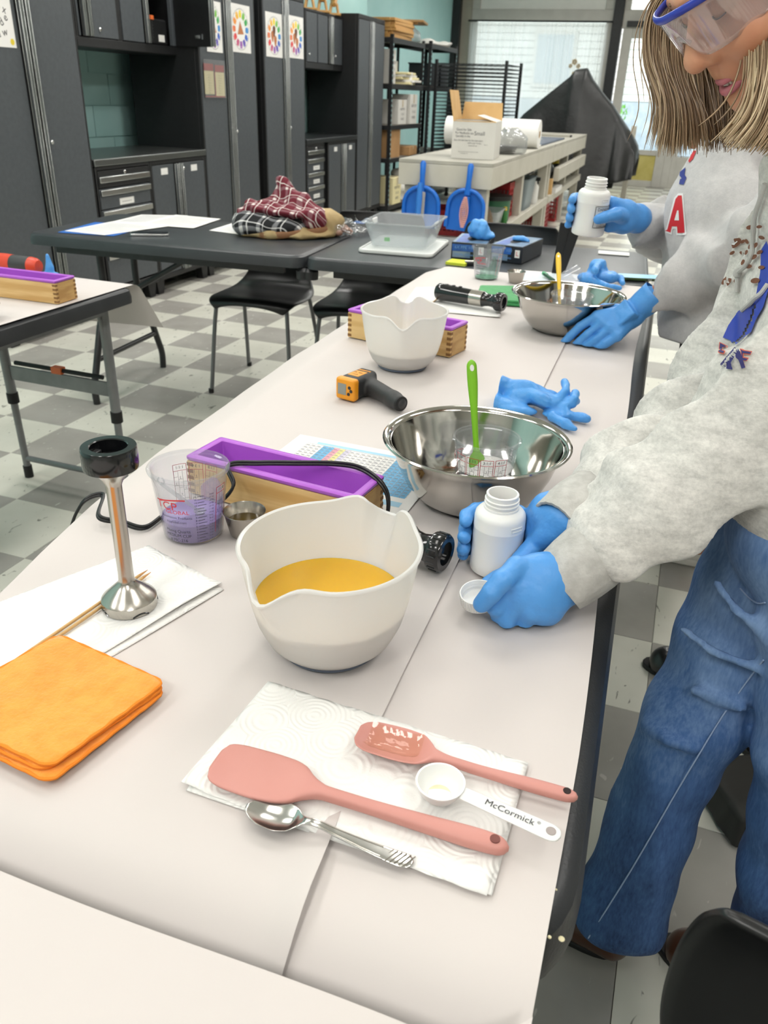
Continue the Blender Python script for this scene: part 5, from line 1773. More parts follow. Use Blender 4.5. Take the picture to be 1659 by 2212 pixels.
def utensil(mb, O, X, Yv, tab, L, ns=70, nt_=20, z=0.0):
    """tab rows: s, halfwidth, thickness, centre height, dish depth, lateral offset"""
    O, X, Yv = Vector(O), Vector(X).normalized(), Vector(Yv).normalized()
    rows = []
    for i in range(ns + 1):
        s = i / ns
        w, th, zc, dish, off = lerp_tab(tab, s)
        row = []
        for j in range(nt_):
            a = 2 * PI * j / nt_
            ca, sa = math.cos(a), math.sin(a)
            x = w * (abs(ca) ** .75) * (1 if ca >= 0 else -1)
            zz = th * .5 * (abs(sa) ** .75) * (1 if sa >= 0 else -1)
            k = (x / w) if w > 1e-6 else 0
            d = -dish * (1 - k * k)
            p = O + X * (s * L) + Yv * (x + off)
            row.append((p.x, p.y, p.z + z + zc + zz + d))
        rows.append(row)
    n = nt_
    mb.add([p for r in rows for p in r], [(i * n + j, i * n + (j + 1) % n, (i + 1) * n + (j + 1) % n, (i + 1) * n + j) for i in range(ns) for j in range(n)] + [tuple(range(n - 1, -1, -1)), tuple(ns * n + j for j in range(n))])
    return mb
def hole_part(parent, p, r, ring_m, depth=.012, hm=None):
    put('hanging_hole', MB().lathe([(0, -.0002), (r, -.0002), (r, .0006), (r * 1.12, .0007), (r * 1.12, -.0004)], 24, c=p), hm or M_rubber, parent, world=True)
zt = .7432
t = thing('spatula', 'large pink silicone spatula lying on the paper towel in the foreground', 'spatula', (-.2, .48, zt))
O, E_ = Vector((-0.3096,0.4569,0.7450)), Vector((-0.0415,0.4626,0.7450))
O.z = E_.z = zt
X = (E_ - O); L = X.length; X.normalize(); Yv = Vector((-X.y, X.x, 0))
tab = [(0, .0125, .003, .0105, 0, 0), (.008, .0195, .005, .0100, .001, 0), (.03, .0243, .006, .0090, .0022, 0), (.08, .0268, .007, .0082, .0034, 0), (.17, .0275, .008, .0078, .0036, 0), (.25, .0258, .009, .0082, .0030, 0), (.30, .0215, .010, .0085, .0016, 0), (.335, .0140, .011, .0085, 0, 0), (.37, .0085, .011, .0085, 0, 0), (.40, .0062, .011, .008, 0, 0), (.50, .0060, .011, .0075, 0, 0), (.75, .0078, .0125, .0068, 0, 0), (.90, .0092, .013, .0068, 0, 0), (.965, .0082, .012, .0065, 0, 0), (.99, .0048, .009, .006, 0, 0), (1, .0012, .004, .006, 0, 0)]
put('spatula_body', utensil(MB(), O, X, Yv, tab, L, 90, 24), M_pink, t, world=True, smooth=180)
p = O + X * (L * .955)
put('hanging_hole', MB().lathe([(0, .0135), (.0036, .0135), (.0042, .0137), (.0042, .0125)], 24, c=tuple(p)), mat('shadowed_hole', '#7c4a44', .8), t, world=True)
t = thing('spoonula', 'smaller pink silicone spoon wet with oil, its handle over the black rim', 'spatula', (-.1, .54, zt))
O, E_ = Vector((-0.2030,0.5347,0.7450)), Vector((0.0037,0.5379,0.7470))
O.z = zt; E_.z = zt
X = (E_ - O); L = X.length; X.normalize(); Yv = Vector((-X.y, X.x, 0))
tab = [(0, .009, .003, .013, .001, 0), (.02, .0160, .0035, .0125, .004, 0), (.08, .0205, .0035, .0125, .0085, 0), (.20, .0215, .0035, .0125, .0095, 0), (.29, .0195, .004, .0125, .008, 0), (.335, .0135, .006, .011, .003, 0), (.37, .007, .008, .0095, 0, 0), (.45, .0044, .0085, .008, 0, 0), (.60, .0048, .009, .0065, 0, 0), (.85, .0068, .010, .0062, 0, 0), (.95, .0064, .010, .0062, 0, 0), (.988, .0038, .008, .006, 0, 0), (1, .001, .003, .006, 0, 0)]
put('spoon_body', utensil(MB(), O, X, Yv, tab, L, 90, 24), M_pink, t, world=True, smooth=180)
put('oil_smear', MB().grid(lambda u, v: tuple(O + X * (L * (.05 + .25 * u)) + Yv * ((v - .5) * .031) + Vector((0, 0, .0058 + .0085 * (2 * (v - .5)) ** 2 + .004 * (2 * (u - .5)) ** 4 + .0003 * math.sin(30 * u + 20 * v)))), 24, 14), M_oilfilm, t, world=True, smooth=180)
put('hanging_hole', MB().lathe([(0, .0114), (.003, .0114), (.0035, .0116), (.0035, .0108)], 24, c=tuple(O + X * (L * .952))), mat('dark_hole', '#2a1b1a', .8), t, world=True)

# ---- steel spoon
M_spoon = mat('spoon_steel', '#d8d7d4', .19, 1.0, bscale=200, bstr=.03, bdist=.0006)
t = thing('steel_spoon', 'steel teaspoon lying at the lower edge of the paper towel', 'spoon', (-.2, .43, ZP + .002))
O, E_ = Vector((-0.2605,0.4234,0.7450)), Vector((-0.1109,0.4251,0.7450))
O.z = E_.z = ZP + .0025
X = (E_ - O); L = X.length; X.normalize(); Yv = Vector((-X.y, X.x, 0))
tab = [(0, .002, .0012, .0075, 0, 0), (.03, .0085, .0014, .0078, .002, 0), (.12, .0150, .0016, .0078, .0058, 0), (.20, .0162, .0016, .008, .0065, 0), (.28, .0135, .0016, .0085, .005, 0), (.335, .0065, .002, .0095, .001, 0), (.37, .0038, .0028, .0115, 0, 0), (.42, .0034, .0030, .0125, 0, 0), (.55, .0040, .0028, .009, 0, 0), (.80, .0062, .0024, .0035, 0, 0), (.93, .0072, .0022, .002, 0, 0), (.98, .0058, .002, .002, 0, 0), (1, .0015, .0015, .002, 0, 0)]
put('spoon_body', utensil(MB(), O, X, Yv, tab, L, 80, 20), M_spoon, t, world=True, smooth=180)
gm = MB()
for sd in (-1, 1):
    gm.tube([O + X * (L * s) + Yv * (sd * lerp_tab(tab, s)[0] * .72) + Vector((0, 0, lerp_tab(tab, s)[2] + lerp_tab(tab, s)[1] * .5)) for s in [.40 + .02 * i for i in range(22)]], .0005, 5)
for k in range(6):
    s0 = .83 + .025 * k
    gm.tube([O + X * (L * (s0 + .045 * u)) + Yv * ((u - .55) * .0125) + Vector((0, 0, .0033)) for u in [i / 6 for i in range(7)]], .00055, 5)
put('engraved_line', gm, M_steel_b, t, world=True)

# ---- white measuring spoon with a maker's name
M_whitepl = mat('white_plastic', '#f0f1ef', .28, sss=.05)
t = thing('measuring_spoon', 'white plastic measuring spoon with a printed name on its handle', 'spoon', (-.07, .52, ZP + .003))
cB = Vector((-0.1111,0.4986,0.7650)); cB.z = ZP + .0045
rB = .0205
bm_ = MB().lathe([(0, .0), (rB * .45, .001), (rB * .72, .0045), (rB * .92, .011), (rB, .0175), (rB * 1.06, .0178), (rB * 1.06, .0192), (rB * .98, .0192), (rB * .93, .0175), (rB * .84, .0115), (rB * .64, .0055), (rB * .4, .0026), (0, .0018)], 44, c=tuple(cB))
put('bowl', bm_, M_whitepl, t, world=True, smooth=40)
put('oil_drop', MB().lathe([(0, .0042), (rB * .5, .0041)], 24, c=tuple(cB)), mat('pale_oil', '#e8e2bd', .04), t, world=True)
E_ = Vector((-0.0035,0.4845,0.7570)); E_.z = ZP + .0165
A_ = cB + Vector((0, 0, .0165))
X = (E_ - A_); L = X.length; X.normalize(); Yv = Vector((0, 0, 1)).cross(X).normalized()
tab = [(0, .0072, .0030, 0, 0, 0), (.19, .0076, .003, 0, 0, 0), (.25, .0078, .003, 0, 0, 0), (.6, .0086, .003, 0, 0, 0), (.9, .0090, .003, 0, 0, 0), (.965, .0070, .003, 0, 0, 0), (.99, .004, .0028, 0, 0, 0), (1, .001, .002, 0, 0, 0)]
put('handle', utensil(MB(), A_ + X * (rB * .98), X, Yv, tab, L - rB * .98, 60, 20), M_whitepl, t, world=True, smooth=180)
put('hanging_hole', MB().lathe([(0, .0018), (.0036, .0018), (.0042, .0020), (.0042, .0010)], 24, c=tuple(A_ + X * (L * .92))), mat('hole_shade', '#a99f9c', .8), t, world=True)
tm = MB()
Zn = X.cross(Yv)
base_ = A_ + X * (L * .585) + Zn * .0022
text_map(tm, 'McCormick', .0092, plane_fn(base_, X, Yv))
text_map(tm, '®', .0042, plane_fn(base_ + X * .0252 + Yv * .0022, X, Yv))
put('name_print', tm, mat('charcoal_print', '#3a3a40', .5), t, world=True, smooth=0)


# ---- printed chart sheet beneath the steel bowl
t = thing('chart_sheet', 'printed chart of coloured columns partly under the nearer steel bowl', 'paper', (-0.5865,1.2184,0.7390), -.02)
put('sheet', MB().bx(0, .279, -.216, 0, 0, .0006), M_paper, t)
CH = [mat('chart_ink', c, .7) for c in ('#6fb4dd', '#a9d4ec', '#eaa7b4', '#efe29a', '#8a8a92', '#d9d4e4')]
cm, lm_ = MB(), MB()
cols = [(.03, 4), (.04, 4), (.05, 0), (.06, 2), (.068, 3), (.078, 1)]
def cell(mb, x0, x1, y0, y1, mi, z=.0008):
    mb.add([(x0, y0, z), (x1, y0, z), (x1, y1, z), (x0, y1, z)], [(0, 1, 2, 3)], mi)
cell(cm, .045, .262, -.027, -.018, 1)
for k in range(22):
    x = .030 + k * .0105
    mi = 0 if k in (3, 4, 16, 17, 18, 19, 20, 21) else 2 if k == 5 else 3 if k in (6,) else 5 if k == 7 else None
    if mi is not None:
        cell(cm, x, x + .0098, -.165, -.030, mi)
    for r in range(12):
        y = -.036 - r * .0108
        cell(lm_, x + .001, x + .0070, y - .0021, y, 4, .0010)
    cell(lm_, x - .0003, x, -.165, -.030, 4, .0010)
for r in range(13):
    cell(lm_, .03, .262, -.0306 - r * .0108, -.030 - r * .0108, 4, .0010)
cell(cm, .04, .17, -.196, -.180, 3); cell(cm, .185, .262, -.196, -.180, 1)
put('colour_cells', cm, CH, t, smooth=0)
put('printed_figures', lm_, CH, t, smooth=0)

# ---- infrared thermometer on its side
M_orange_pl = mat('orange_plastic_body', '#f0a020', .35, c2='#ee9a1c', scale=20)
M_darkgrip = mat('charcoal_grip', '#2f3031', .5)
t = thing('thermometer_gun', 'orange and black handheld thermometer lying beside the farther white bowl', 'thermometer', (-0.5817,1.4167,0.7395), math.radians(-14))
def head(P):
    d = rbox(P, (0, .040, .0235), (.014, .034, .0125), .0095)
    return d
put_sdf('head', lambda P: rbox(P, (0, .043, .024), (.0125, .030, .0125), .010), (-.03, -.005, 0), (.03, .095, .05), .0022, M_darkgrip, t) if False else None
mbh = sdf_mb(lambda P: smin(rbox(P, (0, .045, .024), (.0120, .030, .0120), .011), smin(cap(P, (.012, .060, .022), (.105, .022, .0195), .0185, .0165), cap(P, (.10, .024, .0195), (.118, .016, .0195), .0165, .0150), .006), .010), (-.035, -.012, .0), (.145, .10, .055), .0022)
put('grip', mbh, M_darkgrip, t, smooth=180)
mbf = sdf_mb(lambda P: rbox(P, (0, .008, .024), (.0175, .0035, .0165), .0062), (-.03, -.006, 0), (.03, .022, .052), .0018)
put('face_ring', mbf, M_orange_pl, t, smooth=180)
put('top_label', MB().bx(-.013, .014, .025, .058, .0468, .0476), mat('orange_label', '#f2a441', .5), t, bevel=.0006)
tm = MB(); text_map(tm, 'IR 380', .008, plane_fn((0, .046, .0478), (1, 0, 0), (0, 1, 0))); text_map(tm, 'LASER', .005, plane_fn((0, .034, .0478), (1, 0, 0), (0, 1, 0)))
put('label_print', tm, M_ink, t, smooth=0)
put('orange_stripe', MB().bx(-.015, .015, .064, .070, .0455, .0472), M_orange_pl, t, bevel=.0008)
put('display', MB().bx(-.0165, .004, -.0024, -.0018, .013, .036), mat('lcd_grey', '#8d918c', .25), t, bevel=.0005)
for dx, dz in ((.012, .030), (.016, .0235), (.010, .0165)):
    put('button', MB().lathe([(0, 0), (.0036, 0), (.003, .0012), (0, .0014)], 14, c=(dx, -.0020, dz), M=rotm(PI / 2)), M_blacksoft, t)
put('battery_cap', MB().lathe([(0, 0), (.0155, 0), (.0150, .004), (0, .005)], 24, c=(.124, .0125, .0195), M=rotm(0, PI / 2, -.33)), M_rubber, t)
put('trigger', MB().bx(.022, .040, .075, .080, .014, .026), M_orange_pl, t, bevel=.002)

# ---- upright spatulas in the cups
def upright_spatula(label, a, b, m, w, face, rings=True):
    a, b = Vector(a), Vector(b)
    t = thing('silicone_spatula', label, 'spatula', tuple(a))
    d = (b - a); L = d.length; d.normalize()
    side = Vector(face).cross(d).normalized()
    nrm = d.cross(side)
    prof = [(0, .3, .0022), (.04, .75, .0026), (.09, 1.0, .003), (.17, .9, .003), (.22, .42, .0036), (.30, .34, .004), (.55, .42, .0042), (.85, .62, .0045), (.95, .60, .0042), (.985, .4, .0035), (1, .12, .002)]
    mb = MB(); n = 16; rows = []
    for i in range(61):
        s = i / 60
        k, th = lerp_tab(prof, s)
        row = []
        for j in range(n):
            q = 2 * PI * j / n
            row.append(tuple(a + d * (s * L) + side * (k * w * math.cos(q)) + nrm * (th * math.sin(q))))
        rows.append(row)
    mb.add([p for r in rows for p in r], [(i * n + j, i * n + (j + 1) % n, (i + 1) * n + (j + 1) % n, (i + 1) * n + j) for i in range(60) for j in range(n)] + [tuple(range(n)), tuple(60 * n + j for j in range(n))])
    put('spatula_body', mb, m, t, world=True, smooth=180)
    hp = a + d * (L * .93)
    hm = MB()
    for sg in (-1, 1):
        hm.tube([hp + side * (.0024 * math.cos(q)) + d * (.0042 * math.sin(q)) + nrm * (sg * .0041) for q in [i * 2 * PI / 16 for i in range(16)]], .0008, 6, closed=True)
        hm.add([hp + side * (.0024 * math.cos(q)) + d * (.0042 * math.sin(q)) + nrm * (sg * .0046) for q in [i * 2 * PI / 16 for i in range(16)]], [tuple(range(16))])
    put('hanging_hole', hm, M_paper, t, world=True)
upright_spatula('lime green spatula standing in the nearer clear cup', (-.226, 1.082, .783), (-0.2622,1.1279,0.9470), mat('lime_silicone', '#7cbf1e', .4, c2='#84c626', scale=10), .0125, (.35, -1, .3))
upright_spatula('yellow spatula standing in the farther clear cup', (-.268, 2.150, .765), (-0.3301,2.3925,0.9050), mat('yellow_silicone', '#e9bf1a', .4), .0125, (.2, -1, .3))

# ---- blue nitrile gloves, crumpled
M_nitrile = mat('blue_nitrile', '#55a2e8', .40, c2='#4b98e2', scale=10, bscale=40, bstr=.5, bdist=.006, sss=.04)
def crease(P, f, seed, n=5):
    rs = np.random.RandomState(seed); d = 0
    for i in range(n):
        v = rs.normal(size=3); v /= np.linalg.norm(v)
        d = d + np.abs(np.sin(P @ A(v) * f * (.6 + .8 * rs.rand()) + rs.rand() * 6.28 + 1.2 * np.sin(P @ A(rs.normal(size=3)) * f * .25)))
    return d / n
def crumpled(name, label, lobes, fingers, seed, lo, hi, vox=.0028, amp=.009, f=70, zmin=.7405):
    def fn(P):
        d = None
        for c, r, rot in lobes:
            e = ell(P, c, r, rotm(*rot))
            d = e if d is None else smin(d, e, .010)
        d = d + (.62 - crease(P, f, seed)) * amp
        for pts, rad in fingers:
            d = smin(d, chain(P, pts, rad) + (crease(P, f * 1.5, seed + 3) - .55) * amp * .4, .005)
        return np.maximum(d, zmin - P[:, 2])
    mb = sdf_mb(fn, lo, hi, vox)
    o = put(name, mb, M_nitrile, smooth=180)
    return tag(o, label, 'glove')
crumpled('glove_pair', 'pair of crumpled blue gloves behind the nearer steel bowl',
    [((-0.2975,1.5488,0.7680), (.046, .026, .026), (.3, .25, .5)), ((-0.2494,1.5466,0.7680), (.052, .034, .024), (.2, -.1, -.3)), ((-0.1982,1.5347,0.7640), (.038, .046, .020), (0, .25, .3)), ((-0.2938,1.5144,0.7520), (.052, .020, .014), (0, .1, .15)), ((-0.2543,1.4978,0.7500), (.05, .016, .012), (0, 0, -.1)), ((-0.1728,1.5049,0.7480), (.030, .025, .009), (0, 0, 0))],
    [([(-0.1805,1.5105,0.7650), (-0.1629,1.5367,0.7850), (-0.1724,1.5749,0.7920)], (.012, .0085, .008)), ([(-0.1677,1.5236,0.7550), (-0.1438,1.5264,0.7750), (-0.1455,1.5552,0.7770)], (.013, .010, .009)), ([(-0.1596,1.5052,0.7500), (-0.1324,1.5043,0.7480), (-0.1095,1.4986,0.7480)], (.013, .0105, .009)), ([(-0.1734,1.4794,0.7500), (-0.1450,1.4530,0.7470), (-0.1254,1.4441,0.7460)], (.012, .010, .008)), ([(-0.1698,1.5083,0.7550), (-0.1432,1.5195,0.7650), (-0.1383,1.5329,0.7680)], (.010, .009, .008))],
    11, (-0.2944,1.3284,0.7380), (-0.0923,1.7386,0.8200), .0024, .026, 46)
crumpled('glove_pair', 'crumpled blue gloves at the far right end of the paper beside a phone',
    [((-0.2609,2.9041,0.7750), (.035, .03, .04), (0, .2, .2)), ((-0.2244,2.8773,0.7600), (.05, .03, .02), (0, 0, .3)), ((-0.2851,2.8713,0.7550), (.035, .03, .018), (0, 0, 0))],
    [([(-0.2078,2.8583,0.7650), (-0.1805,2.9020,0.7600), (-0.1675,2.8620,0.7500)], (.014, .011, .01)), ([(-0.2656,2.8390,0.7550), (-0.2131,2.7872,0.7500), (-0.1710,2.7890,0.7480)], (.013, .011, .009)), ([(-0.2604,2.8157,0.7900), (-0.2603,2.8933,0.8000), (-0.2478,2.9198,0.8000)], (.014, .013, .011))],
    21, (-.40, 2.74, .738), (-.10, 3.05, .84), .0030, .014, 60)

# ---- small things at the far end
t = thing('sample_card', 'white printed sheet under the clear cup at the far end of the paper', 'paper', (-0.5297,2.7802,0.7390), .12)
put('sheet', MB().bx(0, .26, .0, .19, 0, .0008), M_paper, t)
sm_ = MB()
for k in range(9):
    cell(sm_, .02, .14 + .09 * ((k * 7) % 3) / 2, .02 + k * .018, .025 + k * .018, 1, .0011)
put('printed_line', sm_, CH, t, smooth=0)
t = thing('green_pen', 'short dark green pen lying on the white sheet at the far end', 'pen', (-0.4270,2.8537,0.7440), 0)
put('barrel', MB().tube([Vector((-0.4350,2.8754,0.7520)) - Vector((-0.4270,2.8537,0.7440)), Vector((-0.3926,2.8204,0.7440)) - Vector((-0.4270,2.8537,0.7440))], .006, 10), mat('dark_green_plastic', '#1f5236', .35), t)
put('cap', MB().tube([Vector((-0.4400,2.8850,0.7530)) - Vector((-0.4270,2.8537,0.7440)), Vector((-0.4249,2.8654,0.7500)) - Vector((-0.4270,2.8537,0.7440))], .0072, 10), M_greenfilm, t)
t = thing('black_pouch', 'tall tapered black pouch standing upright behind the yellow spatula', 'pouch', (-.405, 2.99, .7365), .15)
put('body', MB().add([(-.022, -.016, 0), (.022, -.016, 0), (.022, .016, 0), (-.022, .016, 0), (-.014, -.006, .175), (.062, -.006, .168), (.062, .006, .168), (-.014, .006, .175)], [(0, 1, 2, 3), (4, 5, 6, 7), (0, 1, 5, 4), (1, 2, 6, 5), (2, 3, 7, 6), (3, 0, 4, 7)]), mat('black_fabric', '#0e0e0f', .7), t, bevel=.003)
put('seam', MB().tube([(.0, -.0165, .004), (.02, -.0075, .168)], .001, 5), M_cabk, t)
def phone(label, loc, rz, screen, case):
    t = thing('phone', label, 'phone', loc, rz)
    put('case', MB().prism(rrect(-.037, .037, -.078, .078, .010, 5), 0, .009), case, t, bevel=.0015)
    put('screen', MB().prism(rrect(-.034, .034, -.074, .074, .008, 5), .0091, .0096), screen, t)
    for k in range(2):
        put('side_button', MB().bx(.0368, .0382, .02 + k * .022, .034 + k * .022, .003, .006), M_lock, t)
    return t
phone('phone with a lit blue screen beside the crumpled far gloves', (-.122, 3.03, .7395), -1.3, mat('lit_screen', '#9fcbe0', .1, emit=.5), mat('camouflage_case', '#1c2418', .5, c2='#3f5a2c', scale=40))
phone('silver phone lying on the left cross table beside the papers', (-2.095, 2.945, .7365), -1.05, mat('dark_screen', '#3b3f42', .08), M_lock)
t = thing('white_card', 'small white card near the right corner of the cross table', 'card', (-.262, 3.535, .7365), .1)
put('card', MB().bx(-.062, .062, -.035, .035, 0, .004), M_paper, t, bevel=.001)
put('fold_line', MB().bx(-.062, .062, -.001, .001, .004, .0043), M_labelw, t)

t = thing('sticky_notes', 'lime yellow pad of sticky notes in front of the glove boxes', 'note pad', (-0.7752,2.9872,0.7365), -.05)
put('pad', MB().bx(-.038, .038, -.038, .038, 0, .010), mat('lime_paper', '#d7e23c', .7), t, bevel=.0005)
put('backing', MB().bx(-.038, .038, -.038, .038, -.0004, -.0001), M_paper, t)
t = thing('black_clip', 'small black clip next to the sticky notes', 'clip', (-.735, 2.99, .7365), .4)
put('body', MB().bx(-.016, .016, -.018, .018, 0, .012), M_blacksoft, t, bevel=.002)
put('spring', MB().tube([(-.016, 0, .013), (.016, 0, .013)], .0025, 8), M_steel_b, t)

M_boxblack = mat('dark_glove_box', '#11161f', .35, c2='#16202e', scale=12)
M_boxblue = mat('blue_box_print', '#1d4fa0', .35, c2='#2a6ac0', scale=18)
M_boxgrey = mat('silver_box_print', '#8fa3b5', .35, c2='#5d7d9c', scale=14)
def glove_box(label, loc, rz, s):
    t = thing('glove_box', label, 'box', loc, rz)
    x, y, z = s[0] / 2, s[1] / 2, s[2]
    put('carton', MB().bx(-x, x, -y, y, 0, z), M_boxblack, t, bevel=.002)
    put('top_print', MB().bx(-x * .96, x * .96, -y * .96, y * .96, z, z + .0008).bx(-x * .92, x * .1, -y - .0008, -y, z * .12, z * .48), M_boxgrey if s[1] > .22 else M_boxgrey, t)
    put('blue_panel', MB().bx(-x * .8, -x * .1, -y * .9, y * .9, z + .0008, z + .0014).bx(-x * .95, x * .3, -y - .0014, -y - .0008, z * .50, z * .9), M_boxblue, t)
    put('slot', MB().add([(x * .55 * math.cos(q) * .6, y * .55 * math.sin(q), z + .002) for q in [i * 2 * PI / 20 for i in range(20)]], [tuple(range(20))]), M_rubber, t)
    tm = MB()
    text_map(tm, '6X PPE 100', .016, plane_fn((-x * .25, -y - .0020, z * .72), (1, 0, 0), (0, 0, 1)))
    text_map(tm, 'Nitrile Gloves', .013, plane_fn((-x * .25, -y - .0020, z * .3), (1, 0, 0), (0, 0, 1)))
    put('print', tm, mat('pale_blue_ink', '#6f9fd8', .5), t, smooth=0)
    tm = MB().bx(x * .55, x * .85, -y - .0016, -y - .0006, z * .35, z * .8)
    put('white_mark', tm, M_paper, t)
    tm = MB(); text_map(tm, 'L', .022, plane_fn((x * .7, -y - .0022, z * .57), (1, 0, 0), (0, 0, 1)))
    put('size_letter', tm, M_redprint, t, smooth=0)
    return t
glove_box('dark glove box with a wad of blue gloves on top', (-.775, 3.20, .7365), .10, (.135, .235, .062))
glove_box('dark glove box open on top, right of the other glove box', (-.607, 3.235, .7365), -.12, (.125, .26, .062))
crumpled('glove_wad', 'balled blue glove on top of the left glove box', [((-.755, 3.19, .835), (.042, .042, .040), (0, 0, 0)), ((-.74, 3.20, .815), (.05, .045, .02), (0, 0, .4))], [], 31, (-.83, 3.11, .797), (-.66, 3.28, .90), .0032, .020, 75, .8005)
crumpled('glove_tip', 'blue glove pulled halfway out of the right glove box', [((-.60, 3.235, .808), (.030, .022, .012), (0, 0, .3))], [([(-.59, 3.23, .81), (-.565, 3.22, .805)], (.01, .007))], 33, (-.66, 3.18, .80), (-.53, 3.28, .84), .0030, .010, 80, .8012)

# storage tub standing on its lid
M_ctub = clear_mat('storage_tub_plastic', (.88, .90, .90), .20, .8, .18)
tt = tub('storage_tub', 'clear plastic storage tub standing on its white lid on the cross table', (-1.075, 3.245, .7525), (.27, .33, .092), .10, M_ctub, .82, .002, .010)
put('green_sticker', MB().bx(-.052, -.030, -.1395, -.1385, .022, .036), mat('green_sticker', '#45d63c', .6), tt)
put('handle_tab', MB().bx(.125, .133, -.03, .03, .066, .088).bx(-.133, -.125, -.03, .03, .066, .088), M_whitepl, tt, bevel=.002)
t = thing('tub_cover', 'white lid lying under the clear storage tub', 'lid', (-1.065, 3.225, .7365), .10)
put('panel', MB().prism(rrect(-.150, .150, -.195, .195, .03, 6), 0, .009), mat('milky_lid', '#dfe2df', .35), t, bevel=.002)
put('rim', MB().tube([(p[0], p[1], .010) for p in rrect(-.146, .146, -.191, .191, .03, 6)], .0042, 8, closed=True), mat('milky_lid_rim', '#e6e8e5', .3), t)

# bag of sweets
M_cello = clear_mat('cellophane', (.96, .97, .98), .05, 2.2, .03)
blob('sweet_bag', 'clear cellophane bag of sweets between the plaid shirts and the tub', 'bag', (-1.385, 3.44, .7365), (.085, .16, .032), M_cello, 41, .25, 12)
M_choc = mat('tan_sweet', '#a97a5e', .4, c2='#93614a', scale=30)
for k in range(14):
    a = random.uniform(0, 6.28)
    c = (-1.405 + .042 * math.cos(a) * random.random() ** .5, 3.36 + .05 * math.sin(a) * random.random() ** .5, .752 + .012 * (k % 3 == 0))
    o = put('wrapped_sweet', MB().lathe([(0, -.012), (.009, -.008), (.013, 0), (.009, .008), (0, .012)], 10, c=c, M=rotm(a, a * 2, 0)), M_choc)
    tag(o, 'tan sweet in the clear bag by the plaid shirts', 'sweet', 'sweets in the cellophane bag')
put('blue_print', MB().bx(-.03, .03, .06, .12, .036, .038), M_boxblue, bpy.data.objects['sweet_bag'])

# papers on the left cross table
def sheet(label, P, z, m, name='paper_sheet', lines=True):
    P = [Vector(p) for p in P]
    c = sum(P, Vector()) / 4
    t = thing(name, label, 'paper', (c.x, c.y, z))
    vs = [(p.x, p.y, z) for p in P] + [(p.x, p.y, z + .0012) for p in P]
    put('sheet', MB().add(vs, [(3, 2, 1, 0), (4, 5, 6, 7), (0, 1, 5, 4), (1, 2, 6, 5), (2, 3, 7, 6), (3, 0, 4, 7)]), m, t, world=True, smooth=0)
    if lines:
        lm2 = MB()
        for k in range(18):
            v0 = .08 + k * .047
            u1 = .92 - .3 * ((k * 5) % 7 == 0)
            q = [P[0].lerp(P[1], u).lerp(P[3].lerp(P[2], u), v) for u, v in ((.08, v0), (u1, v0), (u1, v0 + .018), (.08, v0 + .018))]
            lm2.add([(p.x, p.y, z + .0015) for p in q], [(0, 1, 2, 3)])
        put('printed_line', lm2, mat('pale_print', '#c9c9cc', .7), t, world=True, smooth=0)
    return t
sheet('blue folder under a printed sheet at the left end of the cross table', [(-2.4958,3.1078,0.7370), (-2.2243,3.1545,0.7370), (-2.1983,2.8410,0.7370), (-2.4410,2.7995,0.7370)], .7365, mat('blue_folder', '#2f6fc4', .5), 'folder', False)
sheet('printed sheet lying on the blue folder', [(-2.4381,3.1463,0.7370), (-2.1561,3.1669,0.7370), (-2.2360,2.8310,0.7370), (-2.4338,2.8332,0.7370)], .7385, M_paper)
sheet('large printed sheet at the back of the left cross table', [(-2.4685,3.4165,0.7370), (-2.2729,3.5121,0.7370), (-2.2063,3.1992,0.7370), (-2.4414,3.1441,0.7370)], .7368, M_paper)
sheet('printed sheet overlapping the large one nearer the plaid shirts', [(-2.3264,3.4948,0.7370), (-2.0790,3.4933,0.7370), (-2.0341,3.1827,0.7370), (-2.2975,3.1556,0.7370)], .7385, M_paper)
sheet('white sheet tucked under the left side of the clothing pile', [(-1.9755,3.4547,0.7370), (-1.7876,3.5096,0.7370), (-1.6862,3.1364,0.7370), (-1.9503,3.1747,0.7370)], .7368, M_paper)

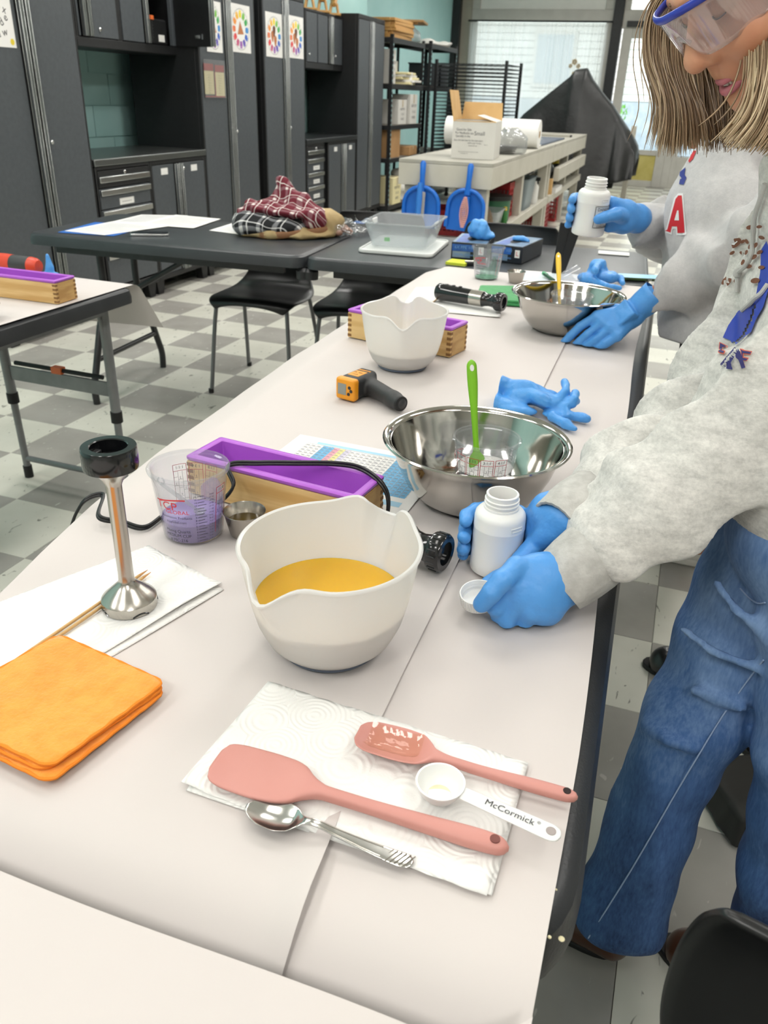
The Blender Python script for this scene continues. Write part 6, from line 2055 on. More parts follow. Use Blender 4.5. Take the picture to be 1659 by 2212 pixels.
# clothing pile
def plaid(name, a, b, c, f, wl):
    m, nt, bs = new_mat(name)
    tc = nt.nodes.new('ShaderNodeTexCoord')
    nz = nt.nodes.new('ShaderNodeTexNoise'); nz.inputs['Scale'].default_value = 6
    nt.links.new(tc.outputs['Object'], nz.inputs['Vector'])
    mx = nt.nodes.new('ShaderNodeVectorMath'); mx.operation = 'MULTIPLY_ADD'
    mx.inputs[1].default_value = (.10, .10, .10)
    nt.links.new(nz.outputs['Color'], mx.inputs[0]); nt.links.new(tc.outputs['Object'], mx.inputs[2])
    sp_ = nt.nodes.new('ShaderNodeSeparateXYZ'); nt.links.new(mx.outputs[0], sp_.inputs[0])
    def band(sock, fr, off):
        q = nt.nodes.new('ShaderNodeMath'); q.operation = 'MULTIPLY_ADD'; q.inputs[1].default_value = fr; q.inputs[2].default_value = off
        nt.links.new(sock, q.inputs[0])
        r = nt.nodes.new('ShaderNodeMath'); r.operation = 'FRACT'; nt.links.new(q.outputs[0], r.inputs[0])
        return r.outputs[0]
    ad = nt.nodes.new('ShaderNodeMath'); ad.operation = 'ADD'
    nt.links.new(sp_.outputs['Y'], ad.inputs[0]); nt.links.new(sp_.outputs['Z'], ad.inputs[1])
    def lay(sock):
        return ramp(nt, sock, [(0.0, (0, 0, 0)), (.40, (0, 0, 0)), (.44, (.55, .55, .55)), (.62, (.55, .55, .55)), (.66, (0, 0, 0)), (.80, (0, 0, 0)), (.82, (wl, wl, wl)), (.86, (wl, wl, wl)), (.88, (0, 0, 0))])
    l1, l2 = lay(band(sp_.outputs['X'], f, .1)), lay(band(ad.outputs[0], f, .3))
    s = nt.nodes.new('ShaderNodeMixRGB'); s.blend_type = 'ADD'; s.inputs[0].default_value = 1
    nt.links.new(l1, s.inputs[1]); nt.links.new(l2, s.inputs[2])
    nt.links.new(ramp(nt, s.outputs[0], [(0, lin(a)), (.55, lin(b)), (1.0, lin(c))]), bs.inputs['Base Color'])
    bs.inputs['Roughness'].default_value = .9
    return m
M_plaid_r = plaid('burgundy_plaid', '#6e1f2e', '#8a5a62', '#e6dcd6', 16, 1.1)
M_plaid_b = plaid('black_white_plaid', '#17181b', '#7c7d80', '#e4e3e0', 13, .9)
M_tan = mat('tan_jacket', '#b8a277', .85, c2='#a08a60', scale=8, bscale=60, bstr=.3, bdist=.003)
def heap(name, label, prims, m, lo, hi, seed, amp, f, vox=.0065, zmin=.7365, cat='shirt'):
    def fn(P):
        d = None
        for e in prims:
            q = ell(P, e[0], e[1], rotm(*e[2])) if len(e) == 3 else cap(P, *e)
            d = q if d is None else smin(d, q, .03)
        Q = P.copy(); Q[:, 2] *= .55
        d = d + (crease(Q, f, seed, 4) - .6) * amp + wob(P, f * .4, seed + 1) * amp * .4
        return np.maximum(d, zmin - P[:, 2])
    t = thing(name, label, cat, (lo[0] * .5 + hi[0] * .5, lo[1] * .5 + hi[1] * .5, zmin))
    put('fabric', sdf_mb(fn, lo, hi, vox), m, t, world=True, smooth=180)
    return t
jk = heap('tan_jacket', 'tan jacket with brown trim at the bottom of the clothing pile', [((-1.62, 3.24, .75), (.22, .13, .035), (0, 0, .35)), ((-1.49, 3.36, .79), (.09, .10, .055), (0, 0, .3))], M_tan, (-1.95, 3.0, .735), (-1.32, 3.55, .88), 3, .03, 26, cat='jacket')
put('brown_trim', MB().tube(spline([(-1.70, 3.12, .752), (-1.62, 3.112, .750), (-1.54, 3.16, .757), (-1.46, 3.24, .765), (-1.43, 3.30, .775)], 5), .015, 8, flat=(1, .8)), mat('brown_leather', '#8a6242', .5), jk, world=True)
heap('plaid_shirt', 'black and white plaid shirt folded under the burgundy one', [((-1.66, 3.20, .785), (.155, .10, .050), (0, .05, .25)), ((-1.75, 3.17, .78), (.06, .08, .045), (0, .1, .2))], M_plaid_b, (-1.92, 3.0, .737), (-1.38, 3.42, .88), 5, .026, 30)
heap('plaid_shirt', 'burgundy plaid shirt heaped to a peak on the clothing pile', [((-1.62, 3.24, .838), (.155, .10, .028), (0, .1, .3)), ((-1.655, 3.27, .93), (-1.66, 3.27, .84), .010, .060), ((-1.60, 3.26, .90), (-1.50, 3.28, .82), .018, .045), ((-1.655, 3.275, .955), (-1.56, 3.26, .87), .012, .035), ((-1.78, 3.17, .815), (-1.66, 3.21, .835), .020, .03), ((-1.50, 3.29, .80), (.055, .07, .045), (0, 0, .2))], M_plaid_r, (-1.92, 3.02, .76), (-1.36, 3.46, 1.02), 9, .030, 34, .0055, .775)

# things on the narrow left table
t = thing('hand_mixer', 'red and dark grey tool behind the left wooden mould', 'tool', (-1.93, 2.0, .7385), 0)
put('body', MB().lathe([(0, -.09), (.022, -.088), (.026, -.05), (.026, .06), (.02, .085), (0, .088)], 24, c=(0, 0, .05), M=rotm(0, PI / 2)), mat('dark_grey_tool', '#3c3d3f', .45), t)
put('red_cap', MB().lathe([(.0262, .066), (.024, .084), (.018, .095), (0, .096)], 24, c=(0, 0, .05), M=rotm(0, PI / 2)), mat('red_tool_plastic', '#d9482f', .4), t)
put('red_ring', MB().lathe([(.0265, -.06), (.0272, -.03), (.0265, 0)], 24, c=(0, 0, .05), M=rotm(0, PI / 2)), mat('red_tool_ring', '#d9482f', .4), t)
put('rest', MB().bx(-.07, .06, -.02, .02, 0, .03), mat('dark_grey_rest', '#2c2d2f', .5), t, bevel=.004)
crumpled('glove', 'blue glove with one finger pointing up behind the left wooden mould', [((-1.80, 2.0, .758), (.05, .04, .018), (0, 0, 0))], [([(-1.80, 2.0, .76), (-1.795, 2.0, .79), (-1.797, 2.0, .825)], (.018, .012, .0055))], 51, (-1.88, 1.93, .738), (-1.72, 2.07, .85), .0035, .008, 60)


# ================================================================ PEOPLE
def skin_mat(name, c, c2):
    return mat(name, c, .45, c2=c2, scale=14, sss=.15, bscale=300, bstr=.08, bdist=.0006)
M_skin = skin_mat('skin_light', '#d9a07f', '#d0906f')
M_skin2 = skin_mat('skin_tan', '#b5785a', '#a96d50')
def heather(name, a, b, st):
    m, nt, bs = new_mat(name)
    f1 = noise_node(nt, 34, 5, .7, stretch=st)
    f2 = noise_node(nt, 260, 2, .6)
    ad = nt.nodes.new('ShaderNodeMath'); ad.operation = 'MULTIPLY_ADD'; ad.inputs[1].default_value = .35; 
    nt.links.new(f2, ad.inputs[0]); nt.links.new(f1, ad.inputs[2])
    nt.links.new(ramp(nt, ad.outputs[0], [(.48, lin(a)), (.86, lin(b))]), bs.inputs['Base Color'])
    bs.inputs['Roughness'].default_value = .95
    bs.inputs['Sheen Weight'].default_value = .25
    bump(nt, bs, f2, .35, .0012)
    return m
M_hoodie = heather('heather_grey_fleece', '#bdbcb7', '#e8e6e0', (1, 1, 2.4))
M_hoodie2 = heather('plain_grey_fleece', '#b9b8b8', '#cbc9c8', (1, 1, 1))
M_cuff = mat('ribbed_grey_cuff', '#b6b5b0', .95, c2='#c9c8c3', scale=60, bscale=180, bstr=.6, bdist=.002)
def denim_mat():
    # indigo, thighs worn paler; the shade on the lower legs is coloured in too
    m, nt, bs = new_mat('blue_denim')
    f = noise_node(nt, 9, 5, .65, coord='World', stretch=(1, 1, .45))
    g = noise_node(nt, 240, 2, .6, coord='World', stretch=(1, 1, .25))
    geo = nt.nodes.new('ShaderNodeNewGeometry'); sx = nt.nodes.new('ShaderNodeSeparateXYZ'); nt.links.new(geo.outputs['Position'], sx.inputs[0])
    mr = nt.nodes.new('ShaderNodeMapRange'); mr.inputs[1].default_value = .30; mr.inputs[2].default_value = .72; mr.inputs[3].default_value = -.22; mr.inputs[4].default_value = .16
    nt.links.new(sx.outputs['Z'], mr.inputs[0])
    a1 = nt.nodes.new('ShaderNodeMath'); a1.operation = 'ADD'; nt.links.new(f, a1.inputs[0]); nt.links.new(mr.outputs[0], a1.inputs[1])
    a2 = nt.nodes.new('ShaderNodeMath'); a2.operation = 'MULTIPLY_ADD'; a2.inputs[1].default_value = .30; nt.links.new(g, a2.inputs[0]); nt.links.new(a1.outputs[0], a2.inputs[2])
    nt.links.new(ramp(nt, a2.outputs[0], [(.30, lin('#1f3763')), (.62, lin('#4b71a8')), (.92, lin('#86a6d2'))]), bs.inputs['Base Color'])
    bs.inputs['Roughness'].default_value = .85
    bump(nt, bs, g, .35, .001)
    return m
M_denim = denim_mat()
M_seam = mat('denim_seam', '#9fb6d8', .85)
M_black_cloth = mat('black_cloth', '#121214', .85, c2='#18181a', scale=20)
M_brown_cloth = mat('brown_corduroy', '#7a5c3b', .9, c2='#6b5033', scale=20, bscale=200, bstr=.3, bdist=.001)
M_shoe_br = mat('brown_leather_shoe', '#4a2d1d', .3, coat=.2)
M_shoe_bk = mat('black_leather_shoe', '#161617', .3, coat=.2)
M_shoe_w = mat('white_sneaker', '#e6e3dc', .55, c2='#dedad2', scale=20)
M_navy = mat('navy_patch', '#1c2f86', .5)
M_royal = mat('royal_blue_print', '#2c49b8', .6, c2='#2a44ab', scale=30)
M_redpatch = mat('red_letter', '#c9242e', .6)
M_whitepatch = mat('white_letter_edge', '#e7e7e6', .7)
M_football = mat('brown_football_print', '#6d4029', .6, c2='#7c4b30', scale=80)
M_string = mat('grey_drawstring', '#c2c1bd', .9, bscale=400, bstr=.5, bdist=.001)
M_lip = mat('lip', '#c4707a', .35, sss=.1)
M_tooth = mat('tooth', '#ece6da', .2)
M_hair = None

def ridge(P, a, b, freq, amp, seed, k=1.0):
    """fabric folds running around a limb from a to b"""
    a, b = A(a), A(b)
    ax = (b - a) / np.linalg.norm(b - a)
    s = (P - a) @ ax
    w = wob(P, 14, seed) * 2.2
    return amp * np.sin(s * freq + w) * (0.55 + .45 * wob(P, 9, seed + 5))

def fold_field(P, seed, f1=38, f2=16):
    """sharp-crested soft folds"""
    w = wob(P, f2, seed) * 2.6
    rs = np.random.RandomState(seed + 77)
    v = rs.normal(size=3); v /= np.linalg.norm(v)
    return 1 - np.abs(np.sin(P @ A(v) * f1 * .5 + w))

# ---------------------------------------------------------------- the near woman
me = None
J = {
    'hipA': (.215, 1.060, .80), 'kneeA': (0.1385,0.9852,0.5040), 'ankA': (0.1060,0.9757,0.0869),
    'hipB': (.245, .960, .82), 'kneeB': (0.2816,0.9280,0.5703), 'ankB': (.36, .945, .10),
    'pelvis': (.235, 1.01, .84), 'waist': (.225, 1.06, .96), 'chest': (.195, 1.15, 1.09), 'neck': (.155, 1.165, 1.215), 'head': (.062, 1.165, 1.375),
    'shF': (.165, 1.31, 1.125), 'elF': (0.0794,1.1675,0.9129), 'wrF': (-0.0739,0.9112,0.8263),
    'shN': (.205, 1.005, 1.14), 'elN': (0.1210,0.9746,0.9698), 'wrN': (-0.0533,0.8461,0.7885),
}
person1 = put_sdf('person', lambda P: P[:, 0], (0, 0, 0), (.1, .1, .1), .05, M_skin) if False else None
# head frame: right, forward, up
HF = Vector((-.80, -.44, -.40)).normalized()
HR = HF.cross(Vector((.10, -.03, 1))).normalized()
HU = HR.cross(HF).normalized()
HS = 1.07
_ax = -Vector((-.035, .99, .03)).normalized()
_rq = Matrix.Rotation(math.radians(17), 3, _ax)
HF, HR, HU = _rq @ HF, _rq @ HR, _rq @ HU
HC = Vector((-0.0319,1.1509,1.3294)) - HF * (.116 * HS) + HU * (.034 * HS)
HM = np.array([[HR[i], HF[i], HU[i]] for i in range(3)], dtype=np.float32)
def hp(x, y, z):
    return tuple(HC + HR * (x * HS) + HF * (y * HS) + HU * (z * HS))
def to_head(P):
    return ((P - A(tuple(HC))) @ HM) / HS
def head_sdf(P):
    Q = to_head(P)
    d = ell(Q, (0, -.015, .035), (.074, .093, .090))
    d = smin(d, ell(Q, (0, .022, -.035), (.060, .070, .082)), .025)
    d = smin(d, cap(Q, (-.020, .060, -.098), (.020, .060, -.098), .020), .022)
    d = smin(d, cap(Q, (0, .074, -.105), (0, .076, -.100), .015), .014)
    for s in (-1, 1):
        d = smin(d, ell(Q, (s * .036, .060, -.034), (.027, .025, .024)), .018)
        d = smin(d, cap(Q, (s * .050, .010, -.07), (s * .030, .050, -.095), .018), .02)
        d = smax(d, -ell(Q, (s * .031, .100, .006), (.019, .018, .011)), .012)
        d = smin(d, ell(Q, (s * .031, .072, .004), (.0135, .0125, .0115)), .003)
        d = smin(d, ell(Q, (s * .075, -.005, -.005), (.009, .018, .030)), .006)
        d = smin(d, cap(Q, (s * .012, .088, .026), (s * .044, .078, .026), .0085), .012)
    nose = cap(Q, (0, .083, .010), (0, .106, -.028), .0085, .0115)
    nose = smin(nose, ell(Q, (0, .1060, -.0345), (.0125, .0120, .0105)), .008)
    for s in (-1, 1):
        nose = smin(nose, ell(Q, (s * .0125, .094, -.037), (.0088, .0105, .0085)), .006)
    d = smin(d, nose, .009)
    for s in (-1, 1):
        d = smax(d, -ell(Q, (s * .0065, .0985, -.0455), (.0034, .0055, .0042)), .002)
    d = smin(d, ell(Q, (0, .080, -.062), (.022, .011, .014)), .012)
    d = smax(d, -ell(Q, (0, .094, -.0745), (.0235, .010, .0035)), .004)
    d = smin(d, cap(P, J['neck'], tuple(HC + HF * -.035 + HU * -.07), .056, .050), .02)
    return d
def body_sdf(P):
    d = head_sdf(P)
    d = smin(d, cap(P, J['neck'], J['chest'], .055, .085), .03)
    d = smin(d, cap(P, J['chest'], J['waist'], .085, .08), .04)
    d = smin(d, cap(P, J['waist'], J['pelvis'], .08, .10), .04)
    for s in 'FN':
        d = smin(d, chain(P, [J['chest'], J['sh' + s], J['el' + s], J['wr' + s]], [.06, .045, .034, .024], .02), .02)
    for s in 'AB':
        d = smin(d, chain(P, [J['hip' + s], J['knee' + s], J['ank' + s]], [.075, .048, .034], .03), .03)
    return d
wm = sdf_mb(lambda P: body_sdf(P), (-.16, .78, .03), (.50, 1.50, 1.52), .0075)
wm.v = []; wm.f = []; wm.m = []
# head at fine resolution, the rest of the body coarser, made one surface with one field
def two_res(fn, lo, hi, vox):
    return sdf_mb(fn, lo, hi, vox)
hb = two_res(body_sdf, (-.10, 1.0, 1.20), (.24, 1.34, 1.53), .0022)
hb2 = two_res(lambda P: np.maximum(body_sdf(P), P[:, 2] - 1.21), (-.16, .78, .03), (.50, 1.50, 1.24), .008)
woman = put('person', MB().add(hb.v, hb.f).add(hb2.v, hb2.f), M_skin, smooth=180)
tag(woman, 'person with long blonde hair and goggles in grey football hoodie, leaning over the table', 'person')

# face details
lipc = []
def lip(name, zc, th, bulge, drop):
    rows = MB()
    pts = []
    for i in range(17):
        u = -1 + i / 8
        pts.append(hp(.0235 * u, .0905 - .016 * u * u + bulge * (1 - u * u), zc - drop * (1 - u * u) + .0045 * u * u * (1)))
    rr = [th * (.25 + .75 * (1 - (-1 + i / 8) ** 2) ** .7) for i in range(17)]
    rows.tube(pts, rr, 10)
    put(name, rows, M_lip, woman, world=True, smooth=180)
lip('upper_lip', -.0695, .0044, .0006, -.0006)
lip('lower_lip', -.0785, .0056, -.0005, .0030)
tmh = MB()
for i in range(8):
    u = (-3.5 + i) / 3.5
    tmh.add([hp(.0165 * u + dx, .0885 - .012 * u * u + dy, -.0725 + dz) for dx, dy, dz in ((-.0022, 0, -.0035), (.0022, 0, -.0035), (.0022, 0, .003), (-.0022, 0, .003), (-.0022, -.003, -.003), (.0022, -.003, -.003), (.0022, -.003, .003), (-.0022, -.003, .003))],
            [(0, 1, 2, 3), (7, 6, 5, 4), (0, 4, 5, 1), (1, 5, 6, 2), (2, 6, 7, 3), (3, 7, 4, 0)])
put('teeth', tmh, M_tooth, woman, world=True, smooth=0)
for s in (-1, 1):
    put('eyelashes', MB().tube([hp(s * (.031 + .0125 * u), .0845 - .004 * u * u, -.0008 - .0022 * (1 - u * u)) for u in [-1 + i / 6 for i in range(13)]], .0011, 6), mat('dark_lash', '#4a2f2a', .7), woman, world=True)
    put('eyebrow', MB().tube([hp(s * (.030 + .018 * u), .0905 - .008 * (u + .3) ** 2, .0275 - .004 * u * u) for u in [-1 + i / 5 for i in range(11)]], [.0012 + .0018 * (1 - abs(-1 + i / 5)) for i in range(11)], 6), mat('brow_hair', '#8a6a4c', .8), woman, world=True)

# goggles: wrap lens, blue brow bar, temple arms
M_lens2 = clear_mat('goggle_lens', (.95, .94, .96), .13, 2.6, .03, (.86, .82, .84))
M_bluegog = mat('blue_goggle_frame', '#2b3fae', .28)
gog = thing('safety_goggles', 'clear safety goggles with a blue brow bar worn by the blonde person', 'goggles', tuple(HC))
def lensf(u, v):
    t = (u - .5) * 2
    x = .066 * math.sin(t * 1.25) / math.sin(1.25)
    y = .120 - .066 * (1 - math.cos(t * 1.25)) / (1 - math.cos(1.25))
    nose_ = math.exp(-(t / .17) ** 2)
    z0 = -.030 + .022 * nose_ + .010 * abs(t) ** 3
    z = z0 + (.024 - z0) * v
    return hp(x, y - .010 * (1 - v), z)
put('lens', MB().grid(lensf, 48, 10), M_lens2, gog, world=True, smooth=180, solid=.0016)
put('brow_bar', MB().tube([lensf(i / 40, 1.06) for i in range(41)], .0046, 10, flat=(1, .7)), M_bluegog, gog, world=True)
for s, u in ((-1, 0), (1, 1)):
    put('temple_arm', MB().tube([lensf(u, .93), hp(s * .080, .015, .012), hp(s * .081, -.05, .004)], [.0055, .004, .003], 8), M_bluegog, gog, world=True)
    put('side_shield', MB().grid(lambda a, b, s=s, u=u: tuple(Vector(lensf(u, b)).lerp(Vector(hp(s * .079, .012, -.018 + .036 * b)), a)), 6, 4), M_lens2, gog, world=True, solid=.0012)
put('nose_bridge', MB().tube([hp(-.010, .108, -.010), hp(0, .114, .0), hp(.010, .108, -.010)], .0022, 8), M_lens2, gog, world=True)

# hair: long straight strands over an under-layer
def hair_mat(name, a, b, c):
    m, nt, bs = new_mat(name)
    at_ = nt.nodes.new('ShaderNodeAttribute'); at_.attribute_name = 'strand'
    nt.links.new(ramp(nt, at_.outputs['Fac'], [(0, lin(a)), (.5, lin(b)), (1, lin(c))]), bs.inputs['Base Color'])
    bs.inputs['Roughness'].default_value = .36
    bs.inputs['Specular IOR Level'].default_value = .55
    bs.inputs['Anisotropic'].default_value = .6
    return m
M_hair = hair_mat('blonde_hair', '#735a3e', '#b39877', '#e2cda8')
rs = random.Random(5)
strands = []     # (points, radius, shade)
def guides(lists, n, jit, r, dark=0.0, clump=.35):
    G = [spline(g, 6) for g in lists]
    m = len(G)
    for i in range(n):
        u = rs.random() * (m - 1)
        k = min(int(u), m - 2); f = u - k
        ca, cb, cc = rs.gauss(0, jit), rs.gauss(0, jit), rs.gauss(0, jit * .5)
        fly = 2.6 if rs.random() < .12 else 1.0
        ea, eb = rs.gauss(0, jit * 1.5 * fly), rs.gauss(0, jit * 1.5 * fly)
        L = rs.uniform(.86, 1.0) if rs.random() < .75 else rs.uniform(.6, 1.0)
        pts = []
        np_ = len(G[0])
        for j in range(np_):
            t = j / (np_ - 1)
            if t > L: break
            p = G[k][j].lerp(G[k + 1][j], f)
            w = .35 + .65 * t
            pts.append(p + Vector((ca * w + ea * t * t, cb * w + eb * t * t, cc * w)))
        if len(pts) > 3:
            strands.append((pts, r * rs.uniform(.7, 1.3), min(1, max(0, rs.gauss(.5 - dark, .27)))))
# far side (her right), swinging forward of the face
guides([
    [(-0.0221,1.3418,1.4629), (-0.0708,1.3277,1.4464), (-0.0991,1.2931,1.4016), (-0.0917,1.2654,1.3470), (-0.0589,1.2320,1.2879), (-0.0544,1.1904,1.2316)],
    [(-0.0154,1.3540,1.4593), (-0.0575,1.3392,1.4373), (-0.0773,1.3074,1.3923), (-0.0704,1.2793,1.3373), (-0.0468,1.2454,1.2828), (-0.0373,1.2023,1.2208)],
    [(-0.0086,1.3791,1.4571), (-0.0432,1.3605,1.4237), (-0.0586,1.3299,1.3780), (-0.0516,1.3043,1.3276), (-0.0312,1.2718,1.2777), (-0.0211,1.2345,1.2256)],
    [(-0.0016,1.4041,1.4548), (-0.0295,1.3844,1.4151), (-0.0408,1.3672,1.3695), (-0.0335,1.3409,1.3177), (-0.0176,1.3092,1.2721), (-0.0055,1.2781,1.2300)],
], 620, .0055, .00085, .0)
# behind the face, the shade there put into darker strand colour
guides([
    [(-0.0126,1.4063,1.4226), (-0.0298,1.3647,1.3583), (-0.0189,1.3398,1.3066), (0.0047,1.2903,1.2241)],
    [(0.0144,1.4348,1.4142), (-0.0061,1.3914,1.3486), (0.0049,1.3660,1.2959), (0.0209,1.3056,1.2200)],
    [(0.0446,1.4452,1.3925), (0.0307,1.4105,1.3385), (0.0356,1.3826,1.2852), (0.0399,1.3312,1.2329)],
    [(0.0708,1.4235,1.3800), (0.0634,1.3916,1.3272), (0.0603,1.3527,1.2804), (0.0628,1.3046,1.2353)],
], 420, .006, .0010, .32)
# near side (her left), covering ear and cheek
guides([
    [(-0.0066,1.2372,1.4586), (0.0117,1.1802,1.4196), (0.0265,1.1466,1.3715), (0.0384,1.1247,1.3246), (0.0395,1.1101,1.2867), (0.0153,1.0866,1.2486)],
    [(-0.0019,1.2274,1.4595), (0.0216,1.1710,1.4186), (0.0375,1.1382,1.3710), (0.0498,1.1142,1.3199), (0.0490,1.0991,1.2824), (0.0323,1.0779,1.2439)],
    [(0.0085,1.2312,1.4598), (0.0351,1.1633,1.4177), (0.0551,1.1296,1.3661), (0.0648,1.1050,1.3155), (0.0646,1.0890,1.2761), (0.0497,1.0713,1.2427)],
    [(0.0245,1.2357,1.4579), (0.0555,1.1618,1.4131), (0.0752,1.1282,1.3618), (0.0838,1.1033,1.3115), (0.0852,1.0868,1.2700), (0.0700,1.0703,1.2391)],
    [(0.0472,1.2670,1.4572), (0.0838,1.1922,1.4072), (0.1026,1.1604,1.3596), (0.1099,1.1283,1.3080), (0.1088,1.1046,1.2659), (0.0935,1.0892,1.2369)],
    [(0.0685,1.3333,1.4559), (0.1126,1.2575,1.3993), (0.1312,1.2270,1.3542), (0.1350,1.1888,1.3046), (0.1325,1.1517,1.2607), (0.1158,1.1206,1.2365)],
], 900, .0050, .00085, -.06)
# crown and back of the head
cg = []
for k in range(9):
    a = math.radians(-60 + k * 30)
    top = HC + HU * .132 + HF * (-.02)
    side = HC + HR * (.092 * math.cos(a)) + HF * (-.03 - .10 * abs(math.sin(a))) + HU * .03
    cg.append([tuple(top), tuple(top.lerp(side, .5) + (top.lerp(side, .5) - HC).normalized() * .035), tuple(side + (side - HC).normalized() * .012), tuple(side + Vector((.02, 0, -.14))), tuple(side + Vector((.01, 0, -.24)))])
for g0, g1 in zip(cg[3:], cg[4:]):
    guides([g0, g1], 60, .006, .0012, .05)
hm, shade = MB(), []
for pts, r, sh_ in strands:
    n0 = len(hm.v)
    k = len(pts)
    hm.tube(pts, [r * (1.0 if i < k - 3 else (k - i) / 3.2) for i in range(k)], 4)
    shade += [sh_] * (len(hm.v) - n0)
hme = hm.mesh('hair', M_hair, 180)
at_ = hme.attributes.new('strand', 'FLOAT', 'POINT')
at_.data.foreach_set('value', shade)
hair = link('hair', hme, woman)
hair['kind'] = 'stuff'
# dense under-layer cap
def cap_sdf(P):
    Q = to_head(P)
    d = ell(Q, (0, -.022, .040), (.086, .098, .098))
    d = smax(d, -ell(Q, (0, .10, -.035), (.070, .085, .085)), .01)
    d = np.maximum(d, -.02 - Q[:, 2] - .35 * np.maximum(-Q[:, 1], 0)) + .004 * wob(P, 160, 3)
    return d
cm_ = sdf_mb(cap_sdf, tuple(HC - Vector((.16, .16, .16))), tuple(HC + Vector((.16, .16, .16))), .004)
cme = cm_.mesh('hair_under_layer', M_hair, 180)
cme.attributes.new('strand', 'FLOAT', 'POINT').data.foreach_set('value', [.30] * len(cme.vertices))
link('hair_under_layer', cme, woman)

# hoodie
PEL = A(J['pelvis'])
def hoodie(P):
    T_ = None
    R0 = rotm(0, .30, .15)
    d = ell(P, (.225, 1.04, .99), (.120, .165, .20), R0)
    d = smin(d, ell(P, (.185, 1.155, 1.10), (.100, .165, .13), R0), .06)
    d = smin(d, cap(P, (.225, .985, .87), (.235, 1.06, .87), .115), .05)
    # bunched collar and hood behind the neck
    d = smin(d, cap(P, (.185, 1.10, 1.205), (.180, 1.23, 1.20), .058, .058), .04)
    d = smin(d, cap(P, (.150, 1.165, 1.19), (.135, 1.165, 1.235), .078, .072), .03)
    d = smin(d, cap(P, (.225, 1.08, 1.215), (.225, 1.25, 1.205), .055), .03)
    dv = d + .010 * (1 - fold_field(P, 4, 52, 12)) - .004
    dv = np.maximum(dv, (.838 + .10 * (.22 - P[:, 0])) - P[:, 2])
    for s, sd, r in (('F', 21, (.080, .062, .054, .047)), ('N', 31, (.084, .068, .060, .050))):
        sh_, el, wr = A(J['sh' + s]), A(J['el' + s]), A(J['wr' + s])
        mid = (el * .45 + wr * .55)
        ax_ = (el - wr) / np.linalg.norm(el - wr)
        w2 = wr + ax_ * .070
        a = chain(P, [sh_, el, mid, w2], [r[0], r[1], r[2], r[3]], .03)
        a = a + ridge(P, el, wr, 78, .010, sd) + .020 * (.5 - fold_field(P, sd + 1, 62, 15))
        # the sleeve bunches just above the cuff
        b = cap(P, w2 - ax_ * .002, w2 + ax_ * .02, r[3] - .004, r[3] + .003)
        a = smin(a, b + ridge(P, el, wr, 150, .003, sd + 7), .01)
        a = np.maximum(a, .030 - (P - wr) @ A(ax_))
        dv = smin(dv, a, .022)
    # neck opening
    dv = smax(dv, -cap(P, tuple(A(J['neck']) + A((-.01, 0, .015))), tuple(HC), .054, .075), .010)
    return dv
ho = put('hoodie', sdf_mb(hoodie, (-.12, .80, .73), (.42, 1.46, 1.31), .0052), M_hoodie, woman, world=True, smooth=180)
ho['label'] = 'heather grey hoodie'
for s in 'FN':
    el, wr = Vector(J['el' + s]), Vector(J['wr' + s])
    d = (el - wr).normalized()
    r0 = .0385 if s == 'N' else .0365
    n = 44
    cu = MB()
    f = d.orthogonal().normalized(); g = d.cross(f)
    rings = []
    for k, (t, r) in enumerate(((-.018, r0 - .004), (-.018, r0 - .001), (-.008, r0 + .001), (.010, r0 + .003), (.030, r0 + .004), (.060, r0 + .002))):
        rings.append([tuple(wr + d * t + (f * math.cos(q) + g * math.sin(q)) * (r + .0007 * (j % 2))) for j, q in enumerate([2 * PI * j / n for j in range(n)])])
    cu.add([p for r in rings for p in r], [(i * n + j, i * n + (j + 1) % n, (i + 1) * n + (j + 1) % n, (i + 1) * n + j) for i in range(5) for j in range(n)])
    put('cuff', cu, M_cuff, ho, world=True, smooth=60, solid=.002)

# prints on the chest: mapped onto the hoodie by casting along the chest normal
bpy.context.view_layer.update()
_dg = bpy.context.evaluated_depsgraph_get()
from mathutils.bvhtree import BVHTree
def bvh_of(o):
    me_ = o.data
    off = root_loc(o)
    return BVHTree.FromPolygons([tuple(v.co + off) for v in me_.vertices], [tuple(p.vertices) for p in me_.polygons])
BV = bvh_of(ho)
def caster(o, u, v, n, bv, off=.0012):
    o, u, v, n = Vector(o), Vector(u).normalized(), Vector(v).normalized(), Vector(n).normalized()
    def f(x, y):
        p = o + u * x + v * y
        h = bv.ray_cast(p + n * .30, -n, .8)
        if h[0] is None:
            return tuple(p)
        return tuple(h[0] + h[1] * off)
    return f
def patch(mb, poly, f, mi=0, sub=.006, lift=0):
    """fill a polygon with a fine grid of small faces laid on the cloth"""
    x0, x1 = min(p[0] for p in poly), max(p[0] for p in poly)
    y0, y1 = min(p[1] for p in poly), max(p[1] for p in poly)
    bm = bmesh.new()
    vs = [bm.verts.new((p[0], p[1], 0)) for p in poly]
    bm.faces.new(vs)
    x = x0 + sub
    while x < x1:
        bmesh.ops.bisect_plane(bm, geom=bm.verts[:] + bm.edges[:] + bm.faces[:], plane_co=(x, 0, 0), plane_no=(1, 0, 0)); x += sub
    y = y0 + sub
    while y < y1:
        bmesh.ops.bisect_plane(bm, geom=bm.verts[:] + bm.edges[:] + bm.faces[:], plane_co=(0, y, 0), plane_no=(0, 1, 0)); y += sub
    bm.verts.index_update()
    mb.add([f(v.co.x, v.co.y) for v in bm.verts], [tuple(v.index for v in fc.verts) for fc in bm.faces], mi)
    bm.free()
CN = Vector((-.75, -.62, .12)).normalized()
CV = Vector((.20, -.10, 1)); CV = (CV - CN * CV.dot(CN)).normalized()
CU = CV.cross(CN).normalized()
def chest_uv(px):
    d = (Vector(px) - Vector(CO))
    return d.dot(CU), d.dot(CV)
CO = (0.0866,1.1618,1.0704)
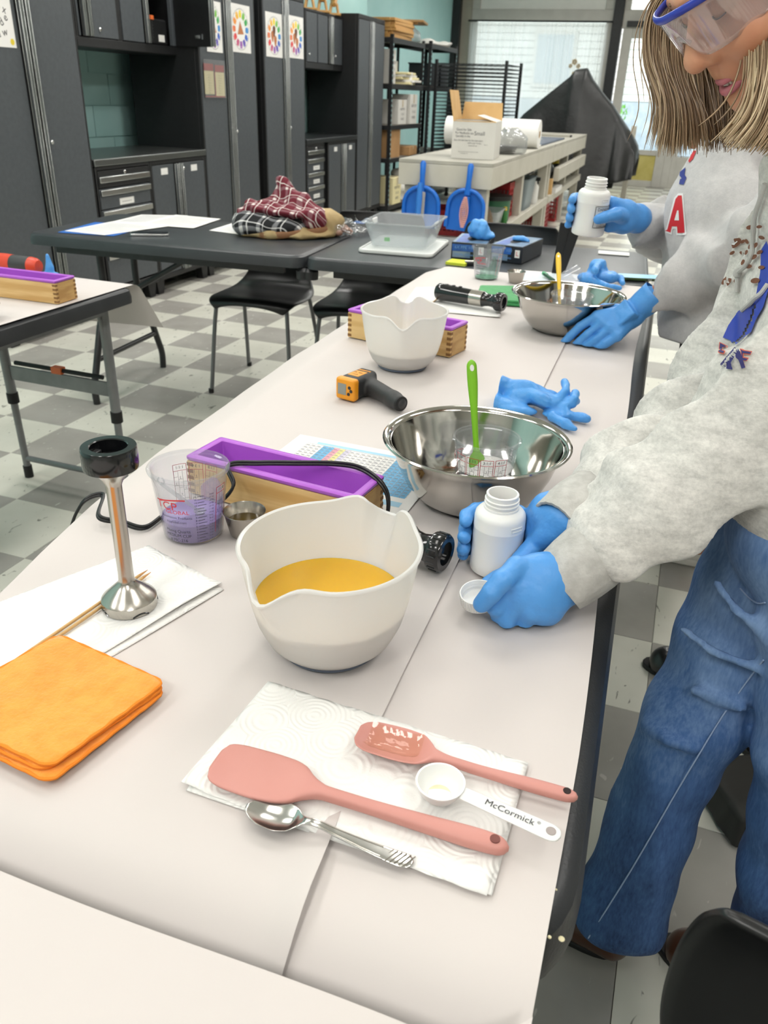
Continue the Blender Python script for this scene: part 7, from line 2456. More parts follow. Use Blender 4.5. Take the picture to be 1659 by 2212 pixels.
cf_ = caster(CO, CU, CV, CN, BV)
FB = [(1593, 526, 14, .7), (1558, 567, 0, .7), (1623, 493, 8, .2), (1608, 523, 6, .5), (1617, 523, 5, -1), (1586, 547, 6, .6), (1607, 548, 5, -.5), (1619, 547, 4, 1), (1633, 473, 5, .6), (1648, 488, 6, .1), (1653, 512, 7, -.4), (1640, 529, 7, 1), (1627, 534, 5, 1), (1649, 545, 7, .5), (1636, 556, 8, .6), (1611, 568, 7, .9), (1624, 577, 8, .1), (1574, 609, 13, .9), (1639, 608, 10, .1), (1593, 607, 5, 1.3), (1652, 580, 7, 0)]
for x, y, s, a in FB:
    s = max(s, 8) / 1720 * .95
    p = Vector(CO) + (Vector(WPX(x, y)) - Vector(CO)) if False else None
CAMW = np.array([[.938883, -.186568, .289293], [.342659, .426192, -.837225], [.032905, .885185, .464074]])
def ray_to_cloth(px, py, bv, off=.0012):
    d = Vector(CAMW @ np.array([(px - 829.5) / 1724.84, (1106 - py) / 1724.84, -1.0])).normalized()
    h = bv.ray_cast(Vector((0, 0, 1.29108)), d, 5)
    return (h[0] + h[1] * off, h[1]) if h[0] is not None else (None, None)
def px_patch(name, polys, mats_, parent, bv, sub=6):
    mb = MB()
    for poly, mi, off in polys:
        m1 = MB()
        patch(m1, poly, lambda x, y, off=off: tuple((ray_to_cloth(x, y, bv, off)[0]) or Vector((9, 9, 9))), mi, sub)
        ok = [f for f in m1.f if all(m1.v[i][0] < 8 for i in f) and max((Vector(m1.v[f[0]]) - Vector(m1.v[i])).length for i in f) < .03]
        use = sorted({i for f in ok for i in f}); ren = {i: k for k, i in enumerate(use)}
        mb.add([m1.v[i] for i in use], [tuple(ren[i] for i in f) for f in ok], mi)
    return put(name, mb, mats_, parent, world=True, smooth=180)
for x, y, s, a in FB:
    s = max(s, 6)
    el_ = [(x + s * math.cos(q) * math.cos(a) + s * .58 * math.sin(q) * math.sin(a), y - s * math.cos(q) * math.sin(a) + s * .58 * math.sin(q) * math.cos(a)) for q in [i * 2 * PI / 16 for i in range(16)]]
    lc = [(x + s * (.4 * i) * math.cos(a) + s * .09 * j * math.sin(a), y - s * (.4 * i) * math.sin(a) + s * .09 * j * math.cos(a)) for i, j in ((-1, -1), (1, -1), (1, 1), (-1, 1))]
    px_patch('football_print', [(el_, 0, .0045)] + ([(lc, 1, .0056)] if s >= 11 else []), [M_football, M_whitepatch], ho, BV, 5)
# (positions were read off as seen on the chest; they lie on the cloth itself)
px_patch('blue_emblem', [([(1563, 732), (1575, 705), (1600, 672), (1625, 655), (1640, 635), (1648, 590), (1650, 540), (1662, 520), (1672, 560), (1668, 620), (1655, 665), (1640, 690), (1628, 720), (1608, 735), (1592, 750), (1580, 738)], 0, .0035)], [M_royal], ho, BV, 4)
NV, OE = mat('navy_print', '#2b2a6b', .6), mat('orange_print_edge', '#d9694f', .6)
for nm, outer, inner in (
    ('letter_e', [(1556, 741), (1575, 750), (1573, 757), (1565, 754), (1563, 760), (1570, 763), (1567, 770), (1554, 766)], [(1558, 744), (1573, 751), (1571, 755), (1563, 752), (1561, 762), (1568, 764), (1566, 768), (1556, 765)]),
    ('letter_curve', None, [(1590, 756), (1594, 758), (1574, 792), (1566, 797), (1562, 790)]),
    ('letter_stroke', None, [(1585, 765), (1590, 770), (1582, 785), (1585, 799), (1574, 798), (1574, 785)]),
    ('letter_n', None, [(1590, 757), (1600, 760), (1612, 795), (1604, 797), (1598, 780), (1592, 772)]),
    ('letter_e', [(1601, 756), (1626, 760), (1622, 768), (1608, 766), (1608, 772), (1619, 774), (1614, 781), (1607, 780), (1612, 795), (1604, 790)], [(1603, 758), (1624, 762), (1621, 766), (1606, 764), (1606, 774), (1617, 776), (1613, 780), (1606, 779), (1610, 791), (1605, 788)])):
    px_patch(nm, ([(outer, 1, .0034)] if outer else []) + [(inner, 0, .0042)], [NV, OE], ho, BV, 3)
# drawstrings
def string(pts, name='drawstring'):
    P_ = []
    for x, y, o_ in pts:
        p, n_ = ray_to_cloth(x, y, BV, o_)
        if p is not None: P_.append(p)
    put(name, MB().tube(spline(P_, 4), .0031, 8), M_string, ho, world=True)
    return P_
P_ = string([(1662, 395, .006), (1652, 430, .006), (1640, 470, .006), (1637, 520, .006), (1634, 550, .006), (1622, 575, .006), (1606, 592, .008), (1600, 605, .006), (1596, 632, .004)])
if len(P_) > 3:
    put('drawstring_knot', MB().lathe([(0, -.007), (.005, -.004), (.006, 0), (.005, .004), (0, .007)], 12, c=tuple(P_[-3])), M_string, ho, world=True)
string([(1668, 620, .006), (1655, 638, .006), (1645, 650, .008), (1625, 660, .005), (1611, 670, .004)])
# hood edge seam
# jeans
def jeans(P):
    d = cap(P, (.225, .985, .84), (.235, 1.05, .84), .112)
    for s, r in (('A', (.096, .068, .064, .080)), ('B', (.098, .074, .072, .086))):
        h, k, a = A(J['hip' + s]), A(J['knee' + s]), A(J['ank' + s])
        sh_ = k * .45 + a * .55
        e = chain(P, [h, k, sh_, a + (sh_ - a) * .06], list(r), .03)
        e = e + .010 * (.5 - fold_field(P, 61 if s == 'A' else 67, 44, 11)) + ridge(P, h, k, 60, .0035, 41)
        d = smin(d, e, .010)
    for pts in ([(0.1187,0.9414,0.7607), (0.1469,0.9312,0.7355), (0.1861,0.9077,0.7224)], [(0.0953,0.9439,0.6828), (0.1340,0.9309,0.6674), (0.1837,0.9178,0.6667)], [(0.1219,0.9314,0.6005), (0.1554,0.9334,0.5940), (0.1848,0.9298,0.5908)], [(0.0790,0.9452,0.5122), (0.1047,0.9075,0.5251), (0.1412,0.9122,0.5216)], [(0.1468,0.9613,0.8114), (0.1662,0.9463,0.8044)]):
        d = smin(d, chain(P, pts, [.0055] * len(pts), .006), .020)
    d = smax(d, P[:, 2] - .90, .004)
    return np.maximum(d, .028 - P[:, 2])
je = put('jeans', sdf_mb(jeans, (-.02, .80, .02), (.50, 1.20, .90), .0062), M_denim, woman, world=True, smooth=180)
BJ = bvh_of(je)
def seam(pts, name='seam'):
    P_ = [ray_to_cloth(x, y, BJ, .0018)[0] for x, y in pts]
    P_ = [p for p in P_ if p is not None]
    if len(P_) > 2:
        put(name, MB().tube(spline(P_, 3), .0011, 6), M_seam, je, world=True)
seam([(1652, 1425), (1610, 1475), (1560, 1545), (1510, 1625), (1460, 1710), (1410, 1800), (1360, 1885), (1310, 1965), (1272, 2025)])
seam([(1655, 1300), (1640, 1302), (1620, 1290), (1600, 1270)])
# shoes
def shoe(name, heel, toe, r, m, parent, h=.06, sole=None):
    hl, t_ = Vector(heel), Vector(toe)
    d = (t_ - hl).normalized()
    def fn(P):
        e = chain(P, [hl + Vector((0, 0, h * .62)), hl.lerp(t_, .45) + Vector((0, 0, h * .55)), t_ - d * r + Vector((0, 0, h * .36))], [r * .82, r * .95, r * .95], .02)
        e = np.maximum(e, P[:, 2] - (h + .9 * np.maximum(0, .10 - (P - A(tuple(hl))) @ A(tuple(d)))))
        return np.maximum(e, .012 - P[:, 2])
    lo = [min(hl[i], t_[i]) - .09 for i in range(2)] + [0]
    hi = [max(hl[i], t_[i]) + .09 for i in range(2)] + [.20]
    o = put(name, sdf_mb(fn, lo, hi, .005), m, parent, world=True, smooth=180)
    f = d.cross(Vector((0, 0, 1)))
    L = (t_ - hl).length
    poly = []
    for i in range(28):
        q = 2 * PI * i / 28
        x = L * .5 + (L * .5 + .012) * math.cos(q); y = r * (.98 if math.cos(q) > 0 else .86) * math.sin(q) * (abs(math.sin(q)) ** -.25 if abs(math.sin(q)) > .05 else 1)
        p = hl + d * x + f * y
        poly.append((p.x, p.y))
    put('sole', MB().prism(poly, .0005, .014), sole or M_rubber, o, world=True, bevel=.003)
    return o
shoe('shoe', (.395, .915, 0), (.195, 1.005, 0), .042, M_shoe_br, woman)
shoe('shoe', (.105, .955, 0), (-.115, 1.02, 0), .040, M_shoe_br, woman)

# ---------------------------------------------------------------- gloves (hands)
def crinkle(P, seed, amp=.0011, f=105):
    return (.6 - crease(P, f, seed, 4)) * amp
def glove(name, parent, palm, fingers, lo, hi, seed, vox=.0017, extra=None, zmin=None, clear=None, amp=.0028):
    def fn(P):
        d = None
        for pts, rad in palm:
            e = chain(P, pts, rad, .010)
            d = e if d is None else smin(d, e, .012)
        for pts, rad in fingers:
            e = chain(P, pts, rad, .0025)
            d = smin(d, e, .0035)
        if extra is not None:
            d = extra(P, d)
        d = d + crinkle(P, seed, amp)
        if zmin is not None:
            d = np.maximum(d, zmin - P[:, 2])
        if clear is not None:
            d = np.maximum(d, -clear(P))
        return d
    return put(name, sdf_mb(fn, lo, hi, vox), M_nitrile_w, parent, world=True, smooth=180)
M_nitrile_w = mat('blue_nitrile_worn', '#579fe6', .42, c2='#4c97e0', scale=12, bscale=38, bstr=.5, bdist=.006, sss=.03)
# right hand around the bottle: fingers pass behind it and show on its left
BC = Vector((-.155, .905, 0)); BR = .0335
def bp(deg, z, gap):
    a = math.radians(deg)
    return (BC.x + (BR + gap) * math.cos(a), BC.y + (BR + gap) * math.sin(a), z)
wr = Vector(J['wrF'])
K = [Vector(bp(38, .812, .016)), Vector(bp(42, .794, .017)), Vector(bp(44, .776, .016)), Vector(bp(46, .760, .014))]
palm = [([tuple(wr), tuple(wr.lerp(K[0], .55) + Vector((0, 0, .008))), tuple(K[0])], [.026, .024, .0125]),
        ([tuple(wr), tuple(wr.lerp(K[1], .55)), tuple(K[1])], [.026, .024, .013]),
        ([tuple(wr), tuple(wr.lerp(K[2], .55) - Vector((0, 0, .004))), tuple(K[2])], [.026, .023, .012]),
        ([tuple(wr), tuple(wr.lerp(K[3], .55) - Vector((0, 0, .010))), tuple(K[3])], [.024, .020, .0105])]
fing = []
for z, e, rr in ((.806, 196, .0098), (.786, 204, .0100), (.767, 202, .0096), (.752, 186, .0086)):
    degs = [42, 66, 92, 120, 146, 172, e]
    fing.append(([bp(q, z - .0000 * i, rr + .0008) for i, q in enumerate(degs)], [rr * 1.10, rr * 1.06, rr * 1.02, rr * 1.03, rr, rr * .97, rr * .88]))
fing.append(([tuple(wr + Vector((-.012, -.012, -.010))), bp(-6, .790, .018), bp(-38, .776, .0135), bp(-56, .762, .0115)], [.019, .0150, .0118, .0100]))
el = Vector(J['elF'])
glR = glove('glove', woman, palm + [([tuple(wr), tuple(wr.lerp(el, .16))], [.026, .029])], fing, (-.26, .82, .735), (-.01, 1.02, .90), 71, zmin=.7415,
    clear=lambda P: np.sqrt((P[:, 0] - BC.x) ** 2 + (P[:, 1] - BC.y) ** 2) - BR)
# left hand pinching the cap between index and thumb, other fingers folded
wl = Vector(J['wrN'])
idx = [(-0.1109,0.8043,0.8073), (-0.1219,0.7767,0.8030), (-0.1313,0.7665,0.7905), (-0.1410,0.7637,0.7743)]
mid = [(-0.1103,0.7950,0.7900), (-0.1264,0.7807,0.7636), (-0.1213,0.7944,0.7376), (-0.1072,0.8082,0.7365)]
rng = [(-0.1019,0.7890,0.7740), (-0.1120,0.7829,0.7477), (-0.1050,0.8014,0.7294), (-0.0934,0.8160,0.7311)]
pnk = [(-0.0895,0.7901,0.7597), (-0.0940,0.7927,0.7369), (-0.0858,0.8094,0.7253), (-0.0769,0.8203,0.7287)]
thb = [(-0.0908,0.8446,0.7920), (-0.1185,0.8499,0.7756), (-0.1373,0.8442,0.7621), (-0.1469,0.8310,0.7594)]
palm = [([tuple(wl), (-0.0873,0.8233,0.7946), idx[0]], [.027, .023, .0135]), ([tuple(wl), (-0.0841,0.8127,0.7842), mid[0]], [.027, .024, .0140]),
        ([tuple(wl), (-0.0800,0.8087,0.7701), rng[0]], [.027, .023, .0135]), ([tuple(wl), (-0.0749,0.8093,0.7593), pnk[0]], [.026, .021, .012])]
fing = [(idx, [.0130, .0122, .0114, .0104]), (mid, [.0125, .0112, .0104, .0096]), (rng, [.0125, .0112, .0102, .0094]), (pnk, [.0112, .0100, .0092, .0085]), (thb, [.0160, .0135, .0115, .0100])]
eln = Vector(J['elN'])
glL = glove('glove', woman, palm + [([tuple(wl), tuple(wl.lerp(eln, .14))], [.027, .030])], fing, (-.22, .72, .735), (.01, .94, .90), 73, zmin=.7415)
put('wristband', MB().tube([tuple(Vector((-0.0527,0.8258,0.7666)) + Vector((.006 * i - .004, .004 * i, .0005 * i))) for i in range(5)], .004, 8, flat=(1, .5)), mat('teal_wristband', '#7fb5b0', .5), glL, world=True)

# ---------------------------------------------------------------- the white bottles and the cap
M_hdpe = mat('white_bottle_plastic', '#f1f1ee', .32, sss=.08)
def bottle(label, loc, s, tilt=None):
    t = thing('bottle', label, 'bottle', loc)
    R = BR / .0335 * s
    M = tilt
    prof = [(0, .0005), (.030, .0005), (.0325, .002), (.0332, .004), (.0332, .0150), (.0328, .0165), (.0328, .0625), (.0332, .0640), (.0332, .0655), (.0328, .067), (.0328, .0780), (.0318, .0830), (.0285, .0870), (.0238, .0892), (.0225, .0900), (.0225, .0925), (.0205, .0930), (.0205, .0958), (.0222, .0965), (.0222, .0980), (.0205, .0988), (.0205, .1012), (.0220, .1020), (.0220, .1032), (.0205, .1040), (.0205, .1085), (.0208, .1095), (.0200, .1105), (.0182, .1105), (.0178, .1090), (.0178, .090), (.029, .083), (.030, .01), (0, .008)]
    put('shell', MB().lathe([(r * R, z * s) for r, z in prof], 56, M=M), M_hdpe, t, smooth=35)
    g = MB().tube([(M or Matrix.Identity(3)) @ Vector((.0332 * R * math.cos(q), .0332 * R * math.sin(q), .0705 * s + .004 * s * zz)) for q, zz in [(-.9 + .03 * i, 1) for i in range(18)] + [(-.36 - .03 * i, -.2) for i in range(18)]], .0006 * s, 6, closed=True)
    put('moulded_window', g, M_hdpe, t)
    return t
b1 = bottle('white plastic bottle with an open threaded neck held by the blonde person', (-.155, .905, ZP), 1.0)
t = thing('screwcap', 'white ribbed bottle cap pinched between the blonde person\'s finger and thumb', 'cap', (-0.1513,0.7966,0.7603))
ax = Vector((-.10, -.20, 1)).normalized()
Mc = ax.to_track_quat('Z', 'X').to_matrix()
put('cap_shell', MB().lathe([(0, -.0085), (.0195, -.0085), (.0215, -.0065), (.0222, .0085), (.0208, .0088), (.0198, .004), (.0204, .003), (.0198, .002), (.0198, -.002), (.0204, -.003), (.0196, -.0045), (0, -.005)], 48, M=Mc), M_hdpe, t, smooth=35)
rb = MB()
for k in range(44):
    q = 2 * PI * k / 44
    rb.tube([Mc @ Vector((.0216 * math.cos(q), .0216 * math.sin(q), -.006)), Mc @ Vector((.0223 * math.cos(q), .0223 * math.sin(q), .007))], .0007, 4)
o = put('grip_rib', rb, M_hdpe, t); o['kind'] = 'stuff'


# ---------------------------------------------------------------- second person, farther along the table
K2 = {
    'hip1': (.165, 2.30, .74), 'hip2': (.185, 2.13, .74), 'kn1': (.20, 2.33, .42), 'kn2': (.215, 2.17, .40), 'an1': (.24, 2.40, .09), 'an2': (0.1875,2.5323,-0.1185),
    'pelvis': (.16, 2.22, .76), 'chest': (.095, 2.24, 1.03), 'neck': (.065, 2.26, 1.20), 'head': (-0.0059,2.5920,1.3165),
    'shN': (.215, 2.05, 1.08), 'elN': (0.0586,2.1166,0.9358), 'wrN': (-0.0557,2.0955,0.8613),
    'shF': (.09, 2.42, 1.08), 'elF': (-0.0343,2.4629,0.9719), 'wrF': (-0.1231,2.2265,1.0319),
}
H2 = Vector(K2['head'])
F2 = Vector((-.93, -.12, -.35)).normalized(); R2_ = F2.cross(Vector((0, 0, 1))).normalized(); U2 = R2_.cross(F2)
HM2 = np.array([[R2_[i], F2[i], U2[i]] for i in range(3)], dtype=np.float32)
def head2(P):
    Q = (P - A(tuple(H2))) @ HM2
    d = ell(Q, (0, -.015, .03), (.076, .094, .092))
    d = smin(d, ell(Q, (0, .02, -.04), (.062, .072, .085)), .025)
    d = smin(d, cap(Q, (-.02, .06, -.10), (.02, .06, -.10), .021), .02)
    d = smin(d, cap(Q, (0, .083, .01), (0, .105, -.03), .009, .012), .01)
    for s in (-1, 1):
        d = smax(d, -ell(Q, (s * .031, .10, .006), (.018, .016, .010)), .01)
        d = smin(d, ell(Q, (s * .031, .074, .004), (.013, .012, .011)), .003)
        d = smin(d, ell(Q, (s * .076, -.005, -.005), (.009, .018, .03)), .006)
    d = smin(d, cap(Q, (-.018, .084, -.066), (.018, .084, -.066), .008), .006)
    return smax(d, -cap(Q, (-.018, .098, -.072), (.018, .098, -.072), .003), .003)
def body2(P):
    d = head2(P)
    d = smin(d, cap(P, K2['neck'], tuple(H2 - F2 * .03 - U2 * .06), .055, .05), .02)
    d = smin(d, chain(P, [K2['neck'], K2['chest'], K2['pelvis']], [.055, .09, .10], .04), .03)
    for s in 'NF':
        d = smin(d, chain(P, [K2['chest'], K2['sh' + s], K2['el' + s], K2['wr' + s]], [.06, .045, .034, .025], .02), .02)
    for s in '12':
        d = smin(d, chain(P, [K2['hip' + s], K2['kn' + s], K2['an' + s], tuple(Vector(K2['an' + s]) + Vector((0, 0, -.03)))], [.075, .05, .036, .036], .03), .03)
    return d
man = put('person', sdf_mb(body2, (-.20, 1.98, .03), (.40, 2.56, 1.48), .0075), M_skin2, smooth=180)
tag(man, 'person in plain grey sweatshirt with red letter, standing behind the blonde person', 'person')
hr2 = sdf_mb(lambda P: smax(ell((P - A(tuple(H2))) @ HM2, (0, -.025, .045), (.085, .098, .098)), -ell((P - A(tuple(H2))) @ HM2, (0, .10, -.03), (.075, .09, .09)), .01) + .003 * wob(P, 120, 8), tuple(H2 - Vector((.16, .16, .16))), tuple(H2 + Vector((.16, .16, .16))), .006)
put('hair', hr2, mat('dark_brown_hair', '#3b2a1e', .45), man, world=True, smooth=180)
def sweat2(P):
    d = ell(P, (.105, 2.275, .95), (.140, .175, .20), rotm(0, .10, 0))
    d = smin(d, ell(P, (.090, 2.265, 1.05), (.150, .175, .14), rotm(0, .15, 0)), .05)
    d = smin(d, cap(P, (.115, 2.20, .80), (.115, 2.30, .80), .135), .04)
    d = smin(d, cap(P, (.055, 2.25, 1.15), (.10, 2.25, 1.17), .075), .03)
    d = d + .022 * (.5 - fold_field(P, 91, 40, 10))
    for s, sd in (('N', 93), ('F', 97)):
        sh_, el, wr_ = A(K2['sh' + s]), A(K2['el' + s]), A(K2['wr' + s])
        w2 = wr_ + (el - wr_) / np.linalg.norm(el - wr_) * .050
        a = chain(P, [sh_, el, w2], [.082, .080, .050], .03) + ridge(P, el, wr_, 75, .012, sd) + .020 * (.5 - fold_field(P, sd, 60, 14))
        d = smin(d, a, .025)
    d = np.maximum(d, .760 - P[:, 2])
    d = smin(d, cap(P, K2['neck'], tuple(A(K2['neck']) + A((-.01, 0, .03))), .072, .066), .02)
    return smax(d, -cap(P, tuple(A(K2['neck']) + A((-.005, 0, .02))), tuple(H2), .052, .06), .010)
sw = put('sweatshirt', sdf_mb(sweat2, (-.16, 1.93, .72), (.36, 2.58, 1.26), .0062), M_hoodie2, man, world=True, smooth=180)
sw['label'] = 'plain grey sweatshirt'
BS = bvh_of(sw)
px_patch('letter_a', [([(1466, 418), (1476, 418), (1484, 508), (1462, 508), (1461, 494), (1454, 494), (1452, 507), (1433, 500), (1440, 494), (1457, 428)], 1, .0015),
                      ([(1467, 423), (1474, 423), (1481, 503), (1465, 503), (1464, 489), (1453, 489), (1450, 502), (1438, 498), (1443, 496), (1461, 430)], 0, .0025),
                      ([(1465, 455), (1468, 455), (1469, 476), (1459, 476)], 1, .0035)], [M_redpatch, M_whitepatch], sw, BS, 6)
px_patch('letter_s', [([(1470, 372), (1482, 362), (1480, 378), (1484, 384), (1478, 400), (1468, 398), (1470, 388), (1474, 386), (1469, 380)], 0, .002)], [M_navy], sw, BS, 6)
px_patch('letter_u', [([(1488, 348), (1500, 324), (1508, 320), (1498, 344), (1490, 352)], 0, .002)], [M_redpatch], sw, BS, 6)
def pants2(P):
    d = cap(P, (.155, 2.17, .74), (.155, 2.27, .74), .115)
    for s in '12':
        e = chain(P, [K2['hip' + s], K2['kn' + s], tuple(Vector(K2['an' + s]) + Vector((0, 0, .075)))], [.098, .070, .050], .03) + .004 * (.5 - fold_field(P, 101, 60, 14))
        d = smin(d, e, .03)
    d = np.maximum(d, .155 - P[:, 2])
    return smax(d, P[:, 2] - .80, .004)
put('trousers', sdf_mb(pants2, (.02, 2.0, .12), (.40, 2.52, .82), .008), M_black_cloth, man, world=True, smooth=180)
def sneaker(ank, toe_dir):
    a = Vector(ank); d = Vector((toe_dir[0], toe_dir[1], 0)).normalized(); f = d.cross(Vector((0, 0, 1)))
    heel = Vector((a.x, a.y, 0)) - d * .055; toe = heel + d * .275
    def fn(P):
        e = chain(P, [heel + d * .03 + Vector((0, 0, .048)), heel + d * .13 + Vector((0, 0, .042)), toe - d * .035 + Vector((0, 0, .034))], [.036, .040, .036], .02)
        s_ = (P - A(tuple(heel))) @ A(tuple(d))
        e = smin(e, cap(P, tuple(heel + d * .03 + Vector((0, 0, .06))), tuple(heel + d * .085 + Vector((0, 0, .065))), .037), .02)
        e = np.maximum(e, -cap(P, tuple(a + Vector((0, 0, -.01))), tuple(a + Vector((0, 0, .12))), .036))
        return np.maximum(np.maximum(e, P[:, 2] - .098), .018 - P[:, 2])
    lo = [min(heel[i], toe[i]) - .08 for i in range(2)] + [0]; hi = [max(heel[i], toe[i]) + .08 for i in range(2)] + [.12]
    o = put('sneaker', sdf_mb(fn, lo, hi, .004), M_shoe_w, man, world=True, smooth=180)
    poly = []
    for i in range(36):
        q = 2 * PI * i / 36
        x = .1375 + .147 * math.cos(q); y = .046 * math.sin(q) * (1.05 if math.cos(q) > 0 else .9)
        p = heel + d * x + f * y; poly.append((p.x, p.y))
    put('sole', MB().prism(poly, .0005, .026), M_shoe_w, o, world=True, bevel=.006)
    bv = bvh_of(o)
    def on(s, h, sd):
        p = heel + d * s + Vector((0, 0, h)) + f * (sd * .12)
        r = bv.ray_cast(p, -f * sd, .2)
        return tuple(r[0] + r[1] * .0012) if r[0] is not None else tuple(heel + d * s + Vector((0, 0, h)))
    for sd in (-1, 1):
        mb = MB().grid(lambda u, v: on(.105 + .060 * u + .02 * v, .030 + .048 * v, sd), 8, 8)
        put('blue_panel', mb, M_navy, o, world=True, smooth=180)
        mb = MB().grid(lambda u, v: on(.012 + .022 * u, .062 + .016 * v, sd), 4, 4)
        put('heel_tab', mb, M_royal, o, world=True, smooth=180)
    for k in range(4):
        put('lace', MB().tube([tuple(heel + d * (.12 + .022 * k) + f * y + Vector((0, 0, .088 - .010 * k - 4 * y * y))) for y in (-.022, -.01, 0, .01, .022)], .003, 6), M_whitepatch, o, world=True)
sneaker(K2['an2'], (-1, .05))
sneaker(K2['an1'], (-1, .1))
# near hand resting on the paper by the farther steel bowl, a square watch under the glove
tips = [(-0.2431,2.0631,0.7364), (-0.2156,2.0580,0.7316), (-0.1933,2.0522,0.7288), (-0.1611,2.0483,0.7340)]
pips = [(-0.2082,2.0706,0.7821), (-0.1839,2.0596,0.7687), (-0.1607,2.0507,0.7596), (-0.1364,2.0445,0.7548)]
mcps = [(-0.1694,2.0763,0.8113), (-0.1509,2.0661,0.8029), (-0.1300,2.0557,0.7927), (-0.1112,2.0482,0.7781)]
wr2 = Vector(K2['wrN']); el2 = Vector(K2['elN'])
wp = (-0.0910,2.0965,0.8205)
palm = [([wp, m_], [.028, .0155]) for m_ in mcps] + [([wp, tuple(wr2)], [.030, .033])]
fing = [([m_, p_, tuple(Vector(p_).lerp(Vector(t_), .55)), t_], [.0128, .0112, .0106, .0098]) for m_, p_, t_ in zip(mcps, pips, tips)]
fing.append(([(-0.1124,2.1147,0.8234), (-0.1596,2.1318,0.8191), (-0.1817,2.1226,0.7948), (-0.1956,2.0987,0.7818)], [.019, .015, .0125, .011]))
RW = np.array([list((Vector((-0.0693,2.0988,0.8109)) - Vector((-0.1193,2.0977,0.8402))).normalized()), [0, 0, 0], [0, 0, 0]], dtype=np.float32)
ex = (Vector(K2['wrN']) - Vector(wp)).normalized(); ez = Vector((-.2, -.75, .62)); ez = (ez - ex * ez.dot(ex)).normalized(); ey = ez.cross(ex)
RW = np.array([[ex[i], ey[i], ez[i]] for i in range(3)], dtype=np.float32)
wc = tuple(Vector((-0.0945,2.0835,0.8207)) + ez * .020)
g2 = glove('glove', man, palm, fing, (-.33, 1.98, .735), (-.02, 2.24, .91), 81, vox=.0026, amp=.002,
    extra=lambda P, d: smin(d, rbox(P, wc, (.019, .021, .010), .004, RW), .004), zmin=.7415)
cu = MB(); n = 40; dx = ex; f = dx.orthogonal().normalized(); gg = dx.cross(f); rings = []
for t_, r in ((-.028, .0325), (-.012, .0345), (.01, .0355), (.022, .0365), (.024, .0350)):
    rings.append([tuple(Vector(K2['wrN']) + dx * t_ + (f * math.cos(q) + gg * math.sin(q)) * (r + .0006 * math.sin(5 * q))) for q in [2 * PI * j / n for j in range(n)]])
put('glove_cuff', cu.add([p for r in rings for p in r], [(i * n + j, i * n + (j + 1) % n, (i + 1) * n + (j + 1) % n, (i + 1) * n + j) for i in range(4) for j in range(n)]), M_nitrile_w, g2, world=True, smooth=60)
# far hand holding a bottle up
bt = bottle('white labelled bottle held up by the person in the plain sweatshirt', (0, 0, 0), 1.19, rotm(.06, .05, 0))
bt.location = (-0.2299,2.1345,0.9970)
Bb = Vector((-0.2299,2.1345,0.9970)); Mb = rotm(.06, .05, 0)
def q2(deg, z, gap):
    a = math.radians(deg)
    return tuple(Bb + Mb @ Vector(((.0395 + gap) * math.cos(a), (.0395 + gap) * math.sin(a), z)))
lab = MB().grid(lambda u, v: tuple(Mb @ Vector((.0398 * math.cos(-1.25 + 1.5 * u), .0398 * math.sin(-1.25 + 1.5 * u), .022 + .052 * v))), 24, 4)
put('label_sheet', lab, M_labelw, bt, smooth=180)
tm = MB()
lf = lambda a0, z0: (lambda x, y: tuple(Mb @ Vector((.0402 * math.cos(a0 + x / .0402), .0402 * math.sin(a0 + x / .0402), z0 + y))))
text_map(tm, 'DANGER', .010, lf(-.6, .066)); text_map(tm, 'LYE', .008, lf(-.6, .034)); text_map(tm, 'CORROSIVE', .0058, lf(-.6, .027))
for s in (1,):
    f_ = lf(-.55, .05)
    tm.add([f_(0, .009), f_(.008, 0), f_(0, -.009), f_(-.008, 0)], [(0, 1, 2, 3)])
bdm = [(-1.22, .024), (.22, .024), (.22, .072), (-1.22, .072)]
tm.tube([tuple(Mb @ Vector((.0402 * math.cos(a), .0402 * math.sin(a), z))) for a, z in [(-1.22 + .06 * i, .024) for i in range(25)] + [(.22 - .06 * i, .073) for i in range(25)]], .0006, 5, closed=True)
put('label_print', tm, M_ink, bt, smooth=0)
wf = Vector(K2['wrF'])
Ks = [Vector(q2(30, z, .016)) for z in (.075, .056, .037, .020)]
palm = [([tuple(wf), tuple(wf.lerp(k, .5)), tuple(k)], [.029, .026, .0145]) for k in Ks]
fing = []
for z, e, rr in ((.078, 200, .0112), (.057, 206, .0115), (.036, 204, .0112), (.018, 190, .010)):
    fing.append(([q2(q, z, rr + .0006) for q in (30, 60, 95, 130, 165, e)], [rr * 1.1, rr * 1.05, rr, rr, rr * .97, rr * .88]))
fing.append(([tuple(wf + Vector((-.02, -.022, 0))), q2(-8, .056, .021), q2(-42, .052, .014), q2(-62, .047, .0118)], [.021, .0165, .0135, .0115]))
ef = Vector(K2['elF'])
glove('glove', man, palm + [([tuple(wf), tuple(wf.lerp(ef, .16))], [.029, .034])], fing, (-.36, 1.98, .90), (-.02, 2.32, 1.12), 83, vox=.0028, amp=.002,
    clear=lambda P: np.sqrt((((P - A(tuple(Bb))) @ np.array(Mb, dtype=np.float32))[:, :2] ** 2).sum(1)) - .0392)

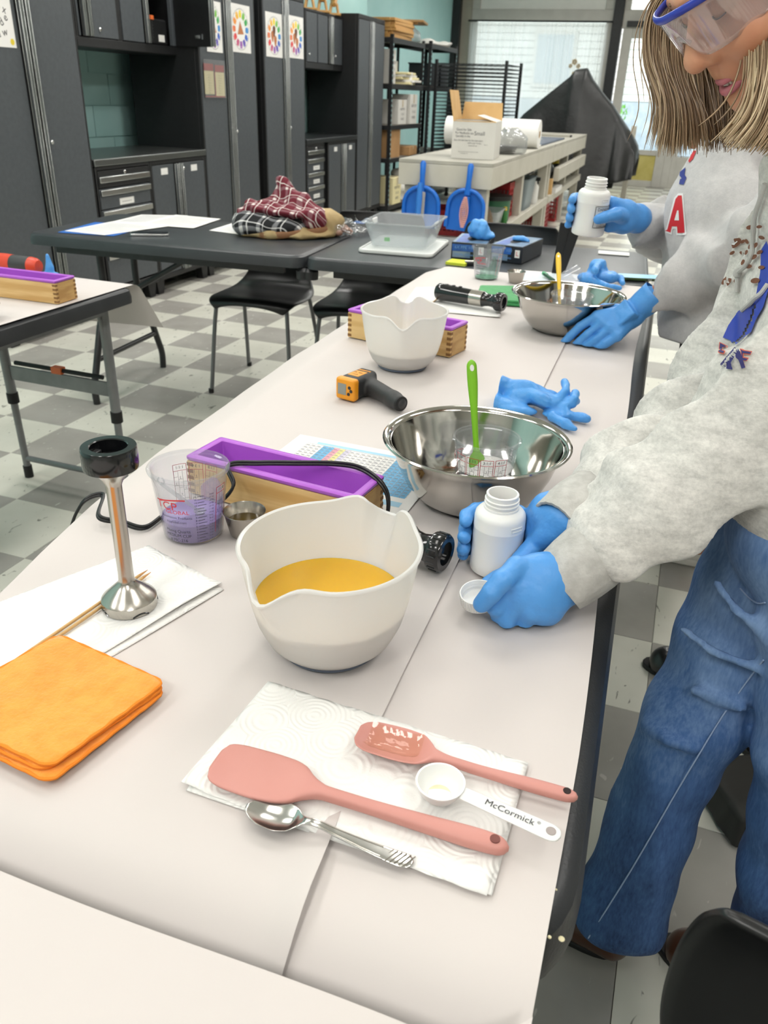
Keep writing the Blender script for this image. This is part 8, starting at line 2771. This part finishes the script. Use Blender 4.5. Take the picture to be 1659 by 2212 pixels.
# ---------------------------------------------------------------- third person: brown trousers and black clogs, mostly hidden
K3 = {'hip1': (.47, 1.72, .84), 'hip2': (.52, 1.56, .84), 'kn1': (.42, 1.74, .46), 'kn2': (.52, 1.56, .46), 'an1': (.40, 1.76, .09), 'an2': (.56, 1.56, .09)}
def body3(P):
    d = ell(P, (.60, 1.64, 1.62), (.078, .078, .115))
    d = smin(d, cap(P, (.60, 1.64, 1.38), (.60, 1.64, 1.54), .06, .05), .02)
    d = smin(d, chain(P, [(.58, 1.64, 1.38), (.56, 1.64, 1.2), (.50, 1.64, .88)], [.08, .12, .11], .05), .04)
    for y, s in ((1.84, 1), (1.44, -1)):
        d = smin(d, chain(P, [(.58, 1.64 + s * .14, 1.40), (.60, y, 1.12), (.48, y - s * .04, .98), (.46, y - s * .06, .96)], [.06, .045, .032, .035], .02), .03)
    for s in '12':
        d = smin(d, chain(P, [K3['hip' + s], K3['kn' + s], K3['an' + s]], [.085, .055, .04], .03), .03)
    return d
p3 = put('person', sdf_mb(body3, (.28, 1.36, .04), (.75, 1.95, 1.76), .012), M_skin, smooth=180)
tag(p3, 'person mostly hidden, brown trouser leg and black clog seen past the jeans', 'person')
def top3(P):
    d = chain(P, [(.58, 1.64, 1.38), (.56, 1.64, 1.2), (.50, 1.64, .86)], [.10, .145, .14], .05)
    for y, s in ((1.84, 1), (1.44, -1)):
        d = smin(d, chain(P, [(.58, 1.64 + s * .14, 1.40), (.60, y, 1.12), (.49, y - s * .035, .99)], [.075, .06, .045], .02), .03)
    return np.maximum(d, .80 - P[:, 2]) + .004 * (.5 - fold_field(P, 3, 50, 12))
put('jumper', sdf_mb(top3, (.28, 1.36, .78), (.75, 1.95, 1.52), .011), M_black_cloth, p3, world=True, smooth=180)
def tr3(P):
    d = cap(P, (.50, 1.60, .82), (.50, 1.68, .82), .125)
    for s in '12':
        d = smin(d, chain(P, [K3['hip' + s], K3['kn' + s], tuple(Vector(K3['an' + s]) + Vector((0, 0, .03)))], [.105, .082, .075], .03), .03)
    return np.maximum(np.maximum(d, .07 - P[:, 2]), P[:, 2] - .86) + .003 * (.5 - fold_field(P, 5, 60, 14))
put('trousers', sdf_mb(tr3, (.28, 1.42, .05), (.70, 1.90, .88), .010), M_brown_cloth, p3, world=True, smooth=180)
put('hair', sdf_mb(lambda P: smax(ell(P, (.61, 1.64, 1.65), (.092, .09, .105)), -ell(P, (.52, 1.64, 1.60), (.08, .075, .09)), .01), (.48, 1.5, 1.5), (.74, 1.78, 1.78), .010), mat('grey_brown_hair', '#6b5a49', .5), p3, world=True, smooth=180)
shoe('clog', (.42, 1.74, 0), (.115, 1.80, 0), .048, M_shoe_bk, p3, .07)
shoe('clog', (.60, 1.55, 0), (.34, 1.575, 0), .048, M_shoe_bk, p3, .07)

# dark bag on the floor between the jeans
bg = thing('black_bag', 'dark fabric bag with small white print on the floor between the jeans legs', 'bag', (.37, 1.385, 0), .5)
put('bag_body', sdf_mb(lambda P: rbox(P, (0, 0, .045), (.10, .07, .03), .014) + .004 * (.5 - fold_field(P, 8, 60, 20)), (-.15, -.12, 0), (.15, .12, .11), .006), mat('charcoal_bag_fabric', '#2a2a28', .7), bg, smooth=180)
put('bag_flap', MB().bx(-.10, .10, -.085, -.079, .01, .07), mat('black_bag_flap', '#161616', .6), bg, bevel=.002)
tm = MB(); text_map(tm, 'L07', .016, plane_fn((-.03, -.0865, .058), (1, 0, 0), (0, 0, 1))); text_map(tm, '&', .022, plane_fn((-.03, -.0865, .03), (1, 0, 0), (0, 0, 1)))
put('bag_print', tm, M_labelw, bg, smooth=0)
